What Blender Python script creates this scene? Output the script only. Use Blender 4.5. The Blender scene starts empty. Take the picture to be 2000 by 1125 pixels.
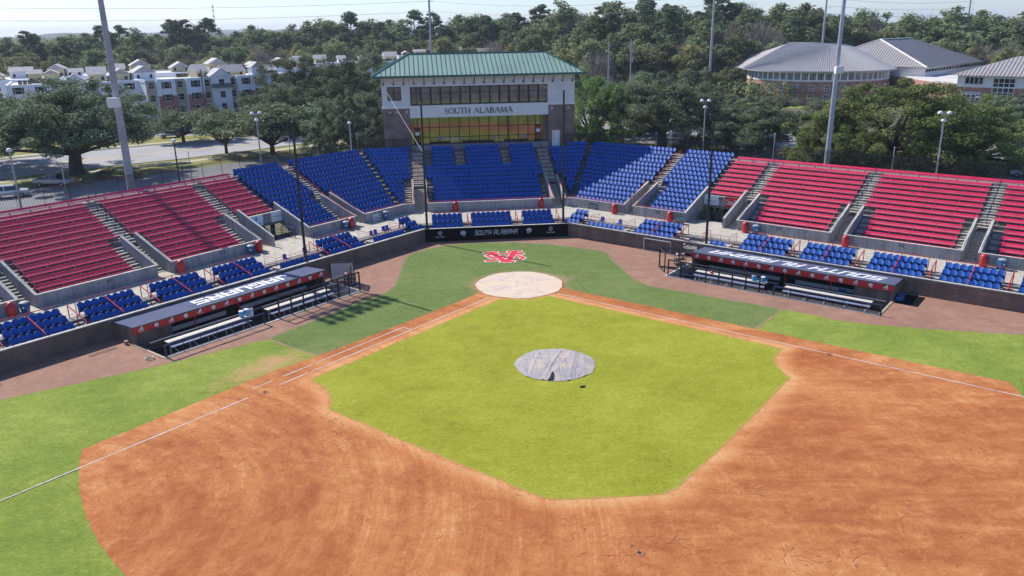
import bpy, math, random
import numpy as np
from mathutils import Vector, Matrix
from mathutils.geometry import delaunay_2d_cdt
random.seed(7)
RNG = np.random.default_rng(7)
SC = bpy.context.scene
COL = SC.collection
R_ = math.radians
SQ = 0.70710678
HAZE = 0.00013

# ---------------------------------------------------------------- camera, sky, sun, exposure
def setup_camera():
    yaw, pitch, roll = R_(7.00916), R_(18.10169), R_(-0.890095)
    f = Vector((math.sin(yaw)*math.cos(pitch), math.cos(yaw)*math.cos(pitch), -math.sin(pitch)))
    r = Vector((math.cos(yaw), -math.sin(yaw), 0))
    u = r.cross(f)
    rr = r*math.cos(roll) + u*math.sin(roll)
    uu = -r*math.sin(roll) + u*math.cos(roll)
    m = Matrix(((rr.x, uu.x, -f.x), (rr.y, uu.y, -f.y), (rr.z, uu.z, -f.z)))
    cd = bpy.data.cameras.new('camera')
    cd.sensor_width = 36.0
    cd.lens = 36.0*1561.11/2000.0
    cd.clip_start = 0.5
    cd.clip_end = 12000
    co = bpy.data.objects.new('camera', cd)
    COL.objects.link(co)
    co.matrix_world = Matrix.Translation((-9.0094, -67.7462, 22.0842)) @ m.to_4x4()
    SC.camera = co
setup_camera()
SUN_EL, SUN_AZ = 42.0, 134.5        # azimuth measured counter-clockwise from +X (towards the sun)
w = bpy.data.worlds.new('World'); SC.world = w; w.use_nodes = True
nt = w.node_tree; nt.nodes.clear()
sky = nt.nodes.new('ShaderNodeTexSky'); sky.sky_type = 'NISHITA'; sky.sun_disc = False
sky.sun_elevation = R_(SUN_EL); sky.sun_rotation = R_(90-SUN_AZ); sky.altitude = 20
sky.air_density = 1.0; sky.dust_density = 0.2; sky.ozone_density = 3.0
bg = nt.nodes.new('ShaderNodeBackground'); bg.inputs[1].default_value = 0.102
wo = nt.nodes.new('ShaderNodeOutputWorld')
tint = nt.nodes.new('ShaderNodeMix'); tint.data_type = 'RGBA'; tint.blend_type = 'MULTIPLY'; tint.inputs[0].default_value = 1.0; tint.inputs[7].default_value = (0.84, 0.96, 1.26, 1)
nt.links.new(sky.outputs[0], tint.inputs[6]); nt.links.new(tint.outputs[2], bg.inputs[0]); nt.links.new(bg.outputs[0], wo.inputs[0])
sd = bpy.data.lights.new('sun', 'SUN'); sd.energy = 4.7; sd.angle = R_(0.55); sd.color = (1, 0.955, 0.88)
so = bpy.data.objects.new('sun', sd); COL.objects.link(so)
dv = Vector((math.cos(R_(SUN_AZ))*math.cos(R_(SUN_EL)), math.sin(R_(SUN_AZ))*math.cos(R_(SUN_EL)), math.sin(R_(SUN_EL))))
so.rotation_euler = dv.to_track_quat('Z', 'Y').to_euler(); so.location = (0, 0, 90)
SC.view_settings.view_transform = 'Standard'
SC.view_settings.look = 'None'
SC.view_settings.exposure = 0.38
SC.view_settings.gamma = 1.0
SC.view_settings.use_curve_mapping = False

# ---------------------------------------------------------------- materials
MATS = {}
def _nodes(name):
    m = bpy.data.materials.new(name); m.use_nodes = True
    t = m.node_tree; b = t.nodes['Principled BSDF']
    return m, t, b
def N(t, kind, **kw):
    n = t.nodes.new(kind)
    for k, v in kw.items():
        if k in n.inputs.keys() if isinstance(k, str) else False: n.inputs[k].default_value = v
        else: setattr(n, k, v)
    return n
def L(t, a, b): t.links.new(a, b)
def rgb(c): return (c[0], c[1], c[2], 1.0)
def mixc(t, fac, a, b):
    n = t.nodes.new('ShaderNodeMix'); n.data_type = 'RGBA'; n.blend_type = 'MIX'
    if isinstance(fac, float): n.inputs[0].default_value = fac
    else: L(t, fac, n.inputs[0])
    for i, x in ((6, a), (7, b)):
        if isinstance(x, tuple): n.inputs[i].default_value = rgb(x)
        else: L(t, x, n.inputs[i])
    return n.outputs[2]
def ramp(t, src, stops):
    n = t.nodes.new('ShaderNodeValToRGB'); L(t, src, n.inputs[0])
    el = n.color_ramp.elements
    while len(el) < len(stops): el.new(0.5)
    for e, (p, c) in zip(el, stops):
        e.position = p; e.color = rgb(c) if isinstance(c, tuple) else (c, c, c, 1)
    return n.outputs[0]
def coords(t, obj=False):
    if obj: return t.nodes.new('ShaderNodeTexCoord').outputs['Object']
    return t.nodes.new('ShaderNodeNewGeometry').outputs['Position']
def vmul(t, v, s):
    n = t.nodes.new('ShaderNodeVectorMath'); n.operation = 'MULTIPLY'
    L(t, v, n.inputs[0]); n.inputs[1].default_value = s; return n.outputs[0]
def noise(t, v, scale, detail=4, rough=0.6, dist=0.0):
    n = t.nodes.new('ShaderNodeTexNoise'); L(t, v, n.inputs['Vector'])
    n.inputs['Scale'].default_value = scale; n.inputs['Detail'].default_value = detail
    n.inputs['Roughness'].default_value = rough; n.inputs['Distortion'].default_value = dist
    return n.outputs['Fac']
def math_(t, op, a, b=None):
    n = t.nodes.new('ShaderNodeMath'); n.operation = op
    for i, x in ((0, a), (1, b)):
        if x is None: continue
        if isinstance(x, (int, float)): n.inputs[i].default_value = x
        else: L(t, x, n.inputs[i])
    return n.outputs[0]
def bump(t, b, h, strength, dist=0.05):
    n = t.nodes.new('ShaderNodeBump'); n.inputs['Strength'].default_value = strength
    n.inputs['Distance'].default_value = dist
    L(t, h, n.inputs['Height']); L(t, n.outputs[0], b.inputs['Normal'])
def mat(name, c, rough=0.6, var=0.14, scale=2.0, c2=None, metal=0.0, bmp=0.0, spec=0.5, coat=0.0):
    """plain painted / cast surface with weathering"""
    if name in MATS: return MATS[name]
    m, t, b = _nodes(name)
    P = coords(t)
    n1 = noise(t, P, scale, 5, 0.65)
    c2 = c2 or tuple(max(0.0, x*(1-2.2*var)) for x in c)
    hi = tuple(min(1.0, x*(1+var)) for x in c)
    col = ramp(t, n1, [(0.28, c2), (0.52, c), (0.75, hi)])
    L(t, col, b.inputs['Base Color'])
    b.inputs['Roughness'].default_value = rough; b.inputs['Metallic'].default_value = metal
    b.inputs['Specular IOR Level'].default_value = spec; b.inputs['Coat Weight'].default_value = coat
    if bmp: bump(t, b, noise(t, P, scale*8, 4), bmp)
    MATS[name] = m; return m
def brick(name, c1, c2, mortar, scale=1.0):
    if name in MATS: return MATS[name]
    m, t, b = _nodes(name)
    P = coords(t)
    s = t.nodes.new('ShaderNodeSeparateXYZ'); L(t, P, s.inputs[0])
    cmb = t.nodes.new('ShaderNodeCombineXYZ')
    L(t, math_(t, 'ADD', s.outputs[0], math_(t, 'MULTIPLY', s.outputs[1], 0.83)), cmb.inputs[0]); L(t, s.outputs[2], cmb.inputs[1])
    br = t.nodes.new('ShaderNodeTexBrick'); L(t, cmb.outputs[0], br.inputs['Vector'])
    br.inputs['Scale'].default_value = scale
    br.inputs['Brick Width'].default_value = 0.42; br.inputs['Row Height'].default_value = 0.15
    br.inputs['Mortar Size'].default_value = 0.02
    br.inputs['Color1'].default_value = rgb(c1); br.inputs['Color2'].default_value = rgb(c2); br.inputs['Mortar'].default_value = rgb(mortar)
    n1 = noise(t, P, 0.7, 5)
    dk = ramp(t, n1, [(0.3, (0.62, 0.6, 0.58)), (0.7, (1.15, 1.12, 1.1))])
    mx = t.nodes.new('ShaderNodeMix'); mx.data_type = 'RGBA'; mx.blend_type = 'MULTIPLY'; mx.inputs[0].default_value = 1
    L(t, br.outputs[0], mx.inputs[6]); L(t, dk, mx.inputs[7])
    L(t, mx.outputs[2], b.inputs['Base Color']); b.inputs['Roughness'].default_value = 0.85
    MATS[name] = m; return m
def concrete(name, c, stain=0.35):
    if name in MATS: return MATS[name]
    m, t, b = _nodes(name)
    P = coords(t)
    n1 = noise(t, P, 0.9, 6, 0.7); n2 = noise(t, vmul(t, P, (3.5, 3.5, 0.35)), 1.0, 5, 0.65); n3 = noise(t, P, 14, 3)
    col = ramp(t, n1, [(0.25, tuple(x*(1-stain) for x in c)), (0.5, c), (0.8, tuple(min(1, x*1.15) for x in c))])
    st = ramp(t, n2, [(0.35, (0.62, 0.6, 0.58)), (0.58, (1, 1, 1))])
    mx = t.nodes.new('ShaderNodeMix'); mx.data_type = 'RGBA'; mx.blend_type = 'MULTIPLY'; mx.inputs[0].default_value = 0.8
    L(t, col, mx.inputs[6]); L(t, st, mx.inputs[7]); L(t, mx.outputs[2], b.inputs['Base Color'])
    b.inputs['Roughness'].default_value = 0.9
    bump(t, b, n3, 0.25, 0.02)
    MATS[name] = m; return m
def foliage(name, dark, mid, light, trans=0.25, zspan=None):
    if name in MATS: return MATS[name]
    m, t, b = _nodes(name)
    g = t.nodes.new('ShaderNodeNewGeometry'); oi = t.nodes.new('ShaderNodeObjectInfo')
    P = coords(t, True)
    n1 = noise(t, P, 0.45, 3)
    f = math_(t, 'ADD', math_(t, 'MULTIPLY', g.outputs['Random Per Island'], 0.55), math_(t, 'MULTIPLY', n1, 0.6))
    col = ramp(t, f, [(0.28, dark), (0.58, mid), (0.88, light)])
    hs = t.nodes.new('ShaderNodeHueSaturation'); L(t, col, hs.inputs['Color'])
    L(t, math_(t, 'ADD', math_(t, 'MULTIPLY', oi.outputs['Random'], 0.05), 0.475), hs.inputs['Hue'])
    L(t, math_(t, 'ADD', math_(t, 'MULTIPLY', oi.outputs['Random'], 0.5), 0.75), hs.inputs['Value'])
    L(t, hs.outputs[0], b.inputs['Base Color'])
    b.inputs['Roughness'].default_value = 0.8
    b.inputs['Specular IOR Level'].default_value = 0.12
    tr = t.nodes.new('ShaderNodeBsdfTranslucent'); L(t, hs.outputs[0], tr.inputs[0])
    mx = t.nodes.new('ShaderNodeMixShader'); mx.inputs[0].default_value = trans
    out = t.nodes['Material Output']
    L(t, b.outputs[0], mx.inputs[1]); L(t, tr.outputs[0], mx.inputs[2]); L(t, mx.outputs[0], out.inputs[0])
    MATS[name] = m; return m
def attr(t, name):
    n = t.nodes.new('ShaderNodeAttribute'); n.attribute_name = name; return n.outputs['Fac']
def m_grass(name, a, b_, c_, worn, stripe=None, wear_w=0.9, bare=None):
    m, t, b = _nodes(name)
    P = coords(t)
    big = noise(t, P, 0.16, 4, 0.55); med = noise(t, P, 1.1, 5, 0.7, 0.4); fine = noise(t, vmul(t, P, (5, 9, 5)), 1.3, 5, 0.8)
    fib = noise(t, vmul(t, P, (1.0, 1.8, 1)), 3.4, 7, 0.88, 0.5); clump = noise(t, vmul(t, P, (0.8, 1.5, 1)), 0.5, 6, 0.78, 0.6)
    def cen(x, k_): return math_(t, 'MULTIPLY', math_(t, 'SUBTRACT', x, 0.5), k_)
    k = math_(t, 'ADD', cen(big, 0.55), cen(med, 0.4)); k = math_(t, 'ADD', k, cen(clump, 0.55))
    k = math_(t, 'ADD', k, cen(fib, 1.5)); k = math_(t, 'ADD', k, math_(t, 'ADD', cen(fine, 0.5), 0.5))
    col = ramp(t, k, [(0.14, a), (0.5, b_), (0.88, c_)])
    e = attr(t, 'edge')
    n3 = noise(t, P, 0.55, 5, 0.75)
    q = math_(t, 'ADD', math_(t, 'DIVIDE', e, wear_w), math_(t, 'MULTIPLY', math_(t, 'SUBTRACT', n3, 0.5), 3.4))
    wf = ramp(t, q, [(0.05, 1.0), (0.95, 0.0)])
    col = mixc(t, wf, col, worn)
    if bare:
        wb = attr(t, 'wear')
        nb = noise(t, P, 2.2, 5, 0.75)
        q = math_(t, 'ADD', wb, math_(t, 'MULTIPLY', math_(t, 'SUBTRACT', nb, 0.5), 1.1))
        col = mixc(t, ramp(t, q, [(0.35, 0.0), (0.85, 1.0)]), col, bare)
    L(t, col, b.inputs['Base Color'])
    b.inputs['Roughness'].default_value = 0.95; b.inputs['Specular IOR Level'].default_value = 0.08
    bump(t, b, math_(t, 'ADD', fine, med), 0.7, 0.09)
    MATS[name] = m; return m
def m_dirt():
    m, t, b = _nodes('infield_clay')
    P = coords(t)
    s = t.nodes.new('ShaderNodeSeparateXYZ'); L(t, P, s.inputs[0])
    # drag-mat marks sweep in arcs round the infield
    dx = math_(t, 'ADD', s.outputs[0], 29.0); dy = math_(t, 'ADD', s.outputs[1], 33.0)
    r1 = math_(t, 'SQRT', math_(t, 'ADD', math_(t, 'MULTIPLY', dx, dx), math_(t, 'MULTIPLY', dy, dy)))
    th = math_(t, 'ARCTAN2', dy, dx)
    c1 = t.nodes.new('ShaderNodeCombineXYZ'); L(t, math_(t, 'MULTIPLY', r1, 0.75), c1.inputs[0]); L(t, math_(t, 'MULTIPLY', th, 1.6), c1.inputs[1])
    arcs = noise(t, c1.outputs[0], 1.0, 7, 0.72, 0.35)
    rot = t.nodes.new('ShaderNodeVectorRotate'); L(t, P, rot.inputs[0]); rot.inputs['Angle'].default_value = R_(10); rot.inputs['Axis'].default_value = (0, 0, 1)
    st2 = noise(t, vmul(t, rot.outputs[0], (0.16, 0.62, 1)), 1.0, 8, 0.74, 0.7)
    side = ramp(t, math_(t, 'ADD', math_(t, 'MULTIPLY', s.outputs[0], 0.06), 0.5), [(0.2, 0.0), (0.75, 1.0)])
    lay = t.nodes.new('ShaderNodeMix'); lay.data_type = 'FLOAT'; L(t, side, lay.inputs[0]); L(t, arcs, lay.inputs[2]); L(t, st2, lay.inputs[3])
    big = noise(t, P, 0.10, 5, 0.62, 0.8)
    fine = noise(t, P, 6.5, 7, 0.8); med = noise(t, P, 1.0, 8, 0.76, 0.7)
    def cen(x, k): return math_(t, 'MULTIPLY', math_(t, 'SUBTRACT', x, 0.5), k)
    k = math_(t, 'ADD', cen(lay.outputs[0], 1.25), cen(big, 1.0))
    k = math_(t, 'ADD', k, cen(med, 0.95)); k = math_(t, 'ADD', k, cen(fine, 0.62)); k = math_(t, 'ADD', k, 0.43)
    grit = noise(t, P, 3.2, 6, 0.85, 0.4); k = math_(t, 'ADD', k, cen(grit, 0.55))
    c2 = t.nodes.new('ShaderNodeCombineXYZ'); L(t, math_(t, 'MULTIPLY', r1, 1.5), c2.inputs[0]); L(t, math_(t, 'MULTIPLY', th, 1.1), c2.inputs[1])
    scr = noise(t, c2.outputs[0], 1.0, 3, 0.6, 0.3); sl = math_(t, 'ABSOLUTE', math_(t, 'SUBTRACT', scr, 0.5))
    scm = math_(t, 'MULTIPLY', ramp(t, sl, [(0.0, 1.0), (0.02, 0.0)]), ramp(t, math_(t, 'ADD', big, cen(med, 0.8)), [(0.45, 0.0), (0.6, 0.16)]))
    k = math_(t, 'ADD', k, scm)
    # raked lips next to the grass are drier and paler
    e = attr(t, 'edge')
    k = math_(t, 'SUBTRACT', k, ramp(t, math_(t, 'ADD', e, cen(fine, 0.5)), [(0.02, 0.35), (0.22, 0.0)]))
    k = math_(t, 'ADD', k, ramp(t, math_(t, 'MULTIPLY', math_(t, 'ADD', e, math_(t, 'ADD', cen(med, 2.6), cen(big, 2.0))), 0.5), [(0.15, 0.40), (0.62, 0.0)]))
    col = ramp(t, k, [(0.0, (0.30, 0.086, 0.031)), (0.32, (0.42, 0.142, 0.049)), (0.58, (0.53, 0.210, 0.076)), (0.92, (0.67, 0.345, 0.148))])
    v = t.nodes.new('ShaderNodeTexNoise'); L(t, vmul(t, rot.outputs[0], (2.2, 6.0, 3)), v.inputs['Vector']); v.inputs['Scale'].default_value = 1.2; v.inputs['Detail'].default_value = 7; v.inputs['Roughness'].default_value = 0.82; v.inputs['Distortion'].default_value = 1.8
    patch = ramp(t, noise(t, P, 0.2, 4), [(0.46, 0.0), (0.6, 1.0)])
    cl = ramp(t, v.outputs[0], [(0.56, 0.0), (0.63, 1.0)])
    cf = math_(t, 'MULTIPLY', math_(t, 'MULTIPLY', cl, patch), 0.65)
    col = mixc(t, cf, col, (0.20, 0.055, 0.022))
    L(t, col, b.inputs['Base Color']); b.inputs['Roughness'].default_value = 0.95; b.inputs['Specular IOR Level'].default_value = 0.1
    bump(t, b, math_(t, 'ADD', math_(t, 'ADD', med, fine), math_(t, 'MULTIPLY', v.outputs[0], 0.9)), 0.8, 0.05)
    MATS['infield_clay'] = m; return m
def m_track():
    m, t, b = _nodes('track_cinder')
    P = coords(t)
    med = noise(t, P, 0.9, 6, 0.7, 0.5); fine = noise(t, P, 7, 5, 0.75); big = noise(t, P, 0.15, 3)
    s = noise(t, vmul(t, P, (0.5, 0.5, 1)), 1.6, 6, 0.7, 2.5)
    k = math_(t, 'ADD', math_(t, 'MULTIPLY', med, 0.5), math_(t, 'ADD', math_(t, 'MULTIPLY', fine, 0.35), math_(t, 'MULTIPLY', big, 0.35)))
    k = math_(t, 'ADD', k, math_(t, 'MULTIPLY', s, 0.2))
    col = ramp(t, k, [(0.5, (0.20, 0.10, 0.064)), (0.7, (0.295, 0.155, 0.102)), (0.88, (0.39, 0.22, 0.148))])
    L(t, col, b.inputs['Base Color']); b.inputs['Roughness'].default_value = 0.95
    bump(t, b, math_(t, 'ADD', med, fine), 0.6, 0.04)
    MATS['track_cinder'] = m; return m
def m_roof(name, c, seam):
    return mat(name, c, rough=0.45, var=0.06, scale=0.8, spec=0.5)
def m_glass(name, c, rough=0.04, metal=0.0, spec=0.9):
    if name in MATS: return MATS[name]
    m, t, b = _nodes(name)
    P = coords(t)
    col = ramp(t, noise(t, P, 0.6, 3), [(0.35, tuple(x*0.6 for x in c)), (0.7, c)])
    L(t, col, b.inputs['Base Color'])
    b.inputs['Roughness'].default_value = rough; b.inputs['Metallic'].default_value = metal; b.inputs['Specular IOR Level'].default_value = spec
    bump(t, b, noise(t, P, 0.5, 2), 0.04, 0.05)
    MATS[name] = m; return m
def m_asphalt(name, c):
    if name in MATS: return MATS[name]
    m, t, b = _nodes(name)
    P = coords(t)
    k = math_(t, 'ADD', math_(t, 'MULTIPLY', noise(t, P, 0.12, 5), 0.6), math_(t, 'MULTIPLY', noise(t, P, 3, 5), 0.4))
    L(t, ramp(t, k, [(0.35, tuple(x*0.72 for x in c)), (0.65, tuple(x*1.15 for x in c))]), b.inputs['Base Color'])
    b.inputs['Roughness'].default_value = 0.9
    MATS[name] = m; return m

# ---------------------------------------------------------------- mesh builder and tagging
class MB:
    def __init__(s): s.v = []; s.f = []
    def box(s, P, ex, ey, ez):
        P, ex, ey, ez = Vector(P), Vector(ex), Vector(ey), Vector(ez)
        if ex.cross(ey).dot(ez) < 0: P = P+ex; ex = -ex
        n = len(s.v)
        for k in (0, 1):
            for a, b in ((0, 0), (1, 0), (1, 1), (0, 1)): s.v.append(P+ex*a+ey*b+ez*k)
        s.f += [[n+i for i in q] for q in ((3, 2, 1, 0), (4, 5, 6, 7), (0, 1, 5, 4), (1, 2, 6, 5), (2, 3, 7, 6), (3, 0, 4, 7))]
        return s
    def aab(s, x0, x1, y0, y1, z0, z1): return s.box((x0, y0, z0), (x1-x0, 0, 0), (0, y1-y0, 0), (0, 0, z1-z0))
    def hexa(s, bot, top):
        n = len(s.v); s.v += [Vector(p) for p in bot]+[Vector(p) for p in top]
        s.f += [[n+i for i in q] for q in ((3, 2, 1, 0), (4, 5, 6, 7), (0, 1, 5, 4), (1, 2, 6, 5), (2, 3, 7, 6), (3, 0, 4, 7))]
        return s
    def bar(s, a, b, w, h=None, up=(0, 0, 1)):
        a, b = Vector(a), Vector(b); h = h or w; d = b-a
        if d.length < 1e-6: return s
        upv = Vector(up)
        if abs(d.normalized().dot(upv)) > 0.98: upv = Vector((1, 0, 0))
        x = d.cross(upv).normalized(); y = x.cross(d).normalized()
        return s.box(a-x*w/2-y*h/2, x*w, y*h, d)
    def tube(s, a, b, r0, r1=None, n=8, cap=True):
        a, b = Vector(a), Vector(b); r1 = r0 if r1 is None else r1; d = (b-a).normalized()
        up = Vector((0, 0, 1)) if abs(d.z) < 0.95 else Vector((1, 0, 0))
        x = d.cross(up).normalized(); y = d.cross(x).normalized(); k = len(s.v)
        for P, r in ((a, r0), (b, r1)):
            for i in range(n):
                t = 2*math.pi*i/n; s.v.append(P+(x*math.cos(t)+y*math.sin(t))*r)
        for i in range(n): j = (i+1) % n; s.f.append([k+i, k+j, k+n+j, k+n+i])
        if cap: s.f.append([k+i for i in range(n)][::-1]); s.f.append([k+n+i for i in range(n)])
        return s
    def lathe(s, c, prof, n=12):
        c = Vector(c); k = len(s.v); m = len(prof)
        for r, z in prof:
            for i in range(n): t = 2*math.pi*i/n; s.v.append(c+Vector((r*math.cos(t), r*math.sin(t), z)))
        for a in range(m-1):
            for i in range(n):
                j = (i+1) % n; s.f.append([k+a*n+i, k+a*n+j, k+(a+1)*n+j, k+(a+1)*n+i])
        s.f.append([k+i for i in range(n)][::-1]); s.f.append([k+(m-1)*n+i for i in range(n)])
        return s
    def prism(s, pts, ext):
        pts = [Vector(p) for p in pts]; ext = Vector(ext); k = len(s.v); n = len(pts)
        s.v += pts+[p+ext for p in pts]
        s.f.append([k+i for i in range(n)][::-1]); s.f.append([k+n+i for i in range(n)])
        for i in range(n): j = (i+1) % n; s.f.append([k+i, k+j, k+n+j, k+n+i])
        return s
    def face(s, pts):
        k = len(s.v); s.v += [Vector(p) for p in pts]; s.f.append(list(range(k, k+len(pts)))); return s
    def merge(s, o, M=None):
        k = len(s.v); s.v += [(M @ v) if M else v for v in o.v]; s.f += [[i+k for i in f] for f in o.f]; return s
    def mesh(s, name, off=Vector((0, 0, 0))):
        me = bpy.data.meshes.new(name)
        me.from_pydata([tuple(Vector(v)-off) for v in s.v], [], s.f); me.update(); return me
def np_mesh(name, V, F):
    """V (n,3), F (m,4) arrays"""
    me = bpy.data.meshes.new(name); k = F.shape[1]
    me.vertices.add(len(V)); me.vertices.foreach_set('co', np.ascontiguousarray(V, dtype=np.float32).ravel())
    me.loops.add(F.size); me.loops.foreach_set('vertex_index', np.ascontiguousarray(F, dtype=np.int32).ravel())
    me.polygons.add(len(F)); me.polygons.foreach_set('loop_start', np.arange(0, F.size, k, dtype=np.int32))
    try: me.polygons.foreach_set('loop_total', np.full(len(F), k, dtype=np.int32))
    except Exception: pass
    me.update(calc_edges=True); me.validate(); return me
def tag(o, label=None, cat=None, group=None, kind=None):
    if label: o['label'] = label
    if cat: o['category'] = cat
    if group: o['group'] = group
    if kind: o['kind'] = kind
    return o
def link(o): COL.objects.link(o); return o
def thing(name, label, cat, loc=(0, 0, 0), rz=0.0, group=None):
    o = link(bpy.data.objects.new(name, None)); o.location = loc; o.rotation_euler = (0, 0, rz); o.empty_display_size = 0.3
    return tag(o, label, cat, group)
def wloc(o):
    v = Vector((0, 0, 0))
    while o is not None: v += o.location; o = o.parent
    return v
def part(name, mb, m, parent, label=None, local=False, smooth=False, kind=None):
    """mb in world coordinates (parent unrotated) or local coordinates"""
    me = mb.mesh(name, Vector((0, 0, 0)) if local else wloc(parent)) if isinstance(mb, MB) else mb
    me.materials.append(MATS[m] if isinstance(m, str) else m) if not me.materials else None
    if smooth: me.polygons.foreach_set('use_smooth', [True]*len(me.polygons))
    o = link(bpy.data.objects.new(name, me)); o.parent = parent
    if label: o['label'] = label
    if kind: o['kind'] = kind
    return o
def solo(name, mb, m, label=None, cat=None, group=None, kind=None, smooth=False, base=None):
    """a thing that is one mesh; its origin is put at its base"""
    if isinstance(mb, MB):
        if base is None and mb.v:
            xs = [v[0] for v in mb.v]; ys = [v[1] for v in mb.v]; zs = [v[2] for v in mb.v]
            base = Vector(((min(xs)+max(xs))/2, (min(ys)+max(ys))/2, min(zs)))
        me = mb.mesh(name, Vector(base))
    else: me = mb; base = Vector(base or (0, 0, 0))
    me.materials.append(MATS[m] if isinstance(m, str) else m)
    if smooth: me.polygons.foreach_set('use_smooth', [True]*len(me.polygons))
    o = link(bpy.data.objects.new(name, me)); o.location = base
    return tag(o, label, cat, group, kind)
def copy_tree(o, parent=None, loc=None, rz=None):
    c = o.copy(); link(c)
    if parent is not None: c.parent = parent
    if loc is not None: c.location = loc
    if rz is not None: c.rotation_euler = (0, 0, rz)
    for ch in list(o.children): copy_tree(ch, c)
    return c

# ---------------------------------------------------------------- base materials
GY = mat('galvanised_steel', (0.42, 0.42, 0.42), 0.45, 0.1, 3, metal=0.4)
mat('red_paint', (0.50, 0.022, 0.028), 0.4, 0.1, 2)
mat('bench_red', (0.78, 0.024, 0.10), 0.42, 0.12, 1.3, spec=0.5)
mat('bench_seat', (0.78, 0.05, 0.15), 0.25, 0.10, 1.3, spec=0.8)  # paler than the backs: sky sheen put into the plank colour
mat('black_paint', (0.012, 0.013, 0.017), 0.45, 0.1, 2)
mat('navy_paint', (0.018, 0.03, 0.085), 0.4, 0.12, 2)
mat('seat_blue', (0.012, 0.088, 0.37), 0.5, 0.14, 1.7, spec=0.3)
mat('seat_shade_blue', (0.004, 0.014, 0.075), 0.5, 0.15, 2)  # darkened seat blue: shade below the backrest put into the pan colour
mat('white_paint', (0.78, 0.78, 0.77), 0.5, 0.05, 1.5)
mat('grey_paint', (0.36, 0.37, 0.39), 0.5, 0.08, 1.5)
mat('blue_plastic', (0.02, 0.10, 0.26), 0.4, 0.1, 3)
mat('sky_blue_plastic', (0.05, 0.33, 0.62), 0.35, 0.08, 3)
mat('sign_red', (0.62, 0.015, 0.02), 0.4, 0.04, 1)
mat('sign_blue', (0.03, 0.12, 0.48), 0.4, 0.04, 1)
mat('sign_teal', (0.02, 0.35, 0.70), 0.4, 0.04, 1)
mat('sign_dark', (0.03, 0.03, 0.07), 0.4, 0.04, 1)
mat('yellow_paint', (0.65, 0.42, 0.05), 0.5, 0.05, 1)
mat('bench_alu', (0.62, 0.56, 0.47), 0.6, 0.08, 2)
mat('bench_blue', (0.22, 0.24, 0.33), 0.45, 0.08, 2)
mat('roof_membrane', (0.10, 0.112, 0.185), 0.9, 0.1, 0.7, spec=0.15)
mat('fascia_red', (0.56, 0.022, 0.024), 0.5, 0.1, 1.0)
mat('stucco', (0.74, 0.71, 0.71), 0.85, 0.05, 0.6, bmp=0.1)
mat('sign_cream', (0.82, 0.79, 0.75), 0.8, 0.03, 0.6)
mat('roof_green', (0.28, 0.40, 0.315), 0.45, 0.07, 0.35)
mat('seam_green', (0.03, 0.125, 0.105), 0.45, 0.1, 1)
mat('pad_black', (0.006, 0.006, 0.008), 0.9, 0.1, 1, spec=0.1)
mat('logo_silver', (0.48, 0.46, 0.52), 0.5, 0.04, 2)
mat('turf_white', (0.74, 0.72, 0.62), 0.9, 0.08, 2)
mat('turf_red', (0.66, 0.012, 0.045), 0.9, 0.12, 2)
mat('chalk', (0.62, 0.53, 0.49), 0.95, 0.16, 3)
mat('wood_trim', (0.42, 0.34, 0.24), 0.8, 0.15, 2)
mat('helmet_red', (0.5, 0.015, 0.02), 0.15, 0.03, 2)
mat('tyre', (0.012, 0.012, 0.012), 0.8, 0.1, 5)
mat('roof_metal', (0.36, 0.335, 0.325), 0.6, 0.06, 0.2, spec=0.3)
mat('roof_dark', (0.135, 0.13, 0.14), 0.6, 0.1, 0.3)
mat('siding_white', (0.80, 0.81, 0.84), 0.7, 0.05, 0.5)
mat('siding_cream', (0.66, 0.57, 0.33), 0.7, 0.05, 0.5)
mat('siding_tan', (0.44, 0.39, 0.27), 0.7, 0.08, 0.5)
mat('roof_flat', (0.62, 0.58, 0.56), 0.85, 0.15, 0.2)
mat('shingle', (0.42, 0.40, 0.39), 0.8, 0.12, 1)
mat('concrete_pole', (0.40, 0.39, 0.41), 0.85, 0.1, 0.8)
mat('pole_steel', (0.42, 0.43, 0.48), 0.45, 0.08, 0.8, metal=0.3)
mat('timber_pole', (0.13, 0.12, 0.115), 0.9, 0.15, 1)
mat('bark', (0.085, 0.068, 0.055), 0.95, 0.25, 2, bmp=0.4)
mat('bark_pale', (0.24, 0.21, 0.18), 0.95, 0.2, 2)
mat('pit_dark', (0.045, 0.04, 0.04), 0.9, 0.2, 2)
mat('cable', (0.10, 0.10, 0.11), 0.6, 0.02, 1)
mat('cable_white', (0.6, 0.6, 0.6), 0.6, 0.02, 1)
concrete('stand_concrete', (0.22, 0.205, 0.19))
concrete('step_concrete', (0.50, 0.46, 0.385), 0.25)
concrete('wall_concrete', (0.345, 0.34, 0.35), 0.25)
concrete('walk_concrete', (0.50, 0.455, 0.375), 0.22)
concrete('cap_concrete', (0.58, 0.55, 0.48), 0.2)
brick('brick_brown', (0.20, 0.135, 0.105), (0.14, 0.095, 0.08), (0.21, 0.18, 0.155))
brick('brick_press', (0.30, 0.19, 0.155), (0.23, 0.15, 0.13), (0.3, 0.25, 0.23))
brick('brick_red', (0.46, 0.17, 0.14), (0.40, 0.14, 0.115), (0.42, 0.27, 0.24))
brick('brick_orange', (0.50, 0.23, 0.17), (0.44, 0.19, 0.14), (0.46, 0.32, 0.27))
m_glass('glass_dark', (0.02, 0.022, 0.03))
m_glass('glass_gold', (0.27, 0.27, 0.245), 0.05, 0.8)
m_glass('glass_upper', (0.32, 0.29, 0.33), 0.03, 0.6)
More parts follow.
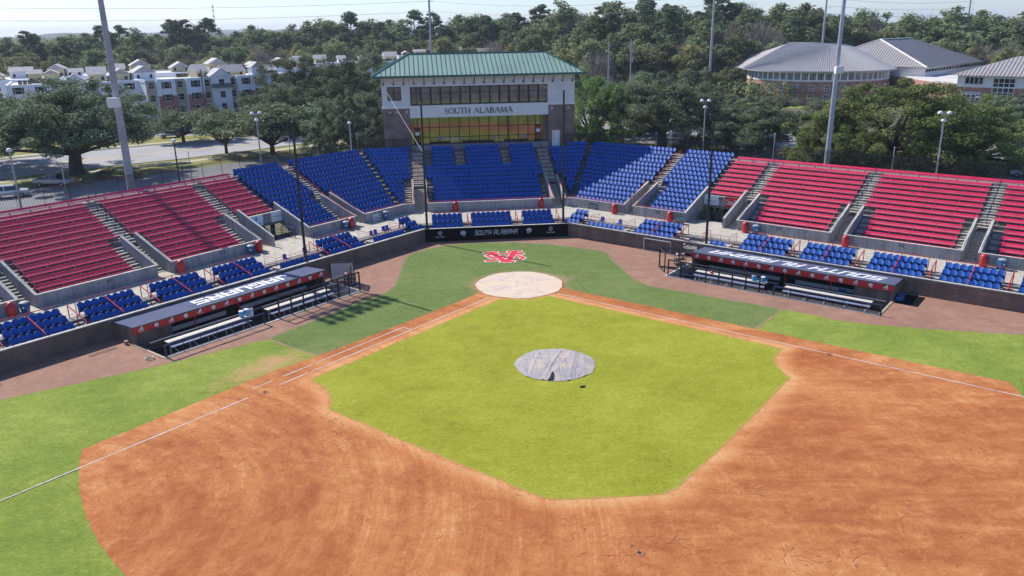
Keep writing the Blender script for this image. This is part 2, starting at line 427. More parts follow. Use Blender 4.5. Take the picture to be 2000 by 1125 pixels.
for nm, c in (('car_white', (0.7, 0.71, 0.73)), ('car_grey', (0.22, 0.23, 0.25)), ('car_dark', (0.02, 0.022, 0.03)), ('car_blue', (0.03, 0.07, 0.2)), ('car_silver', (0.5, 0.51, 0.53)), ('car_tan', (0.42, 0.39, 0.34))):
    mat(nm, c, 0.25, 0.03, 1, coat=0.6)
m_asphalt('asphalt', (0.34, 0.33, 0.335)); m_asphalt('asphalt_lot', (0.27, 0.265, 0.265))
m_dirt(); m_track()
m_grass('infield_turf', (0.190, 0.206, 0.021), (0.308, 0.318, 0.032), (0.445, 0.435, 0.075), (0.43, 0.29, 0.075), wear_w=0.22, bare=(0.44, 0.36, 0.13))
m_grass('outfield_turf', (0.115, 0.17, 0.028), (0.225, 0.285, 0.050), (0.40, 0.42, 0.10), (0.31, 0.29, 0.09), wear_w=0.5, bare=(0.50, 0.30, 0.14))
m_grass('green_turf', (0.085, 0.128, 0.036), (0.150, 0.202, 0.060), (0.240, 0.280, 0.100), (0.25, 0.22, 0.12), wear_w=0.25, bare=(0.30, 0.235, 0.125))
m_grass('lawn', (0.14, 0.15, 0.045), (0.26, 0.25, 0.09), (0.40, 0.34, 0.17), (0.3, 0.27, 0.16), wear_w=0.3)

mat('socket_clay', (0.42, 0.21, 0.12), 0.95, 0.2, 4)
SCUFFS = [(10.46, -31.98, 1.6, 70), (6.39, -34.88, 1.2, 40), (14.76, -37.06, 0.9, 25), (14.95, -28.53, 1.8, 40), (21.21, -22.94, 1.6, 45), (0.36, -38.54, 1.2, 50), (2.44, -36.49, 1.0, 25), (-1.55, -36.71, 1.5, 40), (7.67, -40.18, 1.4, 40), (-19.42, -21.07, 1.6, 60), (-21.24, -26.54, 2.4, 130), (-15.93, -24.34, 1.6, 70), (-22.63, -28.5, 2.0, 60), (-12.26, -26.77, 1.6, 60), (-14.66, -21.83, 1.0, 60), (-16.41, -29.45, 2.6, 90), (21.28, -31.38, 2.4, 50), (-7.57, -34.56, 3, 40), (11.68, -39.47, 2.5, 50)]
# ---------------------------------------------------------------- the field
def UV(u, v, z=0.0): return Vector((SQ*(v-u), -SQ*(u+v), z))
def seg_dist(P, A, B):
    d = B-A; L2 = (d*d).sum(-1)+1e-12
    t = np.clip(((P[:, None]-A[None])*d[None]).sum(-1)/L2[None], 0, 1)
    q = A[None]+d[None]*t[..., None]
    return np.sqrt(((P[:, None]-q)**2).sum(-1)).min(1)
def resample(pts, step, jit, closed=True):
    out = []
    n = len(pts)
    for i in range(n if closed else n-1):
        a = np.array(pts[i][:2]); b = np.array(pts[(i+1) % n][:2]); Lh = np.linalg.norm(b-a)
        k = max(1, int(Lh/step)); nrm = np.array([-(b-a)[1], (b-a)[0]])/(Lh+1e-9)
        for j in range(k):
            q = a+(b-a)*j/k
            s = q[0]*1.7+q[1]*2.3
            off = (math.sin(s*1.9)+math.sin(s*4.3+1)+math.sin(q[0]*7.1-q[1]*5.3)+random.uniform(-1.6, 1.6))*0.25*jit
            out.append(q+nrm*off)
    return np.array(out)
def in_poly(P, B):
    Bn = np.roll(B, -1, 0); ins = np.zeros(len(P), bool)
    for a, b in zip(B, Bn):
        c = ((a[1] > P[:, 1]) != (b[1] > P[:, 1]))
        if c.any(): ins ^= c & (P[:, 0] < (b[0]-a[0])*(P[:, 1]-a[1])/(b[1]-a[1]+1e-12)+a[0])
    return ins
def zone(name, pts, z, m, grid, jit, step=0.35, edge_pts=None, wear=None, edge_cap=3.0, holes=()):
    B = resample(pts, step, jit)
    x0, y0 = B.min(0); x1, y1 = B.max(0)
    gx, gy = np.meshgrid(np.arange(x0, x1, grid), np.arange(y0, y1, grid))
    G = np.stack([gx.ravel(), gy.ravel()], 1)
    Bn = np.roll(B, -1, 0)
    # inside test
    ins = np.zeros(len(G), bool)
    for a, b in zip(B, Bn):
        c = ((a[1] > G[:, 1]) != (b[1] > G[:, 1]))
        if c.any(): ins ^= c & (G[:, 0] < (b[0]-a[0])*(G[:, 1]-a[1])/(b[1]-a[1]+1e-12)+a[0])
    G = G[ins]
    if len(G):
        dd = np.concatenate([seg_dist(G[i:i+400], B, Bn) for i in range(0, len(G), 400)])
        G = G[dd > grid*0.45]
    V = [Vector((float(a[0]), float(a[1]))) for a in np.concatenate([B, G])] if len(G) else [Vector((float(a[0]), float(a[1]))) for a in B]
    nb = len(B)
    E0 = [(i, (i+1) % nb) for i in range(nb)]
    for hp in holes:
        k0 = len(V); V += [Vector(q[:2]) for q in hp]; E0 += [(k0+i, k0+(i+1) % len(hp)) for i in range(len(hp))]
    r = delaunay_2d_cdt(V, E0, [], 1, 1e-5)
    vs = np.array([tuple(v) for v in r[0]]); fc = [list(f) for f in r[2]]
    for hp in holes:
        cen = np.array([vs[f].mean(0) for f in fc]); bad = in_poly(cen, np.array([tuple(q[:2]) for q in hp])); fc = [f for f, b_ in zip(fc, bad) if not b_]
    me = bpy.data.meshes.new(name)
    me.from_pydata([(a[0], a[1], z) for a in vs], [], fc); me.update()
    for p in me.polygons:
        if p.normal.z < 0: me.flip_normals(); break
    if edge_pts is not None: E = np.array([q[:2] for q in edge_pts]); En = np.roll(E, -1, 0)
    else: E, En = B, Bn
    ed = np.concatenate([seg_dist(vs[i:i+400], E, En) for i in range(0, len(vs), 400)])
    a = me.attributes.new('edge', 'FLOAT', 'POINT'); a.data.foreach_set('value', np.minimum(ed, edge_cap*3).astype(np.float32))
    if wear is not None:
        a = me.attributes.new('wear', 'FLOAT', 'POINT'); a.data.foreach_set('value', np.array([wear(q[0], q[1]) for q in vs], dtype=np.float32))
    me.materials.append(MATS[m])
    o = link(bpy.data.objects.new(name, me)); o['kind'] = 'structure'
    return o
def gauss(x, y, cx, cy, sx, sy=None, a=0.0):
    sy = sy or sx; dx, dy = x-cx, y-cy; c, s_ = math.cos(a), math.sin(a)
    return math.exp(-((dx*c+dy*s_)/sx)**2-((-dx*s_+dy*c)/sy)**2)
MC = 13.04; RAD = 28.96; HR = 3.99
def arc_uv(cx, cy, r, a0, a1, n): return [(cx+r*math.cos(a0+(a1-a0)*i/n), cy+r*math.sin(a0+(a1-a0)*i/n)) for i in range(n+1)]
inf = [(HR*0.97, 0.95), (24.3, 0.95), (24.5, 2.5), (24.9, 3.5), (25.5, 4.5), (26.45, 5.5), (26.5, 10.8), (26.55, 16.2), (26.5, 21.6)]
inf += [(26.1, 22.4), (25.2, 23.5), (24.2, 24.6), (22.7, 26.2)]
inf += [(21.8, 26.5), (16.2, 26.6), (10.8, 26.55), (5.5, 26.4), (4.7, 25.5), (3.5, 24.6), (2.2, 24.3), (0.95, 24.3), (0.95, HR*0.97)]
a0 = math.atan2(HR*0.97, 0.95)
inf += arc_uv(0, 0, HR*1.0, a0-0.03, math.pi/2-a0+0.03, 10)
inf_w = [UV(*q) for q in inf]
fo = 1.9
ang = math.asin((fo+MC)/RAD)
dirt = arc_uv(MC, MC, RAD, -ang, math.pi/2+ang, 60)
dirt += [(-1.75, 30), (-1.65, 20), (-1.6, 10), (-1.5, 4.4)]
h0 = math.atan2(3.75, -1.5)
dirt += arc_uv(0, 0, HR+0.08, h0, h0+2*math.pi-2*(h0-math.pi/4), 26)
dirt += [(4.4, -1.5), (10, -1.5), (20, -1.75), (25, -2.2), (30, -2.1)]
dirt_w = [UV(*q) for q in dirt]
CURVE = [(70, -27), (55, -20.5), (45, -15.5), (37.9, -12.7), (34, -11.3), (30, -9.9), (27, -9.0), (24, -8.25), (21.5, -7.6), (17.5, -7.9), (11.4, -8.4), (8.4, -8.35), (6.8, -9.0), (4.4, -10.9), (2, -12.9),
         (-0.3, -14.8), (-2.3, -15.6), (-4, -15.5), (-6, -15.0), (-7.9, -13.9), (-9.6, -12.3), (-10.8, -10.6), (-12, -8.8), (-12.9, -6.7), (-13.6, -3.5), (-14.1, -0.2), (-13.7, 0.9), (-11.5, 3.0), (-8.6, 6.2), (-7.1, 8.0), (-6.5, 9.8), (-6.8, 13.5),
         (-7.0, 18), (-7.25, 21.3), (-7.2, 25.4), (-7.7, 28), (-9, 31.3), (-10.4, 34.5), (-11.9, 37.6), (-15, 45), (-20, 55), (-27, 70)]
iL, iR = CURVE.index((21.5, -7.6)), CURVE.index((-7.25, 21.3))
mt, t, b = _nodes('earth_cover'); P = coords(t)
L(t, ramp(t, math_(t, 'ADD', math_(t, 'MULTIPLY', noise(t, P, 0.03, 5), 0.6), math_(t, 'MULTIPLY', noise(t, P, 0.6, 5), 0.4)), [(0.38, (0.055, 0.06, 0.03)), (0.5, (0.12, 0.11, 0.065)), (0.66, (0.16, 0.17, 0.06))]), b.inputs['Base Color']); b.inputs['Roughness'].default_value = 1
MATS['earth_cover'] = mt
zone('ground', [(-4600, -1600), (4600, -1600), (4600, 9000), (-4600, 9000)], -0.05, 'earth_cover', 1e9, 0.0, 400.0, holes=([(-60, -35.3), (-8.1, 16.9), (7.7, 16.8), (60, -35.6), (70, -100), (-70, -100)],))
def ow(x, y):
    u, v = -SQ*(x+y), SQ*(x-y)
    k = 0.62*gauss(u, v, 26.5, -3.2, 4.6, 1.9)+0.55*gauss(u, v, 23.3, -3.6, 2.5, 1.4)+0.30*gauss(u, v, 36, -3, 4, 1.2)
    k += 0.42*gauss(u, v, -2.6, 22.4, 1.0, 1.6)+0.35*gauss(u, v, -2.1, 27, 0.6, 5)+0.3*gauss(u, v, 40, 5, 3, 6)
    return k
og = [(p.x*1.0, p.y+0.35) for p in [UV(*q) for q in CURVE]]
zone('outfield_grass', [(-105, -110), (-105, -26)]+og[1:-1]+[(105, -26), (105, -110)], 0.0, 'outfield_turf', 1.5, 0.0, 4.0, wear=ow)
trk = [UV(*q) for q in CURVE]
wl = 24.75
wall_out = [(-70, -70+0), (-58, -33.2), (-8.0, 16.9), (7.6, 16.7), (58, -33.9)]
tp = [tuple(q[:2]) for q in trk]
poly = tp+[(58, -33.9+0.3), (7.75, 16.75), (-8.1, 16.95), (-58, -33.0)]
def pit_hole(O, U, Nn): return [tuple((Vector(O)+Vector(U)*a+Vector(Nn)*b)) for a, b in ((15.72, -7.02), (34.12, -7.02), (34.12, -.04), (15.72, -.04))]
zone('warning_track', poly, 0.006, 'track_cinder', 2.0, 0.10, 0.4, holes=(pit_hole((7.7, 16.55), (SQ, -SQ), (SQ, SQ)), pit_hole((-8.0, 16.7), (-SQ, -SQ), (-SQ, SQ))))
tf = [UV(*q) for q in CURVE[iL:iR+1]]+[UV(-1.2, 21.25), UV(-0.4, 0), UV(0, -0.4), UV(21.35, -1.2)]
def tw(x, y):
    u, v = -SQ*(x+y), SQ*(x-y); r = math.hypot(x, y-0.1)
    return 0.75*math.exp(-((r-4.0)/0.75)**2)*(1 if y > -1 else 0.6)+0.50*gauss(x, y, 5.4, 1.6, 2.2, 1.3)+0.42*math.exp(-((v+1.9)/0.7)**2)*(1 if 4 < u < 22 else 0)+0.3*gauss(u, v, 21.2, -3, 0.8, 2.2) + 0.35*math.exp(-((u+1.8)/0.35)**2)*(1 if 4 < v < 22 else 0)+0.4*gauss(u, v, -2.5, 20.9, 0.7, 0.9)+0.28*gauss(x, y, -6.2, 1.2, 2.6, 1.2)
zone('foul_territory_turf', tf, 0.012, 'green_turf', 0.55, 0.06, 0.3, wear=tw)
zone('infield_dirt', dirt_w, 0.018, 'infield_clay', 0.6, 0.05, 0.16, edge_pts=inf_w)
def iw(x, y):
    u, v = -SQ*(x+y), SQ*(x-y); r = math.hypot(x, y+18.2)
    return 0.30*math.exp(-((r-3.1)/0.4)**2)+0.24*math.exp(-((r-5.2)/0.5)**2)*(0.6+0.4*math.sin(3*math.atan2(y+18, x)))+0.34*gauss(u, v, 25.2, 5.2, 1.2, 1.4)+0.38*gauss(u, v, 3.2, 24.0, 1.4, 1.1)+0.42*gauss(u, v, 25.6, 22.6, 1.0, 1.0)+0.40*gauss(u, v, 22, 26.4, 3, 0.5)+0.22*math.exp(-((v-26.5)/0.45)**2)+0.3*gauss(x, y, -3.5, -2.6, 1.5)
zone('infield_grass', inf_w, 0.024, 'infield_turf', 0.5, 0.06, 0.14, wear=iw)

def chalk(name, a, b, wdt=0.095, z=0.030, gaps=()):
    mb = MB(); a = Vector(a); b = Vector(b); Lh = (b-a).length; d = (b-a)/Lh; n = Vector((-d.y, d.x)); k = int(Lh/0.12)
    prev = None
    for i in range(k+1):
        s = Lh*i/k
        if any(g0 < s < g1 for g0, g1 in gaps): prev = None; continue
        ww = wdt*(0.85+0.15*math.sin(s*1.3)+0.15*random.random()); q = a+d*s; o = random.uniform(-0.004, 0.004)
        cur = (q+n*(ww/2+o), q-n*(ww/2-o))
        if prev: mb.face([(prev[0].x, prev[0].y, z), (prev[1].x, prev[1].y, z), (cur[1].x, cur[1].y, z), (cur[0].x, cur[0].y, z)])
        prev = cur
    return solo(name, mb, 'chalk', kind='structure', base=(0, 0, 0))
chalk('foul_line', UV(4.15, 0).xy, UV(75, 0).xy, gaps=((19.3, 19.5), (21.9, 24.2)))
chalk('foul_line', UV(0, 4.15).xy, UV(0, 75).xy, gaps=())
chalk('running_lane_line', UV(13.7, -0.91).xy, UV(27.4, -0.91).xy, gaps=((8.7, 8.8), (11.4, 12.1)))
chalk('running_lane_line', UV(13.7, -0.91).xy, UV(13.7, -0.03).xy, 0.09, 0.030)

# tarps over home plate and over the pitcher's mound
def tarp(name, cx, cy, r, zf, m, label):
    nr, na = 26, 120; V = [(0, 0, zf(0, 0))]; F = []
    for i in range(1, nr+1):
        for j in range(na):
            th = 2*math.pi*j/na; rr = r*i/nr*(1+(0.012*math.sin(7*th)+0.006*math.sin(17*th+1))*(i/nr)**4)
            x, y = rr*math.cos(th), rr*math.sin(th); V.append((x, y, zf(x, y)))
    for j in range(na): F.append([0, 1+j, 1+(j+1) % na])
    for i in range(nr-1):
        for j in range(na):
            a = 1+i*na+j; b = 1+i*na+(j+1) % na; F.append([a, a+na, b+na, b])
    me = bpy.data.meshes.new(name); me.from_pydata(V, [], F); me.update()
    o = solo(name, me, m, label, 'tarp', smooth=True, base=(cx, cy, 0)); return o
def m_tarp(name, c, stains, dark, crease):
    m, t, b = _nodes(name); P = coords(t)
    a = noise(t, P, 0.8, 5, 0.65, 0.7); s = noise(t, vmul(t, P, (0.4, 3.5, 1)), 1.3, 6, 0.7, 0.4); f = noise(t, P, 6, 5, 0.7)
    k = math_(t, 'ADD', math_(t, 'MULTIPLY', a, 0.55), math_(t, 'ADD', math_(t, 'MULTIPLY', s, 0.35), math_(t, 'MULTIPLY', f, 0.2)))
    col = ramp(t, k, [(0.40, dark), (0.53, c), (0.66, stains)])
    v = t.nodes.new('ShaderNodeTexNoise'); L(t, vmul(t, P, crease), v.inputs['Vector']); v.inputs['Scale'].default_value = 1.0; v.inputs['Detail'].default_value = 2; v.inputs['Distortion'].default_value = 0.6
    w_ = math_(t, 'ABSOLUTE', math_(t, 'SUBTRACT', v.outputs[0], 0.5))
    col = mixc(t, ramp(t, w_, [(0.0, 0.55), (0.018, 0.0)]), col, dark)
    L(t, col, b.inputs['Base Color']); b.inputs['Roughness'].default_value = 0.9; b.inputs['Specular IOR Level'].default_value = 0.1
    bump(t, b, math_(t, 'ADD', math_(t, 'MULTIPLY', ramp(t, w_, [(0.0, 0.0), (0.05, 1.0)]), 0.6), f), 0.7, 0.05)
    MATS[name] = m
m_tarp('tarp_tan', (0.66, 0.53, 0.42), (0.70, 0.53, 0.34), (0.44, 0.38, 0.34), (0.25, 0.8, 1))
m_tarp('tarp_grey', (0.38, 0.35, 0.345), (0.52, 0.42, 0.33), (0.27, 0.25, 0.26), (1.3, 0.35, 1))
def zh(x, y):
    c = 0.025*max(0, 1-abs(x+0.35-0.12*math.sin(y*2))/0.09) if y < 2.6 else 0
    c += 0.02*max(0, 1-abs(y-0.6-0.2*math.sin(x*1.3))/0.08) if abs(x) < 1.8 else 0
    c += 0.05*max(0, 1-math.hypot(x+0.3, y-0.75)/0.45)+0.04*max(0, 1-math.hypot(x-1.1, y-0.75)/0.25)
    return 0.05+0.006*math.sin(3*x+y*5)+0.004*math.sin(9*y)+c
tarp('tarp', 0, 0.13, 3.9, zh, 'tarp_tan', 'large round tan tarp spread over home plate with creased middle')
def zm(x, y):
    r = math.hypot(x, y); z = 0.05+0.17*max(0, 1-(r/2.75)**2)
    for (c0, sl, a) in ((-0.15, 0.45, 0.06), (-1.5, 0.35, 0.05), (1.25, 0.30, 0.05), (2.0, 0.2, 0.035), (0.5, 0.55, 0.03)):
        q = abs(x-c0-sl*y)/0.11; z += a*max(0, 1-q)
    return z+0.008*math.sin(4*x+2*y)
tarp('tarp', 0, -18.0, 2.76, zm, 'tarp_grey', "round grey tarp with long folds weighed down over the pitcher's mound")
mb = MB().prism([(-0.95, -20.55, 0.07), (-0.62, -20.6, 0.07), (-0.45, -20.05, 0.13), (-0.42, -19.5, 0.2), (-0.62, -19.9, 0.15), (-0.8, -20.35, 0.09)], (0, 0, 0.05))
solo('tarp_flap', mb, 'black_paint', 'black underside of the mound tarp folded up at its lower edge', 'flap')
solo('rubber_scrap', MB().prism([(0.95, -20.9+0.3-1.2, 0.05), (1.3, -21.75, 0.05), (1.2, -21.9, 0.05), (0.9, -21.95, 0.05)], (0, 0, 0.05)), 'black_paint', 'small black scrap lying on the grass in front of the mound tarp', 'scrap')
for (u, v, l) in ((27.24, 0.19, 'square clay-edged base socket at first base by the double chalk line'), (0.19, 27.24, 'small dark base socket on the chalk line at third base'), (27.5, 27.5, 'small base socket in the dirt at second base near the lower frame edge')):
    c = UV(u, v); t_ = thing('base_socket', l, 'base', c)
    e1, e2 = Vector((-SQ, -SQ, 0))*0.17, Vector((SQ, -SQ, 0))*0.17
    rim = MB()
    for k in range(4):
        a = (e1+e2, e1-e2, -e1-e2, e2-e1)
        rim.bar(c+a[k]*0.9+Vector((0, 0, .03)), c+a[(k+1) % 4]*0.9+Vector((0, 0, .03)), 0.06, 0.03)
    part('rim', rim, 'socket_clay', t_)
    part('hole', MB().lathe(c+Vector((0, 0, .022)), [(0.07, 0), (0.07, 0.012)], 8), 'black_paint', t_)

# ---------------------------------------------------------------- stroke lettering and emblems
def strokes(mb, segs, w_, to, z0=0.0, dz=0.0007, cap=True):
    """segs: list of (x0,y0,x1,y1[,width]) in letter units, to(x,y,z)->world; a ribbon per stroke, each a hair above the last"""
    for i, s in enumerate(segs):
        x0, y0, x1, y1 = s[:4]; ww = s[4] if len(s) > 4 else w_
        dx, dy = x1-x0, y1-y0; Lh = math.hypot(dx, dy) or 1; dx /= Lh; dy /= Lh; e = ww*0.5 if cap else 0
        nx, ny = -dy*ww/2, dx*ww/2; z = z0+dz*i
        mb.face([to(x0-dx*e+nx, y0-dy*e+ny, z), to(x0-dx*e-nx, y0-dy*e-ny, z), to(x1+dx*e-nx, y1+dy*e-ny, z), to(x1+dx*e+nx, y1+dy*e+ny, z)][::-1])
    return mb
def text_mesh(body, size, shear=0.0, bold=0.0, space=1.0, xs=1.0, extr=0.0):
    c = bpy.data.curves.new('letters', 'FONT'); c.body = body; c.size = size; c.shear = shear; c.offset = bold; c.space_character = space
    c.align_x = 'CENTER'; c.align_y = 'CENTER'; c.resolution_u = 3; c.extrude = extr
    o = bpy.data.objects.new('letters', c); COL.objects.link(o)
    bpy.context.view_layer.update()
    dg = bpy.context.evaluated_depsgraph_get()
    me = bpy.data.meshes.new_from_object(o.evaluated_get(dg))
    V = [Vector((v.co.x*xs, v.co.y, v.co.z)) for v in me.vertices]; F = [list(p.vertices) for p in me.polygons]
    bpy.data.objects.remove(o); bpy.data.curves.remove(c); bpy.data.meshes.remove(me)
    mb = MB(); mb.v = V; mb.f = F; return mb
def frame(O, X, Y):
    O, X, Y = Vector(O), Vector(X).normalized(), Vector(Y).normalized(); Z = X.cross(Y)
    return Matrix(((X.x, Y.x, Z.x, O.x), (X.y, Y.y, Z.y, O.y), (X.z, Y.z, Z.z, O.z), (0, 0, 0, 1)))
def fit_text(body, width, height, O, X, Y, off=0.012, **kw):
    mb = text_mesh(body, 1.0, **kw)
    xs = [v.x for v in mb.v]; ys = [v.y for v in mb.v]; sx = width/(max(xs)-min(xs)); sy = height/(max(ys)-min(ys))
    cx, cy = (max(xs)+min(xs))/2, (max(ys)+min(ys))/2
    M = frame(O, X, Y)
    out = MB(); out.v = [M @ Vector(((v.x-cx)*sx, (v.y-cy)*sy, off+v.z*sx)) for v in mb.v]; out.f = mb.f
    return out
BLOCK = {'J': [(.75, 1, .75, 0), (.75, 0, .1, 0), (.1, 0, .1, .3)], 'A': [(.08, 0, .08, 1), (.08, 1, .8, 1), (.8, 1, .8, 0), (.08, .45, .8, .45)],
 'G': [(.8, 1, .08, 1), (.08, 1, .08, 0), (.08, 0, .8, 0), (.8, 0, .8, .45), (.8, .45, .48, .45)], 'U': [(.08, 1, .08, 0), (.08, 0, .8, 0), (.8, 0, .8, 1)],
 'R': [(.08, 0, .08, 1), (.08, 1, .8, 1), (.8, 1, .8, .5), (.8, .5, .08, .5), (.45, .5, .8, 0)], 'S': [(.8, 1, .08, 1), (.08, 1, .08, .52), (.08, .52, .8, .52), (.8, .52, .8, 0), (.8, 0, .08, 0)],
 'O': [(.08, 0, .08, 1), (.08, 1, .8, 1), (.8, 1, .8, 0), (.8, 0, .08, 0)], 'T': [(.0, 1, .88, 1), (.44, 1, .44, 0)], 'H': [(.08, 0, .08, 1), (.8, 0, .8, 1), (.08, .5, .8, .5)],
 'L': [(.08, 1, .08, 0), (.08, 0, .75, 0)], 'B': [(.08, 0, .08, 1), (.08, 1, .72, 1), (.72, 1, .72, .55), (.08, .52, .8, .52), (.8, .5, .8, 0), (.8, 0, .08, 0)],
 'M': [(.08, 0, .08, 1), (.08, 1, .5, .45), (.5, .45, .92, 1), (.92, 1, .92, 0)], ' ': []}
def block_word(word, width, height, O, X, Y, shear=0.0, wt=0.2, off=0.012):
    adv = [1.2 if c == 'M' else (0.6 if c == ' ' else 1.08) for c in word]; tot = sum(adv)-0.2
    sx = width/(tot+abs(shear)); sy = height/(1+wt); M = frame(O, X, Y); mb = MB(); x = 0; k = 0
    for c, a in zip(word, adv):
        for s in BLOCK[c]:
            strokes(mb, [s], wt, lambda px, py, pz: M @ Vector(((px+x+py*shear-(tot+shear)/2)*sx, (py-0.5)*sy, pz)), off+0.0008*k); k += 1
        x += a
    return mb
def stripes_mark(size, O, X, Y, off=0.01):
    """three slanting bars growing to the right over a line of tiny lettering"""
    M = frame(O, X, Y); mb = MB(); s = size
    for i, h in enumerate((0.28, 0.55, 0.85)):
        x = -0.5+0.33*i
        pts = [(x, -.12), (x+.27, -.12), (x+.27-.12*h/.3*.45, h-.1), (x-.0+.02-.12*h/.3*.45+.0, h*.8-.12)]
        mb.face([M @ Vector((a*s, b*s, off)) for a, b in pts])
    w_ = fit_text('adidas', s*1.15, s*0.27, O-Vector(Y).normalized()*s*0.32, X, Y, off)
    return mb.merge(w_)
CAT = [(-.5, .1), (-.42, .38), (-.15, .5), (.12, .48), (.38, .36), (.5, .12), (.46, -.05), (.36, -.12), (.3, -.02), (.12, .02), (.2, -.14), (.34, -.2), (.36, -.34), (.22, -.48), (.02, -.5), (-.06, -.4), (.1, -.34), (.06, -.24), (-.08, -.18), (-.2, -.3), (-.36, -.36), (-.3, -.16), (-.46, -.14)]
def cat_mark(size, O, X, Y, off=0.01):
    M = frame(O, X, Y); mb = MB(); me = [M @ Vector((a*size, b*size, off)) for a, b in CAT]
    from mathutils.geometry import tessellate_polygon
    k = len(mb.v); mb.v += me
    for tri in tessellate_polygon([[Vector((a, b, 0)) for a, b in CAT]]): mb.f.append([k+i for i in tri])
    return mb

# the red and white monogram on the turf, traced in ground metres: (x, y)
def lg(px, py):   # affine fit of the traced emblem to ground metres
    return (-2.4585+px*0.002816-0.001224*py, 15.026-px*0.000508-py*0.01034)
A_ = [(520, 345, 1060, 660, .50), (1370, 305, 1110, 655, .50), (325, 350, 690, 328, .34), (1185, 300, 1550, 288, .34), (910, 668, 1290, 650, .30), (760, 388, 1250, 366, .26), (860, 486, 1160, 470, .26)]
S_ = [(1455, 372, 1590, 390, .46), (1350, 462, 1520, 462, .26), (1520, 462, 1665, 525, .26), (1665, 525, 1560, 588, .26), (1560, 588, 1180, 592, .26), (900, 612, 600, 598, .26), (430, 640, 590, 622, .42),
      (720, 520, 520, 515, .26), (520, 515, 390, 455, .26), (390, 455, 460, 400, .26), (460, 400, 600, 395, .26)]
def LG(s): a = lg(s[0], s[1]); b = lg(s[2], s[3]); return (a[0], a[1], b[0], b[1], s[4]+.10)
em = thing('turf_emblem', 'red interlocked college monogram outlined in white on the turf behind home plate', 'emblem', (0, 9.6, 0.014))
segs = [LG(s) for s in S_+A_]
part('outline', strokes(MB(), [q[:4]+(q[4]+0.20,) for q in segs], .5, lambda x, y, z: Vector((x, y, z)), 0.0165, 0.0006), 'turf_white', em)
part('letters', strokes(MB(), segs, .4, lambda x, y, z: Vector((x, y, z)), 0.031, 0.0006), 'turf_red', em)

for k, (a, b) in enumerate(((UV(21.45, -7.5), UV(21.35, -2.0)), (UV(-7.2, 21.32), UV(-2.0, 21.24)))):
    q = MB(); n = 14; prev = None
    for i in range(n+1):
        c = a.lerp(b, i/n)+Vector((random.uniform(-.03, .03), random.uniform(-.03, .03), 0)); h = .03+random.random()*.05; d = (b-a).normalized(); nn = Vector((-d.y, d.x, 0))
        cur = (c+nn*h+Vector((0, 0, .016)), c-nn*h+Vector((0, 0, .016)))
        if prev: q.face([prev[0], prev[1], cur[1], cur[0]])
        prev = cur
    solo('turf_seam', q, 'socket_clay', kind='structure', base=(0, 0, 0))

# scuffs, cleat marks and drag-mat lines left in the clay
def ribbon(mb, pts, wd, z):
    prev = None; n = len(pts)
    for i, p in enumerate(pts):
        a = pts[max(0, i-1)]; b = pts[min(n-1, i+1)]; dx, dy = b[0]-a[0], b[1]-a[1]; L_ = math.hypot(dx, dy) or 1
        h = wd*.5*(math.sin(math.pi*(i+.35)/(n-.3)))**.5; cur = ((p[0]-dy/L_*h, p[1]+dx/L_*h, z), (p[0]+dy/L_*h, p[1]-dx/L_*h, z))
        if prev: mb.face([prev[0], prev[1], cur[1], cur[0]])
        prev = cur
def inside_dirt(x, y):
    u, v = -SQ*(x+y), SQ*(x-y)
    return math.hypot(u-MC, v-MC) < RAD-.4 and u > -1.2 and v > -1.2 and (u > 27.0 or v > 27.0)
mat('clay_dark', (0.33, 0.105, 0.042), 0.95, 0.25, 3);
q = MB(); rs = random.Random(12)
for cx, cy, sx, n in SCUFFS:
    base_a = rs.uniform(0, 3.1)
    for k in range(n):
        x, y = cx+rs.gauss(0, sx), cy+rs.gauss(0, sx*.7)
        if not inside_dirt(x, y): continue
        a = base_a+rs.gauss(0, .7); ln = rs.uniform(.10, .42) if rs.random() < .93 else rs.uniform(.6, 1.3); cv = rs.uniform(-1.6, 1.6); pts = []
        for i in range(6): pts.append((x, y)); a += cv*.2; x += math.cos(a)*ln/5; y += math.sin(a)*ln/5
        ribbon(q, pts, rs.uniform(.025, .055), .0225+.0004*(k % 7))
o = solo('scuff_marks', q, 'clay_dark', kind='stuff', base=(0, 0, 0)); o['label'] = 'dark cleat scuffs and short gouges scattered over the infield clay'; o['category'] = 'scuff marks'

# ---------------------------------------------------------------- grandstand frames: L and R wings, K behind home plate
FR = {'R': (Vector((7.7, 16.55, 0)), Vector((SQ, -SQ, 0)), Vector((SQ, SQ, 0))),
      'L': (Vector((-8.0, 16.7, 0)), Vector((-SQ, -SQ, 0)), Vector((-SQ, SQ, 0))),
      'K': (Vector((0, 17.9, 0)), Vector((1, 0, 0)), Vector((0, 1, 0))),
      'C': (Vector((0, 16.6, 0)), Vector((1, 0, 0)), Vector((0, 1, 0)))}
def W(f, u, d, z=0.0): O, U, Nn = FR[f]; return O+U*u+Nn*d+Vector((0, 0, z))
def wbox(mb, f, u0, u1, d0, d1, z0, z1):
    O, U, Nn = FR[f]; return mb.box(W(f, u0, d0, z0), U*(u1-u0), Nn*(d1-d0), (0, 0, z1-z0))
def whexa(mb, f, ua0, ua1, ub0, ub1, d0, d1, z0, z1):
    """front edge d0 spans ua0..ua1, back edge d1 spans ub0..ub1"""
    q = [(ua0, d0), (ua1, d0), (ub1, d1), (ub0, d1)]
    if f in ('L',): q = q[::-1]
    return mb.hexa([W(f, a, b, z0) for a, b in q], [W(f, a, b, z1) for a, b in q])
TREAD, RISE = 0.867, 0.376
def zf(i): return 6.15-(i-1)*RISE
def td(i): return 21.47-TREAD*(i-1)          # back edge of tread i
SIDE = {'L': 'left', 'R': 'right'}
SH = {'R': 0.0, 'L': -1.05}
def seamu(f, d): return (-1.91 if f == 'R' else -1.70)-0.4143*d
def KL(d): return -6.8-0.4142*d
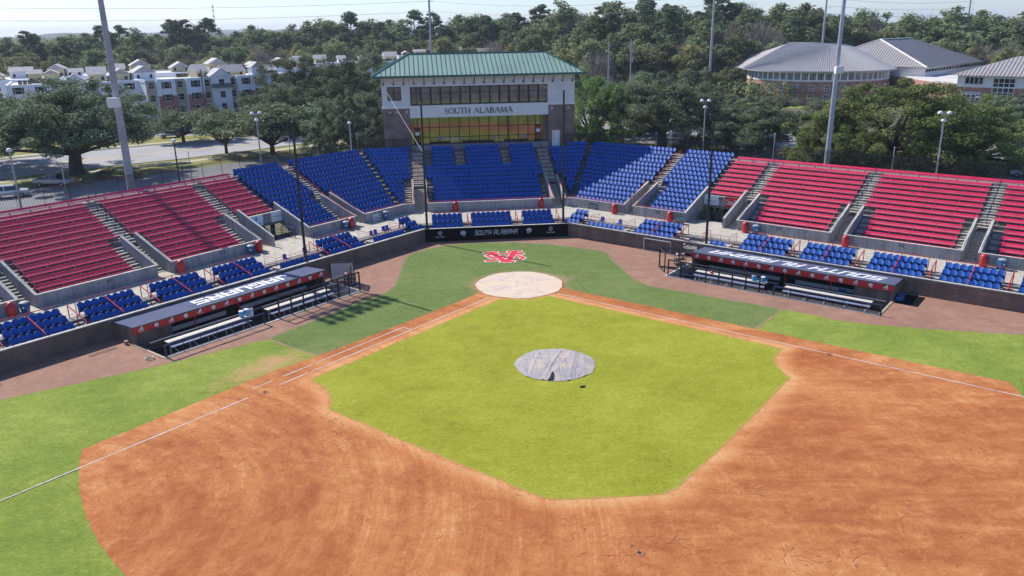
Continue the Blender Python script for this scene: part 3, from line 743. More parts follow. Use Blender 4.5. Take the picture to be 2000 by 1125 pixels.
def KR(d): return 6.35+0.4142*d
UEND = {'R': 47.0, 'L': 50.0}
ZC = 1.25; DF = 8.15

# ---- solid concrete
gs = thing('grandstand', 'concrete grandstand bowl of stepped seating wrapping round behind home plate', 'grandstand', (0, 20, 0))
deck = MB()
steps = MB()
def tread_row(mb, f, i, u0, u1, seam0=False, seam1=False):
    d1 = td(i); d0 = d1-TREAD if i < 14 else DF+0.2
    z1 = zf(i); z0 = z1-RISE-0.12 if i < 14 else z1-0.3
    a0 = u0 if not callable(u0) else u0(d0); b0 = u0 if not callable(u0) else u0(d1)
    a1 = u1 if not callable(u1) else u1(d0); b1 = u1 if not callable(u1) else u1(d1)
    whexa(mb, f, a0, a1, b0, b1, d0, d1, z0, z1)
for f in 'RL':
    s_ = SH[f]; E_ = UEND[f]; sm = lambda d, f=f: seamu(f, d)
    for i in range(1, 9): tread_row(deck, f, i, sm, E_)
    for i in range(9, 15):
        spans = [(sm, 2.2+s_), (3.45+s_, 9.9+s_)]
        if i <= 10: spans.append((10.1+s_, 14.4+s_))
        spans += [(16.0+s_, 25.5+s_), (26.9+s_, 37.1+s_), (38.5+s_, E_)]
        if i == 9: spans += [(2.2+s_, 3.45+s_), (9.9+s_, 10.1+s_), (14.4+s_, 16.0+s_), (25.5+s_, 26.9+s_), (37.1+s_, 38.5+s_)]
        for a, b in spans: tread_row(deck, f, i, a, b)
    # top walkway
    whexa(deck, f, seamu(f, 21.47), E_, seamu(f, 23.0), E_, 21.47, 23.0, 5.9, 6.30)
for i in range(1, 15):
    if i <= 8: tread_row(deck, 'K', i, KL, KR)
    elif i == 9: tread_row(deck, 'K', i, KL, KR)
    else:
        for a, b in ((KL, -9.05), (-7.45, 7.75), (9.2, KR)): tread_row(deck, 'K', i, a, b)
whexa(deck, 'K', KL(21.47), KR(21.47), KL(23.0), KR(23.0), 21.47, 23.0, 5.9, 6.42)
part('seating_deck', deck, 'stand_concrete', gs)
# aisles: half steps in the upper aisles, side steps by the stairwells, and the stairwells themselves
def half_steps(f, u0, u1, i0, i1):
    steps = MB()
    for i in range(i0, i1+1):
        d1 = td(i); z = zf(i)
        wbox(steps, f, u0, u1, d1-0.40, d1-0.002, z+0.001, z+RISE/2)
        wbox(steps, f, u0, u1, d1-TREAD+0.004, d1-0.40, z-0.02, z+0.012)
    part('aisle_stairs', steps, 'step_concrete', gs)
def well(f, u0, u1, wall=True):
    steps = MB(); n = 11; z9 = zf(9); d9 = td(9)-TREAD
    for k in range(n):
        wbox(steps, f, u0, u1, d9-0.43*(k+1), d9-0.43*k, z9-0.184*(k+1)-0.25, z9-0.184*(k+1))
    wbox(steps, f, u0, u1, d9, d9+0.5, z9, z9+0.012)
    part('stairwell_stairs', steps, 'step_concrete', gs)
for f in 'RL':
    s_ = SH[f]
    for u0, u1, side in ((2.1, 3.35, 1), (14.2, 15.45, 0), (25.4, 26.7, 1), (37.2, 38.45, 1)): half_steps(f, u0+s_+.04, u1+s_-.04, 1, 9)
    for u0, u1 in ((1.5, 2.0), (3.65, 4.4), (16.15, 16.8), (24.6, 25.3), (27.1, 27.9), (36.2, 36.9), (38.7, 39.5)): half_steps(f, u0+s_, u1+s_, 10, 14)
    for u0, u1 in ((2.2, 3.45), (14.55, 15.85), (25.5, 26.9), (37.1, 38.5)): well(f, u0+s_+.1, u1+s_-.1)
for u0, u1, i0, i1 in ((-9.0, -7.5, 1, 9), (7.75, 9.2, 1, 9), (-3.3, -2.1, 1, 5), (2.8, 3.95, 1, 5), (-10.1, -9.25, 10, 14), (-7.25, -6.7, 10, 14), (7.0, 7.55, 10, 14), (9.4, 10.1, 10, 14)): half_steps('K', u0+.04, u1-.04, i0, i1)
well('K', -8.95, -7.55); well('K', 7.85, 9.1)
# front walls and stairwell walls
fw = MB(); cap = MB()
def front_wall(f, u0, u1, z1=2.3):
    fw = MB(); cap = MB()
    a0 = u0(DF) if callable(u0) else u0; b0 = u0(DF+.2) if callable(u0) else u0
    a1 = u1(DF) if callable(u1) else u1; b1 = u1(DF+.2) if callable(u1) else u1
    whexa(fw, f, a0, a1, b0, b1, DF, DF+.2, 0.6, z1)
    whexa(cap, f, a0, a1, b0, b1, DF-.02, DF+.22, z1, z1+.035)
    o = part('front_wall', fw, 'wall_concrete', gs); part('coping', cap, 'cap_concrete', o)
def well_wall(f, u, th=0.18, top0=2.3, top1=4.15, d1=13.95):
    fw = MB(); cap = MB()
    q = [(DF+.205, 0.7), (d1, 0.7 if True else 2.4), (d1, top1), (DF+.205, top0)]
    O, U, Nn = FR[f]
    fw.prism([W(f, u-th/2, a, b) for a, b in q], U*th)
    q2 = [(DF-.02, top0), (d1, top1), (d1, top1+.04), (DF-.02, top0+.04)]
    cap.prism([W(f, u-th/2-.02, a, b) for a, b in q2], U*(th+.04))
    o = part('stairwell_wall', fw, 'wall_concrete', gs); part('coping', cap, 'cap_concrete', o)
for f in 'RL':
    s_ = SH[f]; sm = lambda d, f=f: seamu(f, d)
    for a, b in ((sm, 2.1+s_), (3.55+s_, 9.8+s_), (16.05+s_, 25.4+s_), (27.0+s_, 37.0+s_), (38.6+s_, UEND[f])): front_wall(f, a, b)
    for u in (2.2, 3.45, 15.95, 25.5, 26.9, 37.1, 38.5): well_wall(f, u+s_)
    # walls beside the open portal: the underside follows the raker
    O, U, Nn = FR[f]
    for u in (9.9, 14.45):
        fw, cap = MB(), MB()
        q = [(DF, 0.9), (10.2, 0.9), (13.9, 2.55), (13.9, 4.35), (DF, 2.3)]
        fw.prism([W(f, u+s_-.09, a, b) for a, b in q], U*.18)
        cap.prism([W(f, u+s_-.11, a, b) for a, b in ((DF-.02, 2.3), (13.92, 4.35), (13.92, 4.39), (DF-.02, 2.34))], U*.22)
        o = part('portal_wall', fw, 'wall_concrete', gs); part('coping', cap, 'cap_concrete', o)
    fw, cap = MB(), MB()
    wbox(fw, f, 10.02+s_, 14.33+s_, 12.72, 12.9, 2.55, 3.60)
    wbox(cap, f, 10.02+s_, 14.33+s_, 12.70, 12.92, 3.60, 3.64)
    o = part('portal_lintel', fw, 'wall_concrete', gs); part('coping', cap, 'cap_concrete', o)
for a, b in ((KL, -9.15), (-7.35, 7.65), (9.3, KR)): front_wall('K', a, b)
for u in (-9.05, -7.45, 7.75, 9.2): well_wall('K', u)
# box floors and the concourse: bands following the polyline
bx = MB()
def c_x(f, d, k=16.6): return (7.65+0.4142*d) if f == 'R' else (-8.1-0.4142*d)
def band(mb, d0, d1, z0, z1, dc1=None):
    """closed band: centre between y=16.6+d and wings"""
    y0, y1 = 16.6+d0, 16.6+d1
    mb.hexa([(c_x('L', d0), y0, z0), (c_x('R', d0), y0, z0), (c_x('R', d1), y1, z0), (c_x('L', d1), y1, z0)], [(c_x('L', d0), y0, z1), (c_x('R', d0), y0, z1), (c_x('R', d1), y1, z1), (c_x('L', d1), y1, z1)])
    for f in 'RL':
        O, U, Nn = FR[f]
        def uu(d): P = Vector((c_x(f, d), 16.6+d, 0))-O; return P.dot(U)
        whexa(mb, f, uu(d0), UEND[f], uu(d1), UEND[f], d0, d1, z0, z1)
band(bx, 3.32, 10.4, 0.2, ZC)
part('concourse_slab', bx, 'walk_concrete', gs)
b2 = MB(); band(b2, 0.22, 1.45, 0.2, 0.72); band(b2, 1.45, 2.4, 0.2, 1.05); band(b2, 2.4, 3.32, 0.2, 1.36); part('box_floor', b2, 'stand_concrete', gs)
# columns and rakers seen through the two portals
def one(nm, m, fn):
    c = MB(); fn(c); part(nm, c, m, gs)
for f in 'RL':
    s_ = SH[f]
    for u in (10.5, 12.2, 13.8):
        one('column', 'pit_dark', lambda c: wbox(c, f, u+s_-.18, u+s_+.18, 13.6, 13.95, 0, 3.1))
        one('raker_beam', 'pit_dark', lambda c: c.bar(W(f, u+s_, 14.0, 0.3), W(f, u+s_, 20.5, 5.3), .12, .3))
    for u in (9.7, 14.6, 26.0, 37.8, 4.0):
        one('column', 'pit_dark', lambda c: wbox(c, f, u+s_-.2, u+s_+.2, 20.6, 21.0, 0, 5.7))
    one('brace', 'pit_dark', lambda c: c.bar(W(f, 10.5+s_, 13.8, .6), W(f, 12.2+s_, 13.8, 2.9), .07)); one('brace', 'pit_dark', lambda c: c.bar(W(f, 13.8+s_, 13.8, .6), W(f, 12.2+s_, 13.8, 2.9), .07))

# ---- brick field walls and the padded backstop
def brick_wall(f, u0, u1, label, gap=None):
    t_ = thing('field_wall', label, 'wall', W(f, (u0+u1)/2, 0.1))
    w1, c1, gr = MB(), MB(), MB()
    for a, b in ([(u0, u1)] if not gap else [(u0, gap[0]), (gap[1], u1)]):
        wbox(w1, f, a, b, 0, 0.2, -0.2, 1.45); wbox(c1, f, a, b, -.03, .23, 1.45, 1.52)
    part('brickwork', w1, 'brick_brown', t_); part('coping', c1, 'cap_concrete', t_)
    n = int((u1-u0)/2.4); rl = MB()
    for k in range(n+1):
        u = u0+0.3+k*2.4
        if gap and gap[0]-.1 < u < gap[1]+.1: continue
        wbox(rl, f, u-.015, u+.015, .02, .05, 1.45, 1.66)
    part('net_bracket', rl, 'black_paint', t_)
    return t_
brick_wall('L', 0.0, UEND['L'], 'long low brown brick wall with pale coping in front of the left box seats')
brick_wall('R', 0.0, UEND['R'], 'long low brown brick wall with pale coping in front of the right box seats', gap=(13.75, 15.3))
t_ = thing('backstop_wall', 'low black padded backstop wall with silver lettering behind home plate', 'backstop', (-.3, 16.6, 0))
pd = MB(); cp = MB()
A0, A1 = Vector((-8.02, 16.72, 0)), Vector((7.68, 16.55, 0)); dX = (A1-A0).normalized(); dN = Vector((-dX.y, dX.x, 0))
for k in range(7):
    a = A0+(A1-A0)*k/7; b = A0+(A1-A0)*(k+1)/7
    pd.box(a+dX*.003-dN*.02, (b-a)-dX*.006, dN*.22, (0, 0, 1.42))
cp.box(A0+Vector((0, 0, 1.42))-dN*.0, A1-A0, dN*.24, (0, 0, .05))
part('padding', pd, 'pad_black', t_); part('coping', cp, 'cap_concrete', t_)
Xb = dX; Yb = Vector((0, 0, 1)); base = A0-dN*.022
def onb(s, z): return base+dX*s+Vector((0, 0, z))
part('lettering', block_word('SOUTH ALABAMA', 4.75, 0.52, onb(7.75, .82), Xb, Yb, shear=.28, wt=.2), 'logo_silver', t_)
for s in (4.15, 11.35): part('cat_emblem', cat_mark(.62, onb(s, .82), Xb if s < 8 else -Xb, Yb, .012 if s < 8 else -.012), 'logo_silver', t_)
for s in (1.65, 13.75):
    q = MB(); c = onb(s, .95); q2 = []
    for r0, r1 in ((.10, .15), (.17, .22)):
        for k in range(14):
            a, b = 2*math.pi*k/14, 2*math.pi*(k+1)/14
            q.face([c-dN*.012+dX*r*math.cos(t)+Vector((0, 0, r*math.sin(t))) for r, t in ((r0, a), (r1, a), (r1, b), (r0, b))])
    q.merge(fit_text('Sun Belt', .95, .2, onb(s, .55), Xb, Yb, .012, bold=.02))
    part('round_emblem', q, 'logo_silver', t_)

# ---------------------------------------------------------------- seats
def seat_shapes():
    back, pan, frm = MB(), MB(), MB()
    # local: +x sideways, -y towards the field
    # upright lower back, upper part rolled back into a dome
    xs = [-1, -.8, -.4, 0, .4, .8, 1]
    def prof(z): return 0.03+.10*(z-.36) if z < .64 else 0.058+.75*(z-.64)
    rows = [(.30, .235), (.62, .262), (.76, .266), (.88, .262)]
    F_, B_ = [], []
    for z, hw in rows:
        for x in xs: F_.append(Vector((x*hw, prof(z)-.05*x*x, z)))
    for x in xs: z = .985-.11*abs(x)**3.0; F_.append(Vector((x*.235, prof(z)-.05*x*x, z)))
    n = len(F_); m_ = len(xs); nr = len(rows)+1
    back.v = F_+[v+Vector((0, .035, .0)) for v in F_]
    for a in range(nr-1):
        for b in range(m_-1):
            q = [a*m_+b, a*m_+b+1, (a+1)*m_+b+1, (a+1)*m_+b]; back.f.append(q); back.f.append([n+i for i in q[::-1]])
    rim = [b for b in range(m_)]+[a*m_+m_-1 for a in range(1, nr)]+[(nr-1)*m_+b for b in range(m_-2, -1, -1)]+[a*m_ for a in range(nr-2, 0, -1)]
    for i in range(len(rim)): j = rim[(i+1) % len(rim)]; back.f.append([rim[i], n+rim[i], n+j, j])
    pan.hexa([(-.235, -.16, .36), (.235, -.16, .36), (.235, .03, .30), (-.235, .03, .30)], [(-.225, -.15, .62), (.225, -.15, .62), (.235, .05, .47), (-.235, .05, .47)])
    frm.aab(-.015, .015, -.05, .1, 0.0, .58)
    frm.aab(-.03, .03, -.22, .12, .58, .62)
    return back, pan, frm
SB, SP_, SF = seat_shapes()
for q_ in (SB, SP_, SF): q_.v = [Vector((v.x*1.03, v.y*1.05, v.z*1.06)) for v in q_.v]
def seat_mesh(mb, name, m):
    me = mb.mesh(name); me.materials.append(MATS[m]); return me
ME_B, ME_P, ME_F = seat_mesh(SB, 'backrest', 'seat_blue'), seat_mesh(SP_, 'seat_pan', 'seat_shade_blue'), seat_mesh(SF, 'armrest', 'seat_blue')
def face_rot(f):
    Nn = FR[f][2]; return math.atan2(Nn.y, Nn.x)-math.pi/2
proto = None
ORD = ['first', 'second', 'third', 'fourth', 'fifth', 'sixth', 'seventh', 'eighth', 'ninth', 'tenth', 'eleventh', 'twelfth', 'thirteenth', 'fourteenth', 'fifteenth']
def place_seat(P, rz, label, group):
    global proto
    if proto is None:
        proto = thing('stadium_seat', label, 'seat', P, rz, group)
        for me, x in ((ME_B, 0), (ME_P, 0), (ME_F, -.265), (ME_F, .265)):
            o = link(bpy.data.objects.new(me.name, me)); o.parent = proto; o.location = (x, 0, 0)
        return proto
    c = copy_tree(proto, None, P, rz); c['label'] = label; c['group'] = group; return c
PIT = 0.555
ROWN = {0: 'front', 1: 'middle', 2: 'back'}
ROWD = {0: (0.98, .72), 1: (1.98, 1.05), 2: (3.0, 1.36)}
GRP = 'blue seats of the front boxes'
nseat = 0
def box_block(f, u0, n, rows, where, left_increases):
    global nseat
    for r in rows:
        d, z = ROWD[r]
        for k in range(n):
            u = u0+PIT*(k+.5)
            kk = k if left_increases else n-1-k
            place_seat(W(f, u, d-.1, z), face_rot(f), '%s blue seat from the left, %s row, %s' % (ORD[kk], ROWN[r], where), GRP); nseat += 1
# sections: (start u, seats, rows, where) -- u grows away from home plate
RS = [(-0.95, 3, (0, 1, 2), 'three-seat box right of the backstop'), (1.96, 8, (0,), 'below the platform right of home'),
      (7.7, 8, (0, 1, 2), 'box between the two right platforms'), (16.2, 3, (0,), 'below the platform near the right dugout'),
      (19.2, 8, (0, 1, 2), 'first box above the right dugout'), (25.0, 8, (0, 1, 2), 'second box above the right dugout'),
      (30.95, 8, (0, 1, 2), 'third box above the right dugout'), (36.75, 8, (0, 1, 2), 'box just past the right dugout'), (42.5, 4, (0, 1, 2), 'box at the right edge')]
LS = [(-0.75, 3, (0, 1, 2), 'three-seat box left of the backstop'), (2.1, 8, (0,), 'below the platform left of home'),
      (7.8, 8, (0, 1, 2), 'box between the two left platforms'), (13.5, 3, (0,), 'short row by the left stairs'), (15.3, 5, (0,), 'shaded row below the left platform'),
      (19.2, 8, (0, 1, 2), 'first box above the left dugout'), (25.0, 8, (0, 1, 2), 'second box above the left dugout'),
      (30.8, 8, (0, 1, 2), 'third box above the left dugout'), (36.55, 8, (0, 1, 2), 'box at the lower left edge')]
CS = [(-7.1, 6, (0, 1, 2), 'left box behind the backstop'), (-2.75, 8, (0, 1, 2), 'middle box behind the backstop'), (3.0, 6, (0, 1, 2), 'right box behind the backstop')]
for u, n, rows, wh in RS: box_block('R', u, n, rows, wh, True)
for u, n, rows, wh in LS: box_block('L', u, n, rows, wh, False)
print('individual seats', nseat)
# the bowl above them: well over a thousand more, one mesh
def tile(MBs, places):
    V0 = np.array([tuple(v) for v in MBs.v]); out = []
    for P, a in places:
        c, s_ = math.cos(a), math.sin(a); Rm = np.array([[c, -s_, 0], [s_, c, 0], [0, 0, 1]]); out.append(V0 @ Rm.T+np.array(P))
    nV = len(V0); F = []
    for k in range(len(places)): F += [[i+k*nV for i in f] for f in MBs.f]
    me = bpy.data.meshes.new('seats'); me.from_pydata(np.concatenate(out).tolist(), [], F); me.update(); return me
places = [(tuple(W('C', u+PIT*(k+.5), ROWD[r][0]-.1, ROWD[r][1])), 0.0) for u, n, rows, wh in CS for r in rows for k in range(n)]
def bowl_row(f, i, u0, u1, who=None):
    n = int((u1-u0+.1)/PIT)
    if n < 1: return
    off = ((u1-u0)-n*PIT)/2
    for k in range(n):
        P = W(f, u0+off+PIT*(k+.5), td(i)-.27, zf(i))
        if who and i in who[1] and n <= 15:
            kk = n-1-k if f == 'L' else k
            place_seat(P, face_rot(f), '%s blue seat from the left, %s, %s' % (ORD[kk], {14: 'lowest row', 13: 'second lowest row'}[i], who[0]), 'lowest rows of blue bowl seats')
        else: places.append((tuple(P), face_rot(f)))
for f in 'RL':
    s_ = SH[f]
    for i in range(1, 15):
        su = seamu(f, td(i)-.4)+.25
        bowl_row(f, i, su, (2.05 if i < 9 else 1.45)+s_, ('large blue section of the %s wing' % SIDE[f], (99,)))
        bowl_row(f, i, (3.4 if i < 9 else 4.4)+s_, 9.75+s_, ('blue section beside the %s portal' % SIDE[f], (99,)))
for i in range(1, 15):
    l, r = KL(td(i)-.4)+.2, KR(td(i)-.4)-.2
    bowl_row('K', i, l, -9.2 if i < 9 else -10.15)
    bowl_row('K', i, 11.9 if i == 1 else (9.35 if i < 9 else 10.15), r)
    if i <= 5:
        for a, b in ((-6.5, -3.35), (-2.05, 2.75), (4.0, 7.25)): bowl_row('K', i, a, b)
    elif i <= 8: bowl_row('K', i, -7.4, 7.6)
    else: bowl_row('K', i, -6.65, 6.95)
print('bowl seats', len(places))

bs = thing('bowl_seats', 'closely packed rows of blue stadium seats behind home plate and in the upper bowl', 'seats', (0, 30, 2)); bs['kind'] = 'stuff'
SF2 = MB(); SF2.merge(SF, Matrix.Translation((-.2775, 0, 0)))
for nm, mbx, m in (('backrest', SB, 'seat_blue'), ('seat_pan', SP_, 'seat_shade_blue'), ('armrest', SF2, 'seat_blue')):
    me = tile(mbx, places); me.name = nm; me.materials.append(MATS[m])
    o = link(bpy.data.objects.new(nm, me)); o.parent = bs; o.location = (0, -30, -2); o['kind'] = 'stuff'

# ---------------------------------------------------------------- red bleacher benches
def bench(f, i, u0, u1, label, group, top=False):
    z = zf(i); d = td(i)-.30
    t_ = thing('bleacher_bench', label, 'bench', W(f, (u0+u1)/2, d, z), 0, group)
    a = MB(); wbox(a, f, u0, u1, d-.20, d+.10, z+.40, z+.45); part('seat_plank', a, 'bench_seat', t_)
    b = MB(); b.box(W(f, u0, d+.12, z+.50), FR[f][1]*(u1-u0), FR[f][2]*.035, FR[f][2]*.11+Vector((0, 0, .18))); part('backrest_plank', b, 'bench_red', t_)
    n = max(2, int((u1-u0)/1.75)+1)
    for k in range(n):
        u = u0+.25+(u1-u0-.5)*k/(n-1); c = MB()
        wbox(c, f, u-.03, u+.03, d-.12, d+.14, z, z+.40); c.bar(W(f, u, d+.17, z+.38), W(f, u, d+.29, z+.66), .05)
        part('support', c, 'grey_paint', t_)
secs = {'a': (10.15, 14.15, 10.15, 14.15, 'small red section over the portal'), 'B': (15.5, 25.35, 16.85, 24.5, 'red section next to the portal'), 'C': (26.75, 37.1, 27.95, 36.1, 'second red section from the portal'), 'D': (38.5, 47.0, 39.55, 47.0, 'outermost red section')}
for f in 'RL':
    s_ = SH[f]
    for k, (a, b, c, d, wh) in secs.items():
        if k == 'D': b = d = UEND[f]-.2-s_
        for i in range(2 if k != 'zz' else 1, 15):
            if k == 'a' and i > 10: break
            u0, u1 = ((a, b) if i <= 8 else (c, d))
            bench(f, i, u0+s_, u1+s_, '%s red bench from the top in the %s, %s side' % (ORD[i-1] if i < 15 else 'last', wh, SIDE[f]), 'red bleacher benches in the %s wing' % SIDE[f])
    bench(f, 1, 10.15+s_, UEND[f]-.2, 'topmost long red bench running unbroken along the back of the %s wing' % SIDE[f], 'topmost long red benches')

# ---------------------------------------------------------------- picket fences at the back of the stands
def fence(f, u0, u1, d, z0, h, label, cut=None, bay=2.4):
    t_ = thing('picket_fence', label, 'fence', W(f, (u0+u1)/2, d, z0)); n = max(1, round((u1-u0)/bay)); bw = (u1-u0)/n
    for k in range(n):
        a = u0+bw*k; pn = MB()
        for zz in (.12, h-.22, h-.05): wbox(pn, f, a+.03, a+bw-.03, d-.016, d+.016, z0+zz, z0+zz+.035)
        m = int(bw/.125)
        for j in range(1, m): wbox(pn, f, a+bw*j/m-.016, a+bw*j/m+.016, d-.012, d+.012, z0+.05, z0+h)
        part('picket_panel', pn, 'black_paint', t_)
        ps = MB(); wbox(ps, f, a-.028, a+.028, d-.028, d+.028, z0-.3, z0+h+.03); part('post', ps, 'black_paint', t_)
    return t_
fence('L', seamu('L', 22.6)+3.4, UEND['L'], 22.6, 6.3, 1.88, 'black picket fence along the back of the left wing')
fence('R', seamu('R', 22.6), UEND['R'], 22.6, 6.3, 1.88, 'black picket fence along the back of the right wing')
fence('K', -16.0, -8.9, 22.3, 6.42, 1.75, 'black picket fence in front of the left brick pier of the press box')
fence('K', 11.6, 15.6, 22.3, 6.42, 1.75, 'black picket fence by the white door of the press box')
for f, u, zt, l in (('L', 26.2, 9.55, 'farthest left above the second red section'), ('L', 12.87, 9.55, 'above the small red section in the left wing'), ('L', -.5, 9.6, 'above the left blue seats'), ('L', -11.4, 8.95, 'left of the press box'),
                 ('R', .47, 9.0, 'above the top right corner of the blue seats'), ('R', 13.94, 9.6, 'above the small red section in the right wing'), ('R', 27.18, 9.0, 'right of the tall right light pole'), ('R', 31.63, 9.1, 'farthest right in front of the big oak')):
    mb = MB().tube(W(f, u, 22.75, 6.0), W(f, u, 22.75, zt), .055, .045, 8); mb.lathe(W(f, u, 22.75, zt), [(.07, 0), (.07, .05), (.03, .09)], 8)
    solo('fence_pole', mb, 'pole_steel', 'thin pale pole at the fence, '+l, 'pole', 'thin pale poles behind the stands')

# ---------------------------------------------------------------- railings
def rail(pts, posts, label, m='red_paint', name='handrail', r=.028, mid=(), group=None, floor=None):
    """pts: polyline of the top rail; posts: list of (top point, bottom z); mid: offsets below the top for extra rails"""
    base = Vector(pts[0]); base.z = min(z for _, z in posts) if posts else base.z
    t_ = thing(name, label, 'railing', base, 0, group)
    a = MB()
    for p0, p1 in zip(pts[:-1], pts[1:]): a.tube(p0, p1, r*1.15, n=6)
    part('top_rail', a, m, t_)
    for k in mid:
        a = MB()
        for p0, p1 in zip(pts[:-1], pts[1:]): a.tube(Vector(p0)-Vector((0, 0, k)), Vector(p1)-Vector((0, 0, k)), r*.8, n=5)
        part('mid_rail', a, m, t_)
    for p0, z in posts:
        part('post', MB().tube(p0, (p0[0], p0[1], z), r*1.05, n=6), m, t_)
    return t_
def back_rail(f, u0, u1, label, d=3.35, z=ZC+1.3):
    P0, P1 = W(f, u0, d, z), W(f, u1, d, z); n = max(2, int((u1-u0)/2)+1)
    rail([P0, P1], [(P0+(P1-P0)*k/(n-1), ZC) for k in range(n)], label, group='red rails behind the box seats', mid=(.45,))
def sec_rail(f, u, label, group='sloping red aisle rails in the box seats'):
    a, b, c = W(f, u, 3.3, 2.4), W(f, u, .45, 1.65), W(f, u, 3.3, ZC)
    t_ = rail([a, b], [(a, ZC), (W(f, u, 1.9, 1.9), .9), (b, .72)], label, group=group, r=.038)
for f, lst in (('R', RS), ('L', LS), ('C', CS)):
    for u, n, rows, wh in lst:
        if len(rows) < 3 or n < 6: continue
        back_rail(f, u, u+n*PIT, 'horizontal red rail behind the %s' % wh)
        if f != 'C': sec_rail(f, u+n*PIT/2, 'sloping red rail splitting the seats of the %s' % wh)
        sec_rail(f, u+n*PIT+.6, 'sloping red rail on the stairs %s the %s' % ('after' if f != 'L' else 'left of', wh), 'red rails on the box stairs')
# stairs of the box aisles
def box_stairs(f, u0, u1):
    st = MB()
    for d0, z in ((1.45, .72), (2.4, 1.05)):
        wbox(st, f, u0, u1, d0-.45, d0-.005, z, z+.125)
    part('box_stairs', st, 'step_concrete', gs)
for f, us in (('R', ((.75, 1.9), (6.5, 7.6), (12.3, 13.4), (18.0, 19.1), (23.8, 24.9), (29.6, 30.8), (35.5, 36.6), (41.3, 42.4))), ('L', ((.95, 2.0), (6.6, 7.7), (12.4, 13.4), (18.1, 19.1), (23.8, 24.9), (29.6, 30.7), (35.4, 36.5))), ('C', ((-3.7, -2.85), (1.75, 2.9), (6.5, 7.4)))):
    for a, b in us: box_stairs(f, a, b)
# raised wheelchair platforms
plats = []
for f, u0, u1, wh in (('R', 1.9, 6.5, 'first'), ('L', 2.05, 6.55, 'first'), ('R', 15.2, 18.0, 'second'), ('L', 13.2, 18.1, 'second')):
    pl = MB(); wbox(pl, f, u0, u1, 1.35, 2.45, .2, ZC-.004); wbox(pl, f, u0-.0, u1, 1.33, 1.36, .6, ZC-.01)
    part('platform', pl, 'walk_concrete', gs)
    P = [W(f, u0, 3.3, ZC+.95), W(f, u0, 1.45, ZC+.95), W(f, u1, 1.45, ZC+.95), W(f, u1, 3.3, ZC+.95)]
    n = 4
    posts = [(P[0], ZC), (P[3], ZC)]+[(P[1]+(P[2]-P[1])*k/(n-1), ZC) for k in range(n)]
    rail(P, posts, 'red guard rail round the %s raised platform %s of home plate' % (wh, 'right' if f == 'R' else 'left'), mid=(.25, .5, .75), r=.018, group='red guard rails round the platforms')
# red rails along the top of the blue front walls, and the stairwells
for f in 'RL':
    s_ = SH[f]
    for a, b, l in ((seamu(f, DF)+.2, 2.0+s_, 'below the large blue section'), (3.6+s_, 9.75+s_, 'below the blue section by the portal')):
        P0, P1 = W(f, a, DF+.1, 2.5), W(f, b, DF+.1, 2.5); n = 5
        rail([P0, P1], [(P0+(P1-P0)*k/(n-1), 2.3) for k in range(n)], 'low red rail on the front wall %s, %s side' % (l, SIDE[f]), group='low red rails on the blue front walls')
    for u, l in ((2.2, 'inner'), (3.45, 'outer')):
        P0, P1 = W(f, u+s_, DF, 2.32), W(f, u+s_, 13.9, 4.36)
        rail([P0, P1], [(P0+(P1-P0)*k/3, (2.2+(4.2-2.2)*k/3)) for k in range(4)], 'red rail on the %s wall of the blue stairwell, %s wing' % (l, SIDE[f]), group='red rails on the stairwell walls')
    P0, P1 = W(f, 2.75+s_, 14.9, zf(8)+.9), W(f, 2.75+s_, 21.2, zf(1)+.9)
    rail([P0, P1], [(P0+(P1-P0)*k/4, zf(8)+(zf(1)-zf(8))*k/4) for k in range(5)], 'long sloping red rail up the blue aisle of the %s wing' % SIDE[f], group='long sloping red rails')
    for u in (14.8, 26.05, 37.85):
        P0, P1 = W(f, u+s_, 14.9, zf(8)+.9), W(f, u+s_, 21.0, zf(1)+.9)
        rail([P0, P1], [(P0+(P1-P0)*k/4, zf(8)+(zf(1)-zf(8))*k/4) for k in range(5)], 'long sloping steel rail up the %s aisle of red benches, %s wing' % ({14.8: 'first', 26.05: 'second', 37.85: 'third'}[u], SIDE[f]), m='navy_paint', group='long sloping steel rails', mid=(.45,))
    for u in (14.45, 15.95, 25.5, 26.9, 37.1, 38.5):
        P0, P1 = W(f, u+s_, DF, 2.34), W(f, u+s_, 13.9, 4.38)
        rail([P0, P1], [(P0+(P1-P0)*k/2, 2.2+1.0*k) for k in range(3)], 'steel rail on the %s wall of the %s red stairwell, %s wing' % (('inner', 'outer')[(14.45, 15.95, 25.5, 26.9, 37.1, 38.5).index(u) % 2], ('first', 'second', 'third')[(14.45, 15.95, 25.5, 26.9, 37.1, 38.5).index(u)//2], SIDE[f]), m='grey_paint', group='steel rails on the stairwell walls', r=.018)
for x, l in ((-9.05, 'left wall of the left'), (-7.45, 'right wall of the left'), (7.75, 'left wall of the right'), (9.2, 'right wall of the right')):
    P0, P1 = W('K', x, DF, 2.34), W('K', x, 13.9, 4.38)
    rail([P0, P1], [(P0+(P1-P0)*k/3, 2.2+2.0*k/3) for k in range(4)], 'red rail on the %s stairwell behind home plate' % l, group='red rails on the stairwell walls')
for a, b, l in ((KL(DF)+.3, -9.2, 'left short'), (-7.3, 7.6, 'long middle'), (9.4, KR(DF)-.2, 'right short')):
    P0, P1 = W('K', a, DF+.1, 2.5), W('K', b, DF+.1, 2.5)
    rail([P0, P1], [(P0+(P1-P0)*k/4, 2.3) for k in range(5)], 'low red rail on the %s front wall behind home plate' % l, group='low red rails on the blue front walls')
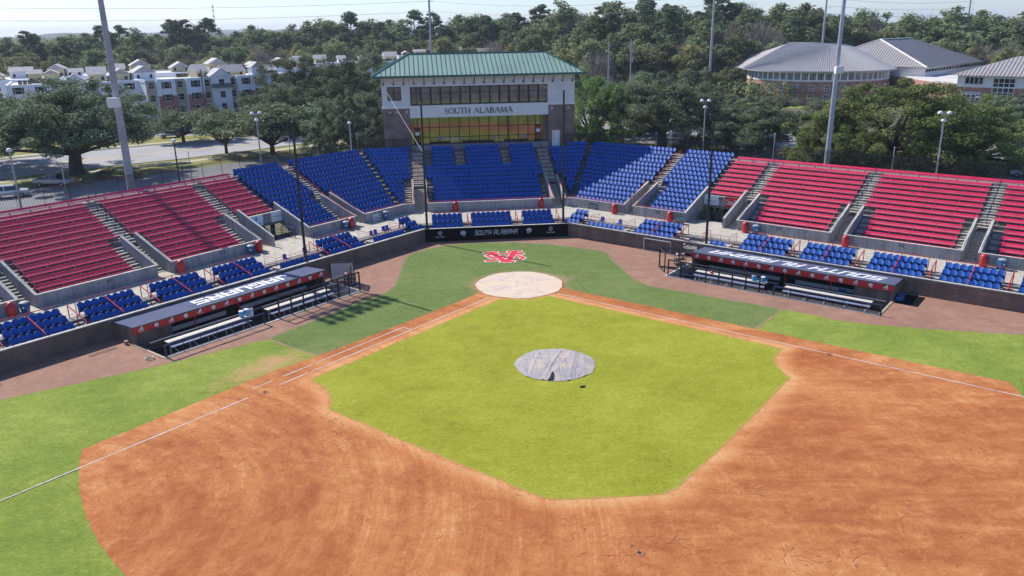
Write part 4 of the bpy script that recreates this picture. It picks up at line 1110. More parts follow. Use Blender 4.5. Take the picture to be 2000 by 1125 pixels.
for x, l in ((-8.4, 'left corner'), (8.3, 'right corner'), (-2.7, 'left inner'), (3.4, 'right inner')):
    i1 = 8 if abs(x) > 5 else 5
    P0, P1 = W('K', x, td(i1)-.6, zf(i1)+.9), W('K', x, 21.2, zf(1)+.9)
    rail([P0, P1], [(P0+(P1-P0)*k/3, zf(i1)+(zf(1)-zf(i1))*k/3) for k in range(4)], 'sloping red rail in the %s aisle below the press box' % l, group='long sloping red rails')
for a, b, l in ((-6.5, -3.35, 'left'), (-2.05, 2.75, 'middle'), (4.0, 7.25, 'right')):
    P0, P1 = W('K', a, 21.55, 7.35), W('K', b, 21.55, 7.35)
    rail([P0, P1], [(P0+(P1-P0)*k/2, 6.42) for k in range(3)], 'red rail behind the %s block of seats under the press box glass' % l, r=.018, group='red rails under the press box')

# ---------------------------------------------------------------- net poles
for f, u, h, l in (('L', 15.66, 14.3, 'far left black net pole by the left dugout roof'), ('C', -7.75, 14.6, 'black net pole at the left end of the backstop'), ('C', 7.2, 15.6, 'black net pole at the right end of the backstop'), ('R', 16.09, 13.2, 'far right black net pole by the right dugout roof')):
    P = W(f, u, .32); t_ = thing('net_pole', l, 'pole', P, 0, 'tall black net poles')
    part('shaft', MB().tube(P, P+Vector((0, 0, h)), .13, .10, 10), 'black_paint', t_)
    part('base_plate', MB().aab(P.x-.22, P.x+.22, P.y-.22, P.y+.22, P.z+1.46, P.z+1.5), 'black_paint', t_)
    part('cap', MB().lathe(P+Vector((0, 0, h)), [(.12, 0), (.12, .08), (.04, .14)], 8), 'black_paint', t_)
def wire(name, a, b, sag, r, label, m='cable', n=14, group=None):
    a, b = Vector(a), Vector(b); mb = MB(); pr = a
    for k in range(1, n+1):
        t = k/n; q = a.lerp(b, t)-Vector((0, 0, sag*4*t*(1-t))); mb.tube(pr, q, r, n=4, cap=False); pr = q
    me = mb
    o = solo(name, me, m, label, 'cable', group, base=a); return o
def ptop(f, u, h): return W(f, u, .32, h)
wire('guy_cable', (-12.2, 40.7, 15.0), (-7.75, 16.95, 9.6), .05, .013, 'pale guy cable slanting from the press box wall to the left net pole', 'cable_white', 6)
wire('guy_cable', ptop('C', 7.2, 15.5), (7.9, 40.8, 15.2), .3, .012, 'thin dark cable from the right net pole back to the press box', 'cable', 6)

# ---------------------------------------------------------------- bins on the concourse
bin0 = None
def red_bin(P, label):
    global bin0
    if bin0 is None:
        bin0 = thing('trash_can', label, 'bin', P, 0, 'red trash cans on the concourse')
        part('drum', MB().lathe((0, 0, 0), [(.30, 0), (.33, .06), (.33, .78), (.30, .82)], 16), 'red_paint', bin0, local=True, smooth=False)
        part('lid', MB().lathe((0, 0, .82), [(.33, 0), (.34, .05), (.30, .20), (.16, .34), (.04, .37)], 16), 'red_paint', bin0, local=True, smooth=True)
        part('opening', MB().box((-.13, -.345, .88), (.26, 0, 0), (0, .12, 0), (0, 0, .11)), 'black_paint', bin0, local=True)
        return
    c = copy_tree(bin0, None, P); c['label'] = label
bb0 = None
def blue_bin(P, label, lidm='grey_paint'):
    global bb0
    if bb0 is None:
        bb0 = thing('recycling_bin', label, 'bin', P, 0, 'blue recycling bins on the concourse')
        part('body', MB().hexa([(-.22, -.22, 0), (.22, -.22, 0), (.22, .22, 0), (-.22, .22, 0)], [(-.3, -.3, .85), (.3, -.3, .85), (.3, .3, .85), (-.3, .3, .85)]), 'blue_plastic', bb0, local=True)
        part('lid', MB().lathe((0, 0, .85), [(.33, 0), (.33, .05), (.2, .12)], 14), lidm, bb0, local=True)
        part('recycling_badge', MB().lathe((0, 0, 0), [(.09, 0), (.09, .01)], 10), 'white_paint', bb0, local=True)
        o = bb0.children[-1]; o.location = (0, -.285, .5); o.rotation_euler = (R_(95), 0, 0)
        return
    c = copy_tree(bb0, None, P); c['label'] = label
for f, u, l in (('L', 23.9, 'at the stairwell of the left red benches'), ('L', 15.55, 'beside the left portal stairs'), ('L', 3.6, 'under the left blue section'), ('L', 38.2, 'at the far left picture edge'), ('C', -4.1, 'left of centre behind the backstop boxes'), ('C', 6.2, 'right of centre behind the backstop boxes'),
                ('R', 1.3, 'under the right blue section beside its stairwell'), ('R', 8.4, 'between the stairwell and right portal'), ('R', 17.1, 'right of the coke sign portal'), ('R', 27.2, 'below the second right stairwell'), ('R', 39.0, 'near the third right stairwell')):
    d = DF-.5 if f != 'C' else 9.4
    red_bin(W(f, u, d, ZC), 'red domed trash can '+l)
for f, u, l in (('L', 16.5, 'beside the left portal trash can'), ('L', -1.6, 'under the banner of the left front wall'), ('L', 4.35, 'next to the trash can under the left blue seats'), ('L', 37.2, 'at the left picture edge'), ('R', 18.2, 'right of the coke sign portal'), ('R', 40.4, 'near the third right stairwell')):
    blue_bin(W(f, u, DF-.5, ZC), 'blue recycling bin '+l)
b_ = MB().lathe((0, 0, 0), [(.25, 0), (.32, .95)], 14)
tb = thing('wheeled_bin', 'dark green bin lying on its side near the right portal', 'bin', W('R', 9.3, DF-1.2, ZC+.33)); tb.rotation_euler = (R_(90), 0, R_(70))
part('body', b_, 'seam_green', tb, local=True); part('rim', MB().lathe((0, 0, .95), [(.35, 0), (.35, .05)], 14), 'seam_green', tb, local=True)

# loose blue chairs on the platforms
cbk, cst, clg = MB(), MB(), MB()
cbk.hexa([(-.24, .17, .5), (.24, .17, .5), (.24, .20, .5), (-.24, .20, .5)], [(-.22, .24, .88), (.22, .24, .88), (.22, .27, .88), (-.22, .27, .88)])
cst.aab(-.24, .24, -.24, .2, .44, .49)
clg.tube((0, 0, 0), (0, 0, .44), .022, n=6)
ch0 = None
for f, u, d, a, l in (('L', 16.5, 2.1, .2, 'left one of the two chairs on the left dugout platform'), ('L', 13.9, 2.5, -.1, 'right one of the two chairs on the left dugout platform'), ('L', 5.6, 2.1, .1, 'left of the chairs on the platform left of home'), ('L', 5.0, 2.15, -.05, 'second chair on the platform left of home'), ('L', 3.5, 2.5, -.1, 'third chair on the platform left of home'), ('L', 2.9, 2.55, .1, 'rightmost chair on the platform left of home'),
                   ('R', 3.0, 2.1, .1, 'left chair on the platform right of home'), ('R', 5.2, 2.1, -.1, 'right chair on the platform right of home')):
    if ch0 is None:
        ch0 = thing('chair', l, 'chair', W(f, u, d, ZC), face_rot(f)+a, 'loose blue chairs on the platforms')
        part('backrest', cbk, 'seat_blue', ch0, local=True); part('seat', cst, 'seat_blue', ch0, local=True)
        for x, y in ((-.2, -.2), (.2, -.2), (-.2, .18), (.2, .18)):
            o = part('leg', clg, 'navy_paint', ch0, local=True); o.location = (x, y, 0)
        ch0['label'] = 'blue '+l if 'chair' in l else l
    else:
        c = copy_tree(ch0, None, W(f, u, d, ZC), face_rot(f)+a); c['label'] = l

# ---------------------------------------------------------------- signs hung in the bowl
def sign(f, u, d, z, wd, h, m, label, name='sign', cat='sign', flip=False):
    if name == 'plate': name, cat = 'section_plate', 'plate'
    O, U, Nn = FR[f]; X = U if f in 'RKC' else -U
    c = W(f, u, d, z); t_ = thing(name, label, cat, c-Vector((0, 0, h/2)))
    part('panel', MB().box(c-X*wd/2-Vector((0, 0, h/2))-Nn*.0, X*wd, Nn*.04, (0, 0, h)), m, t_)
    return t_, c-Nn*.008, X, Vector((0, 0, 1))
t_, c, X, Y = sign('L', 12.05+SH['L']+1.2, 12.66, 3.05, 1.75, 1.15, 'white_paint', 'white insurance banner with a teal cross and shield left of the left portal')
a = MB(); cc = c-X*.45+Y*.18
for dx, dy, ww, hh in ((0, 0, .10, .42), (0, 0, .42, .10)): a.box(cc-X*ww/2-Y*hh/2+(Y*.0), X*ww, -FR['L'][2]*(.004 if ww < .2 else .006), Y*hh)
a.face([cc+X*.32+Y*.2, cc+X*.68+Y*.2, cc+X*.66-Y*.08, cc+X*.5-Y*.24, cc+X*.34-Y*.08][::1])
part('emblem', a, 'sign_teal', t_)
part('lettering', fit_text('BlueCross BlueShield', 1.3, .13, c-Y*.28, X, Y, .006).merge(fit_text('of Alabama', .6, .1, c-Y*.44-X*.2, X, Y, .006)), 'sign_teal', t_)
t_, c, X, Y = sign('L', 10.25+SH['L'], 12.66, 3.1, 2.1, 1.1, 'white_paint', 'white banner with a small red triangle and blue lettering right of the left portal')
part('emblem', MB().face([c-X*.85-Y*.05, c-X*.62-Y*.05, c-X*.73+Y*.16]), 'sign_red', t_)
part('lettering', fit_text('Alabama Power', 1.35, .2, c+X*.2+Y*.03, X, Y, .006), 'sign_blue', t_)
t_, c, X, Y = sign('R', 10.95, 12.66, 3.12, 1.75, 1.1, 'white_paint', 'white banner with a gold disc left of the coke sign')
q = MB(); 
q.face([c-X*.25+Y*.3+X*.15*math.cos(k*math.pi/8)+Y*.15*math.sin(k*math.pi/8) for k in range(16)])
part('emblem', q, 'yellow_paint', t_)
part('lettering', fit_text('Residence Inn', 1.2, .16, c-Y*.05, X, Y, .006).merge(fit_text('by the stadium', 1.2, .12, c-Y*.28, X, Y, .006)), 'sign_blue', t_)
t_, c, X, Y = sign('R', 13.45, 12.66, 3.1, 1.7, 1.15, 'sign_red', 'red drink sign with flowing white script over the right portal')
part('lettering', fit_text('Coca-Cola', 1.5, .62, c, X, Y, .006, shear=.35, bold=.02), 'white_paint', t_)
for f, u, l in (('R', -1.9, 'right'), ('L', -1.0+.3, 'left')):
    t_, c, X, Y = sign(f, u, DF-.05, 1.62, 1.25, .72, 'sign_dark' if f == 'R' else 'white_paint', 'small dark banner with white lettering on the %s corner front wall' % l if f == 'R' else 'small white banner with dark stripes on the left corner front wall')
    if f == 'R': part('lettering', fit_text('SOUTH ALABAMA', 1.05, .13, c+Y*.18, X, Y, .006).merge(fit_text('JAGUAR CLUB', 1.05, .2, c-Y*.05, X, Y, .006)).merge(fit_text('MEMBERS ONLY', .9, .1, c-Y*.25, X, Y, .006)), 'white_paint', t_)
    else: part('lettering', fit_text('SOUTH ALABAMA', 1.05, .16, c+Y*.15, X, Y, .006).merge(fit_text('BASEBALL', 1.05, .22, c-Y*.12, X, Y, .006)), 'sign_dark', t_)
k = 101
for f, u, n in (('L', 30.2, '110'), ('L', 19.3, '108'), ('L', 5.6, '106'), ('C', .4, '104'), ('R', 6.6, '102'), ('R', 20.4, '101'), ('R', 32.1, '100'), ('R', 12.0, 'A'), ('L', 10.9, 'B')):
    wh = {30.2: 'below the second red section', 19.3: 'below the first red section', 5.6: 'below the blue section', .4: 'behind home plate', 6.6: 'below the blue section', 20.4: 'below the first red section', 32.1: 'below the second red section', 12.0: '', 10.9: ''}[u]
    d, z = (DF-.04, 1.98) if f != 'C' else (9.95, 1.98)
    if n in 'AB': d, z = 12.66, 3.35
    t_, c, X, Y = sign(f, u, d, z, .42, .22, 'sign_dark', ('tiny dark plate on the front wall %s, %s' % (wh, {'L': 'left wing', 'C': 'centre', 'R': 'right wing'}[f]) if n not in 'AB' else 'tiny dark plate reading %s between the portal signs' % n), 'plate')
    part('lettering', fit_text(n, .26, .13, c, X, Y, .006), 'white_paint', t_)

# ---------------------------------------------------------------- dugouts
def dugout(f):
    O, U, Nn = FR[f]; side = SIDE[f]; X = U if f == 'R' else -U
    t_ = thing('dugout', ('navy-roofed dugout on the left reading JAGUARS with a red fascia' if f == 'L' else 'navy-roofed dugout on the right reading SOUTH ALABAMA with a red fascia'), 'dugout', W(f, 25.1, -3, 0))
    u0, u1 = 16.15, 34.2
    rf = MB(); q = [(-.03, 1.16), (-3.0, 1.33), (-3.0, 1.43), (-.03, 1.26)]
    rf.prism([W(f, u0, a, b) for a, b in q], U*(u1-u0)); ro = part('roof', rf, 'roof_membrane', t_)
    ed = MB(); ed.box(W(f, u0-.03, -3.05, 1.37), U*(u1-u0+.06), Nn*.05, (0, 0, .085)); 
    part('roof_edge', ed, 'seam_green', ro)
    fa = MB().box(W(f, u0, -3.06, .88), U*(u1-u0), Nn*.06, (0, 0, .485)); fs = part('fascia', fa, 'fascia_red', t_)
    slope = (1.43-1.26)/2.97
    Yr = -(Nn)+Vector((0, 0, slope)); Xr = -U if f == 'R' else U
    c0 = W(f, 0, -1.5, 1.26+slope*1.47+.0)
    if f == 'L': part('roof_lettering', block_word('JAGUARS', 9.3, 1.5, c0+U*23.7, Xr, Yr, shear=.1, wt=.25, off=.006), 'white_paint', ro)
    else: part('roof_lettering', block_word('SOUTH ALABAMA', 15.6, 1.5, c0+U*25.3, Xr, Yr, shear=.3, wt=.23, off=.006), 'white_paint', ro)
    for k in range(15):
        u = u0+.6+(u1-u0-1.2)*k/14; c = W(f, u, -3.075, 1.125)
        if k % 2 == 0: part('stripe_emblem', stripes_mark(.38, c, X, (0, 0, 1), .008), 'white_paint', fs)
        else: part('cat_emblem', cat_mark(.36, c, X, (0, 0, 1), .008), 'white_paint', fs)
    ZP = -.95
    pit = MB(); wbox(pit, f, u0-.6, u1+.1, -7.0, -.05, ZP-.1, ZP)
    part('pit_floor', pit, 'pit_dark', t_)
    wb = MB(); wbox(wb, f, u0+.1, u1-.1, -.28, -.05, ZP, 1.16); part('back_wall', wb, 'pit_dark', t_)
    for a, b, nm in ((u0, u0+.25, 0), (u1-.25, u1, 1)):
        e = MB(); O_ = [(-.02, ZP), (-2.85, ZP), (-2.85, 1.32), (-.02, 1.16)]
        e.prism([W(f, a, x, z) for x, z in O_], U*(b-a)); part('end_wall', e, 'brick_brown', t_)
    e = MB(); wbox(e, f, u1-3.2, u1-.26, -2.6, -2.35, ZP, 1.3); part('front_wall', e, 'brick_brown', t_)
    for u in (u0+5.2, u0+9.0, u0+13.0): part('post', MB().tube(W(f, u, -2.8, ZP), W(f, u, -2.8, 1.3), .05, n=8), 'red_paint', t_)
    # concrete rim round the pit and the steps at both ends
    rim = MB(); wbox(rim, f, 15.7, 34.25, -7.16, -7.0, -1.05, .05); 
    part('kerb', rim, 'cap_concrete', t_)
    rim = MB(); wbox(rim, f, 34.1, 34.28, -6.99, -2.86, -1.05, .06); part('kerb', rim, 'wood_trim', t_)
    rim = MB(); wbox(rim, f, 15.5, 15.7, -7.16, -.05, -1.05, .03); part('kerb', rim, 'cap_concrete', t_)
    for k in range(4):
        s = MB(); wbox(s, f, 33.1-.3*(3-k), 33.9, -6.2, -4.9, ZP+.001, ZP+.22*(k+1)); 
    sh = MB(); wbox(sh, f, 18, 31, -.75, -.3, .35, .75); part('shelf', sh, 'grey_paint', t_)
    for a, b in ((17.5, 24.4), (25.8, 30.9)):
        s = MB(); wbox(s, f, a, b, -2.35, -1.9, -.5, -.44); wbox(s, f, a, b, -1.86, -1.83, -.25, .1); part('inner_bench', s, 'grey_paint', t_)
    return t_
for f in 'LR': dugout(f)
# the benches and rails out in front stand on their own
for f in 'LR':
    O, U, Nn = FR[f]; side = SIDE[f]; ZP = -.95
    for (a, b, bh, th, nm) in ((25.75, 34.05, .92, 0, 'outer'), (15.75, 24.3, 1.8, .9, 'inner')) if f == 'L' else ((25.7, 34.3, .85, 0, 'outer'), (15.8, 24.45, 1.55, .78, 'inner')):
        t_ = thing('dugout_rail', 'navy padded guard rail along the %s half of the %s dugout front' % (nm, side), 'railing', W(f, (a+b)/2, -7.05, 0))
        def tub(p0, p1, r, nmm, m): part(nmm, MB().tube(p0, p1, r, n=8), m, t_)
        tub(W(f, a, -7.05, bh), W(f, b, -7.05, bh), .07, 'padded_rail', 'navy_paint' if nm == 'outer' else 'black_paint')
        if th: tub(W(f, a, -7.05, th), W(f, b, -7.05, th), .06, 'padded_rail', 'navy_paint'); tub(W(f, a, -7.05, th-.32), W(f, b, -7.05, th-.32), .025, 'mid_rail', 'grey_paint')
        n = 6 if nm == 'outer' else 7
        for k in range(n+1):
            u = a+(b-a)*k/n; thick = k in (0, n)
            tub(W(f, u, -7.05, 0.0), W(f, u, -7.05, bh), .07 if (thick or th) else .025, 'post', 'navy_paint' if thick and nm == 'outer' else 'black_paint')
        tub(W(f, a, -7.05, .1), W(f, b, -7.05, .1), .025, 'bottom_rail', 'grey_paint')
        # slatted screen behind, step bench and the raised plank bench
        t_ = thing('slatted_screen', 'dark horizontal slat screen behind the %s bench of the %s dugout' % (nm, side), 'screen', W(f, (a+b)/2, -4.35, ZP))
        for k in range(6):
            part('slat', MB().box(W(f, a, -4.3, -.62+.19*k), U*(b-a-.3), Nn*.03, (0, 0, .07)), 'grey_paint' if k == 5 else 'black_paint', t_)
        for k in range(5): part('post', MB().tube(W(f, a+(b-a-.3)*k/4, -4.26, ZP), W(f, a+(b-a-.3)*k/4, -4.26, .42), .03, n=6), 'black_paint', t_)
        t_ = thing('plank_bench', 'long pale plank bench with a blue-grey footboard, %s half of the %s dugout' % (nm, side), 'bench', W(f, (a+b)/2, -5.3, ZP))
        b1 = b-1.15 if nm == 'outer' else b-.1; a1 = a+.3 if nm == 'outer' else a+1.9
        n = 5
        for k in range(n):
            part('top_plank', MB().box(W(f, a1+(b1-a1)*k/n+.01, -5.35, .33), U*((b1-a1)/n-.02), Nn*.55, (0, 0, .05)), 'bench_alu', t_)
        part('front_plank', MB().box(W(f, a1, -5.85, .10), U*(b1-a1), Nn*.40, (0, 0, .05)), 'bench_blue', t_)
        part('foot_plank', MB().box(W(f, a1, -6.45, -.30), U*(b1-a1), Nn*.32, (0, 0, .05)), 'bench_alu', t_)
        for k in range(5):
            u = a1+.3+(b1-a1-.6)*k/4; m_ = MB()
            m_.bar(W(f, u, -5.0, ZP), W(f, u, -5.0, .33), .06); part('leg', m_, 'grey_paint', t_)
            m_ = MB(); m_.bar(W(f, u, -6.3, -.33), W(f, u, -4.95, .28), .05); part('stringer', m_, 'grey_paint', t_)
# things kept in the dugouts
def cooler(P, label, m='sky_blue_plastic'):
    t_ = thing('drinks_cooler', label, 'cooler', P)
    part('body', MB().lathe(P, [(.17, 0), (.19, .05), (.2, .42), (.19, .45)], 14), m, t_); part('lid', MB().lathe(P+Vector((0, 0, .45)), [(.205, 0), (.2, .06), (.1, .08)], 14), 'white_paint', t_)
    part('tap', MB().box(P+Vector((-.02, -.26, .08)), (.04, 0, 0), (0, .08, 0), (0, 0, .06)), 'white_paint', t_)
cooler(W('L', 25.9, -4.95, .38), 'turquoise drinks cooler at the right end of the left outer bench')
cooler(W('L', 26.4, -5.0, .38), 'second turquoise cooler, left of its twin on the left bench')
cooler(W('R', 24.0, -5.1, .38), 'blue drinks cooler at the right end of the right inner bench')
cooler(W('R', 23.2, -5.1, .38), 'turquoise drinks cooler on the right inner bench, left of the other cooler')
t_ = thing('crate', 'blue crate standing inside the right dugout', 'crate', W('R', 29.9, -1.6, -.95)); part('body', MB().box(W('R', 29.6, -1.9, -.5), FR['R'][1]*.6, FR['R'][2]*.4, (0, 0, .45)), 'blue_plastic', t_); part('rim', MB().box(W('R', 29.57, -1.93, -.05), FR['R'][1]*.66, FR['R'][2]*.46, (0, 0, .05)), 'blue_plastic', t_)
P = W('R', 19.2, -5.1, .38)
t_ = thing('batting_helmet', 'shiny red batting helmet left on the right inner bench', 'helmet', P)
part('shell', MB().lathe(P, [(.14, 0), (.15, .06), (.13, .15), (.07, .2), (.01, .22)], 14), 'helmet_red', t_, smooth=True)
part('brim', MB().box(P+Vector((-.1, -.23, .03)), (.2, 0, 0), (0, .12, 0), (0, 0, .02)), 'helmet_red', t_)
P = W('L', 25.6, -4.6, .0); X = -FR['L'][1]
t_ = thing('notice_board', 'small white lineup board with blue markings in the middle of the left dugout', 'board', P)
part('panel', MB().box(P, X*.55, FR['L'][2]*.04, (0, 0, .7)), 'white_paint', t_)
q = MB()
for k in range(6): q.box(P+X*.08-FR['L'][2]*.004+Vector((0, 0, .1+.09*k)), X*(.38-.05*(k % 3)), FR['L'][2]*.002, (0, 0, .03))
part('markings', q, 'sign_blue', t_)
# screens beside the dugouts
def net_screen(f, P0, P1, h, label, m='black_paint', mesh=True):
    t_ = thing('protective_screen', label, 'screen', (Vector(P0)+Vector(P1))/2)
    P0, P1 = Vector(P0), Vector(P1); up = Vector((0, 0, h))
    for a, b, nm in ((P0+up, P1+up, 'top_bar'), (P0, P0+up, 'post'), (P1, P1+up, 'post'), (P0+Vector((0, 0, .06)), P1+Vector((0, 0, .06)), 'bottom_bar')):
        part(nm, MB().tube(a, b, .06, n=8), m, t_)
    if mesh:
        n = Vector((P1-P0)).normalized(); part('net_panel', MB().box(P0+Vector((0, 0, .1)), P1-P0, n.cross(Vector((0, 0, 1)))*.01, (0, 0, h-.16)), 'screen_mesh', t_)
    return t_
m_, tt, b = _nodes('screen_mesh'); b.inputs['Base Color'].default_value = (.5, .46, .48, 1); b.inputs['Alpha'].default_value = .62; b.inputs['Roughness'].default_value = .9; MATS['screen_mesh'] = m_
net_screen('L', W('L', 15.5, -2.9, 0), W('L', 14.1, -5.6+1.2, 0), 1.9, 'black framed net screen standing at the right end of the left dugout')
net_screen('L', W('L', 14.1, -4.45, 0), W('L', 15.3, -5.5, 0), 1.9, 'second black framed net screen angled in front of the left dugout screen')
net_screen('R', W('R', 15.5, -4.3, 0), W('R', 13.8, -4.9, 0), 1.9, 'black framed screen at the left end of the right dugout', mesh=False)
net_screen('R', W('R', 13.8, -4.95, 0), W('R', 15.0, -6.2, 0), 1.9, 'second black frame angled in front of the right dugout', mesh=False)
t_ = net_screen('R', W('R', 9.6, -.35, 0), W('R', 12.6, -.35, 0), 1.25, 'low pale metal frame leaning on the right brick wall', 'grey_paint', mesh=False)
# equipment rack: a jumble of bags and bats at each inner corner
for f, cen, lab in (('R', (15.1, -3.2), 'cluttered rack of bats and bags at the left end of the right dugout'), ('L', (14.9, -4.8), 'cluttered rack of bats and bags at the right end of the left dugout')):
    P = W(f, cen[0], cen[1], 0); t_ = thing('equipment_rack', lab, 'rack', P)
    fr = MB()
    for dx in (-.5, .5):
        for dy in (-.3, .3): fr.tube(P+Vector((dx, dy, 0)), P+Vector((dx, dy, 1.0)), .025, n=5)
    for z in (.1, .55, 1.0): fr.box(P+Vector((-.5, -.3, z)), (1, 0, 0), (0, .6, 0), (0, 0, .03))
    part('frame', fr, 'black_paint', t_)
    rr = random.Random(3)
    for k in range(9):
        c = P+Vector((rr.uniform(-.4, .4), rr.uniform(-.2, .2), (.12, .58)[k % 2]))
        part('bat', MB().tube(c, c+Vector((rr.uniform(-.2, .2), rr.uniform(-.15, .15), .38)), .035, .02, 6), ('bench_alu', 'black_paint', 'bench_alu', 'wood_trim')[k % 4], t_)
    for k in range(3):
        c = P+Vector((-.3+.3*k, .0, 1.03)); part('helmet', MB().lathe(c, [(.13, 0), (.12, .1), (.02, .19)], 10), ('white_paint', 'helmet_red', 'bench_alu')[k], t_)
t_ = solo('floor_mat', MB().box(W('R', 34.4, -3.2, .012), FR['R'][1]*1.75, FR['R'][2]*2.8, (0, 0, .03)), 'pad_black', 'black rubber mat on the cinder at the far end of the right dugout', 'mat')
t_ = solo('tarp_bundle', MB().prism([W('R', 34.35, -2.6, .03), W('R', 34.9, -2.4, .05), W('R', 34.8, -1.2, .05), W('R', 34.4, -.9, .03)], (0, 0, .3)), 'blue_plastic', 'crumpled blue plastic bundle against the right dugout end wall', 'bundle')
hose = MB(); pr = None
for k in range(40):
    a = k*.45; r = .28+.02*math.sin(k); q = W('L', 34.9, -6.3, .04)+Vector((r*math.cos(a), r*math.sin(a)*.8, .004*k))
    if pr: hose.tube(pr, q, .022, n=5, cap=False)
    pr = q
solo('hose', hose, 'bench_alu', 'coiled pale hose on the cinder at the left corner of the left dugout', 'hose')
P = W('L', 34.45, -2.2, 0); solo('bucket', MB().lathe(P, [(.13, 0), (.16, .3)], 12), 'brick_orange', 'small orange bucket beside the left dugout end wall', 'bucket')
# drain grates by the left wall
for u, l in ((36.2, 'right'), (44.0, 'left')):
    g_ = thing('drain_grate', 'steel drain grate on the cinder track at the lower left, %s one' % l, 'grate', W('L', u, -2.2, .01))
    q = MB(); 
    for k in range(9): wbox(q, 'L', u-1+.25*k, u-1+.25*k+.03, -2.4, -2.1, .012, .03)
    wbox(q, 'L', u-1, u+1.03, -2.42, -2.4, .012, .03); wbox(q, 'L', u-1, u+1.03, -2.1, -2.08, .012, .03)
    part('grate_frame', q, 'black_paint', g_)

# ---------------------------------------------------------------- press box
def press_box():
    t_ = thing('press_box', 'two-storey brick and stucco press box with a green metal hipped roof and SOUTH ALABAMA sign', 'building', (.4, 45, 0))
    Y0 = 40.9; Y1 = 49.4; XL, XR = -12.45, 13.25; GL, GR = -8.9, 9.65
    def P(nm, m, *boxes, parent=None, label=None):
        mb = MB()
        for b in boxes: mb.aab(*b)
        return part(nm, mb, m, parent or t_, label)
    for a, b in ((XL, GL), (GR, XR)):
        P('brick_pier', 'brick_press', (a, b, Y0, Y1, 0, 12.02))
    P('ledge', 'sign_cream', (XL-.08, GL, Y0-.1, Y0+.3, 12.02, 12.32)); P('ledge', 'sign_cream', (GR, XR+.08, Y0-.1, Y0+.3, 12.02, 12.32))
    # upper storey stucco with the two openings left out
    wins = [(-8.75, 9.55, 12.42, 14.75), (-11.72, -9.93, 13.05, 14.8)]
    P('stucco_wall', 'stucco', (XL, -11.72, Y0, Y0+.3, 12.32, 16.05), (-11.72, -9.93, Y0, Y0+.3, 12.32, 13.05), (-11.72, -9.93, Y0, Y0+.3, 14.8, 16.05), (-9.93, -8.75, Y0, Y0+.3, 12.32, 16.05),
      (-8.75, 9.55, Y0, Y0+.3, 14.75, 16.05), (9.55, XR, Y0, Y0+.3, 12.32, 16.05))
    P('stucco_wall', 'stucco', (XL, XR, Y0+.31, Y1, 12.05, 12.4), (XL, XL+.3, Y0+.31, Y1, 12.4, 16.05), (XR-.3, XR, Y0+.31, Y1, 12.4, 16.05), (XL+.3, XR-.3, Y1-.3, Y1, 12.4, 16.05))
    for x in (-8.86+.0, 9.68): P('control_joint', 'grey_paint', (x-.02, x+.02, Y0-.012, Y0, 14.9, 16.0))
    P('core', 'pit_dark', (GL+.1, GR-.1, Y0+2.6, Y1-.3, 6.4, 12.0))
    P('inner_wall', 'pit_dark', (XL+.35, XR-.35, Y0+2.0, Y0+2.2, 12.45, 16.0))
    sg = P('sign_band', 'sign_cream', (GL, GR, Y0-.03, Y0+.3, 10.75, 12.34))
    # serif lettering
    mb = MB(); x = -4.32; H = .74; k = 0
    M = frame((0, Y0-.035, 11.18), (1, 0, 0), (0, 0, 1))
    def st(segs, x):
        nonlocal k
        for s in segs:
            q = (s[0]+x, s[1]*H, s[2]+x, s[3]*H, s[4]); strokes(mb, [q], .1, lambda a, b, c: M @ Vector((a, b, c)), .006+.0007*k, cap=False); k += 1
    def arc(cx, cy, rx, ry, a0, a1, w0, w1, n=10):
        out = []
        for i in range(n):
            t0, t1 = a0+(a1-a0)*i/n, a0+(a1-a0)*(i+1)/n; tm = (t0+t1)/2
            ww = w0+(w1-w0)*abs(math.cos(tm)); out.append((cx+rx*math.cos(t0), (cy+ry*math.sin(t0)), cx+rx*math.cos(t1), (cy+ry*math.sin(t1)), ww))
        return out
    T, t = .125, .055
    def ser(x0, y, w_=.2): return (x0-w_/2, y, x0+w_/2, y, .05)
    pi = math.pi
    G_ = {'S': (.48, arc(.23, .74, .17, .22, pi*.1, pi*1.35, t, .10)+[(.12, .60, .34, .42, T)]+arc(.23, .25, .18, .22, -pi*.85, pi*.35, t, .10)),
          'O': (.74, arc(.36, .5, .30, .46, 0, 2*pi, t, T, 18)), 'U': (.72, [(.12, 1, .12, .35, T), (.60, 1, .60, .35, t)]+arc(.36, .35, .24, .33, pi, 2*pi, t, T)+[ser(.12, .98), ser(.6, .98)]),
          'T': (.62, [(.31, .03, .31, 1, T), (.02, .96, .60, .96, .06), (.04, .97, .04, .8, .05), (.58, .97, .58, .8, .05), ser(.31, .03, .26)]),
          'H': (.74, [(.13, 0, .13, 1, T), (.6, 0, .6, 1, T), (.13, .5, .6, .5, .05), ser(.13, .03), ser(.13, .97), ser(.6, .03), ser(.6, .97)]), ' ': (.36, []),
          'A': (.74, [(.07, 0, .36, 1, t), (.36, 1, .66, 0, T), (.17, .35, .54, .35, .05), ser(.07, .03), ser(.66, .03)]), 'L': (.58, [(.13, 0, .13, 1, T), ser(.13, .97), (.06, .03, .52, .03, .06), (.52, .0, .52, .22, .05)]),
          'B': (.62, [(.12, 0, .12, 1, T)]+arc(.16, .75, .28, .22, -pi/2, pi/2, t, T, 7)+arc(.16, .27, .34, .25, -pi/2, pi/2, t, T, 7)+[ser(.1, .03, .14), ser(.1, .97, .14)]),
          'M': (.86, [(.11, 0, .14, 1, t), (.14, 1, .42, .05, T), (.42, .05, .70, 1, t), (.72, 1, .74, 0, T), ser(.11, .03), ser(.74, .03), ser(.12, .97, .12), ser(.73, .97, .12)])}
    word = 'SOUTH ALABAMA'; tot = sum(G_[c][0] for c in word); sc = 9.15/tot
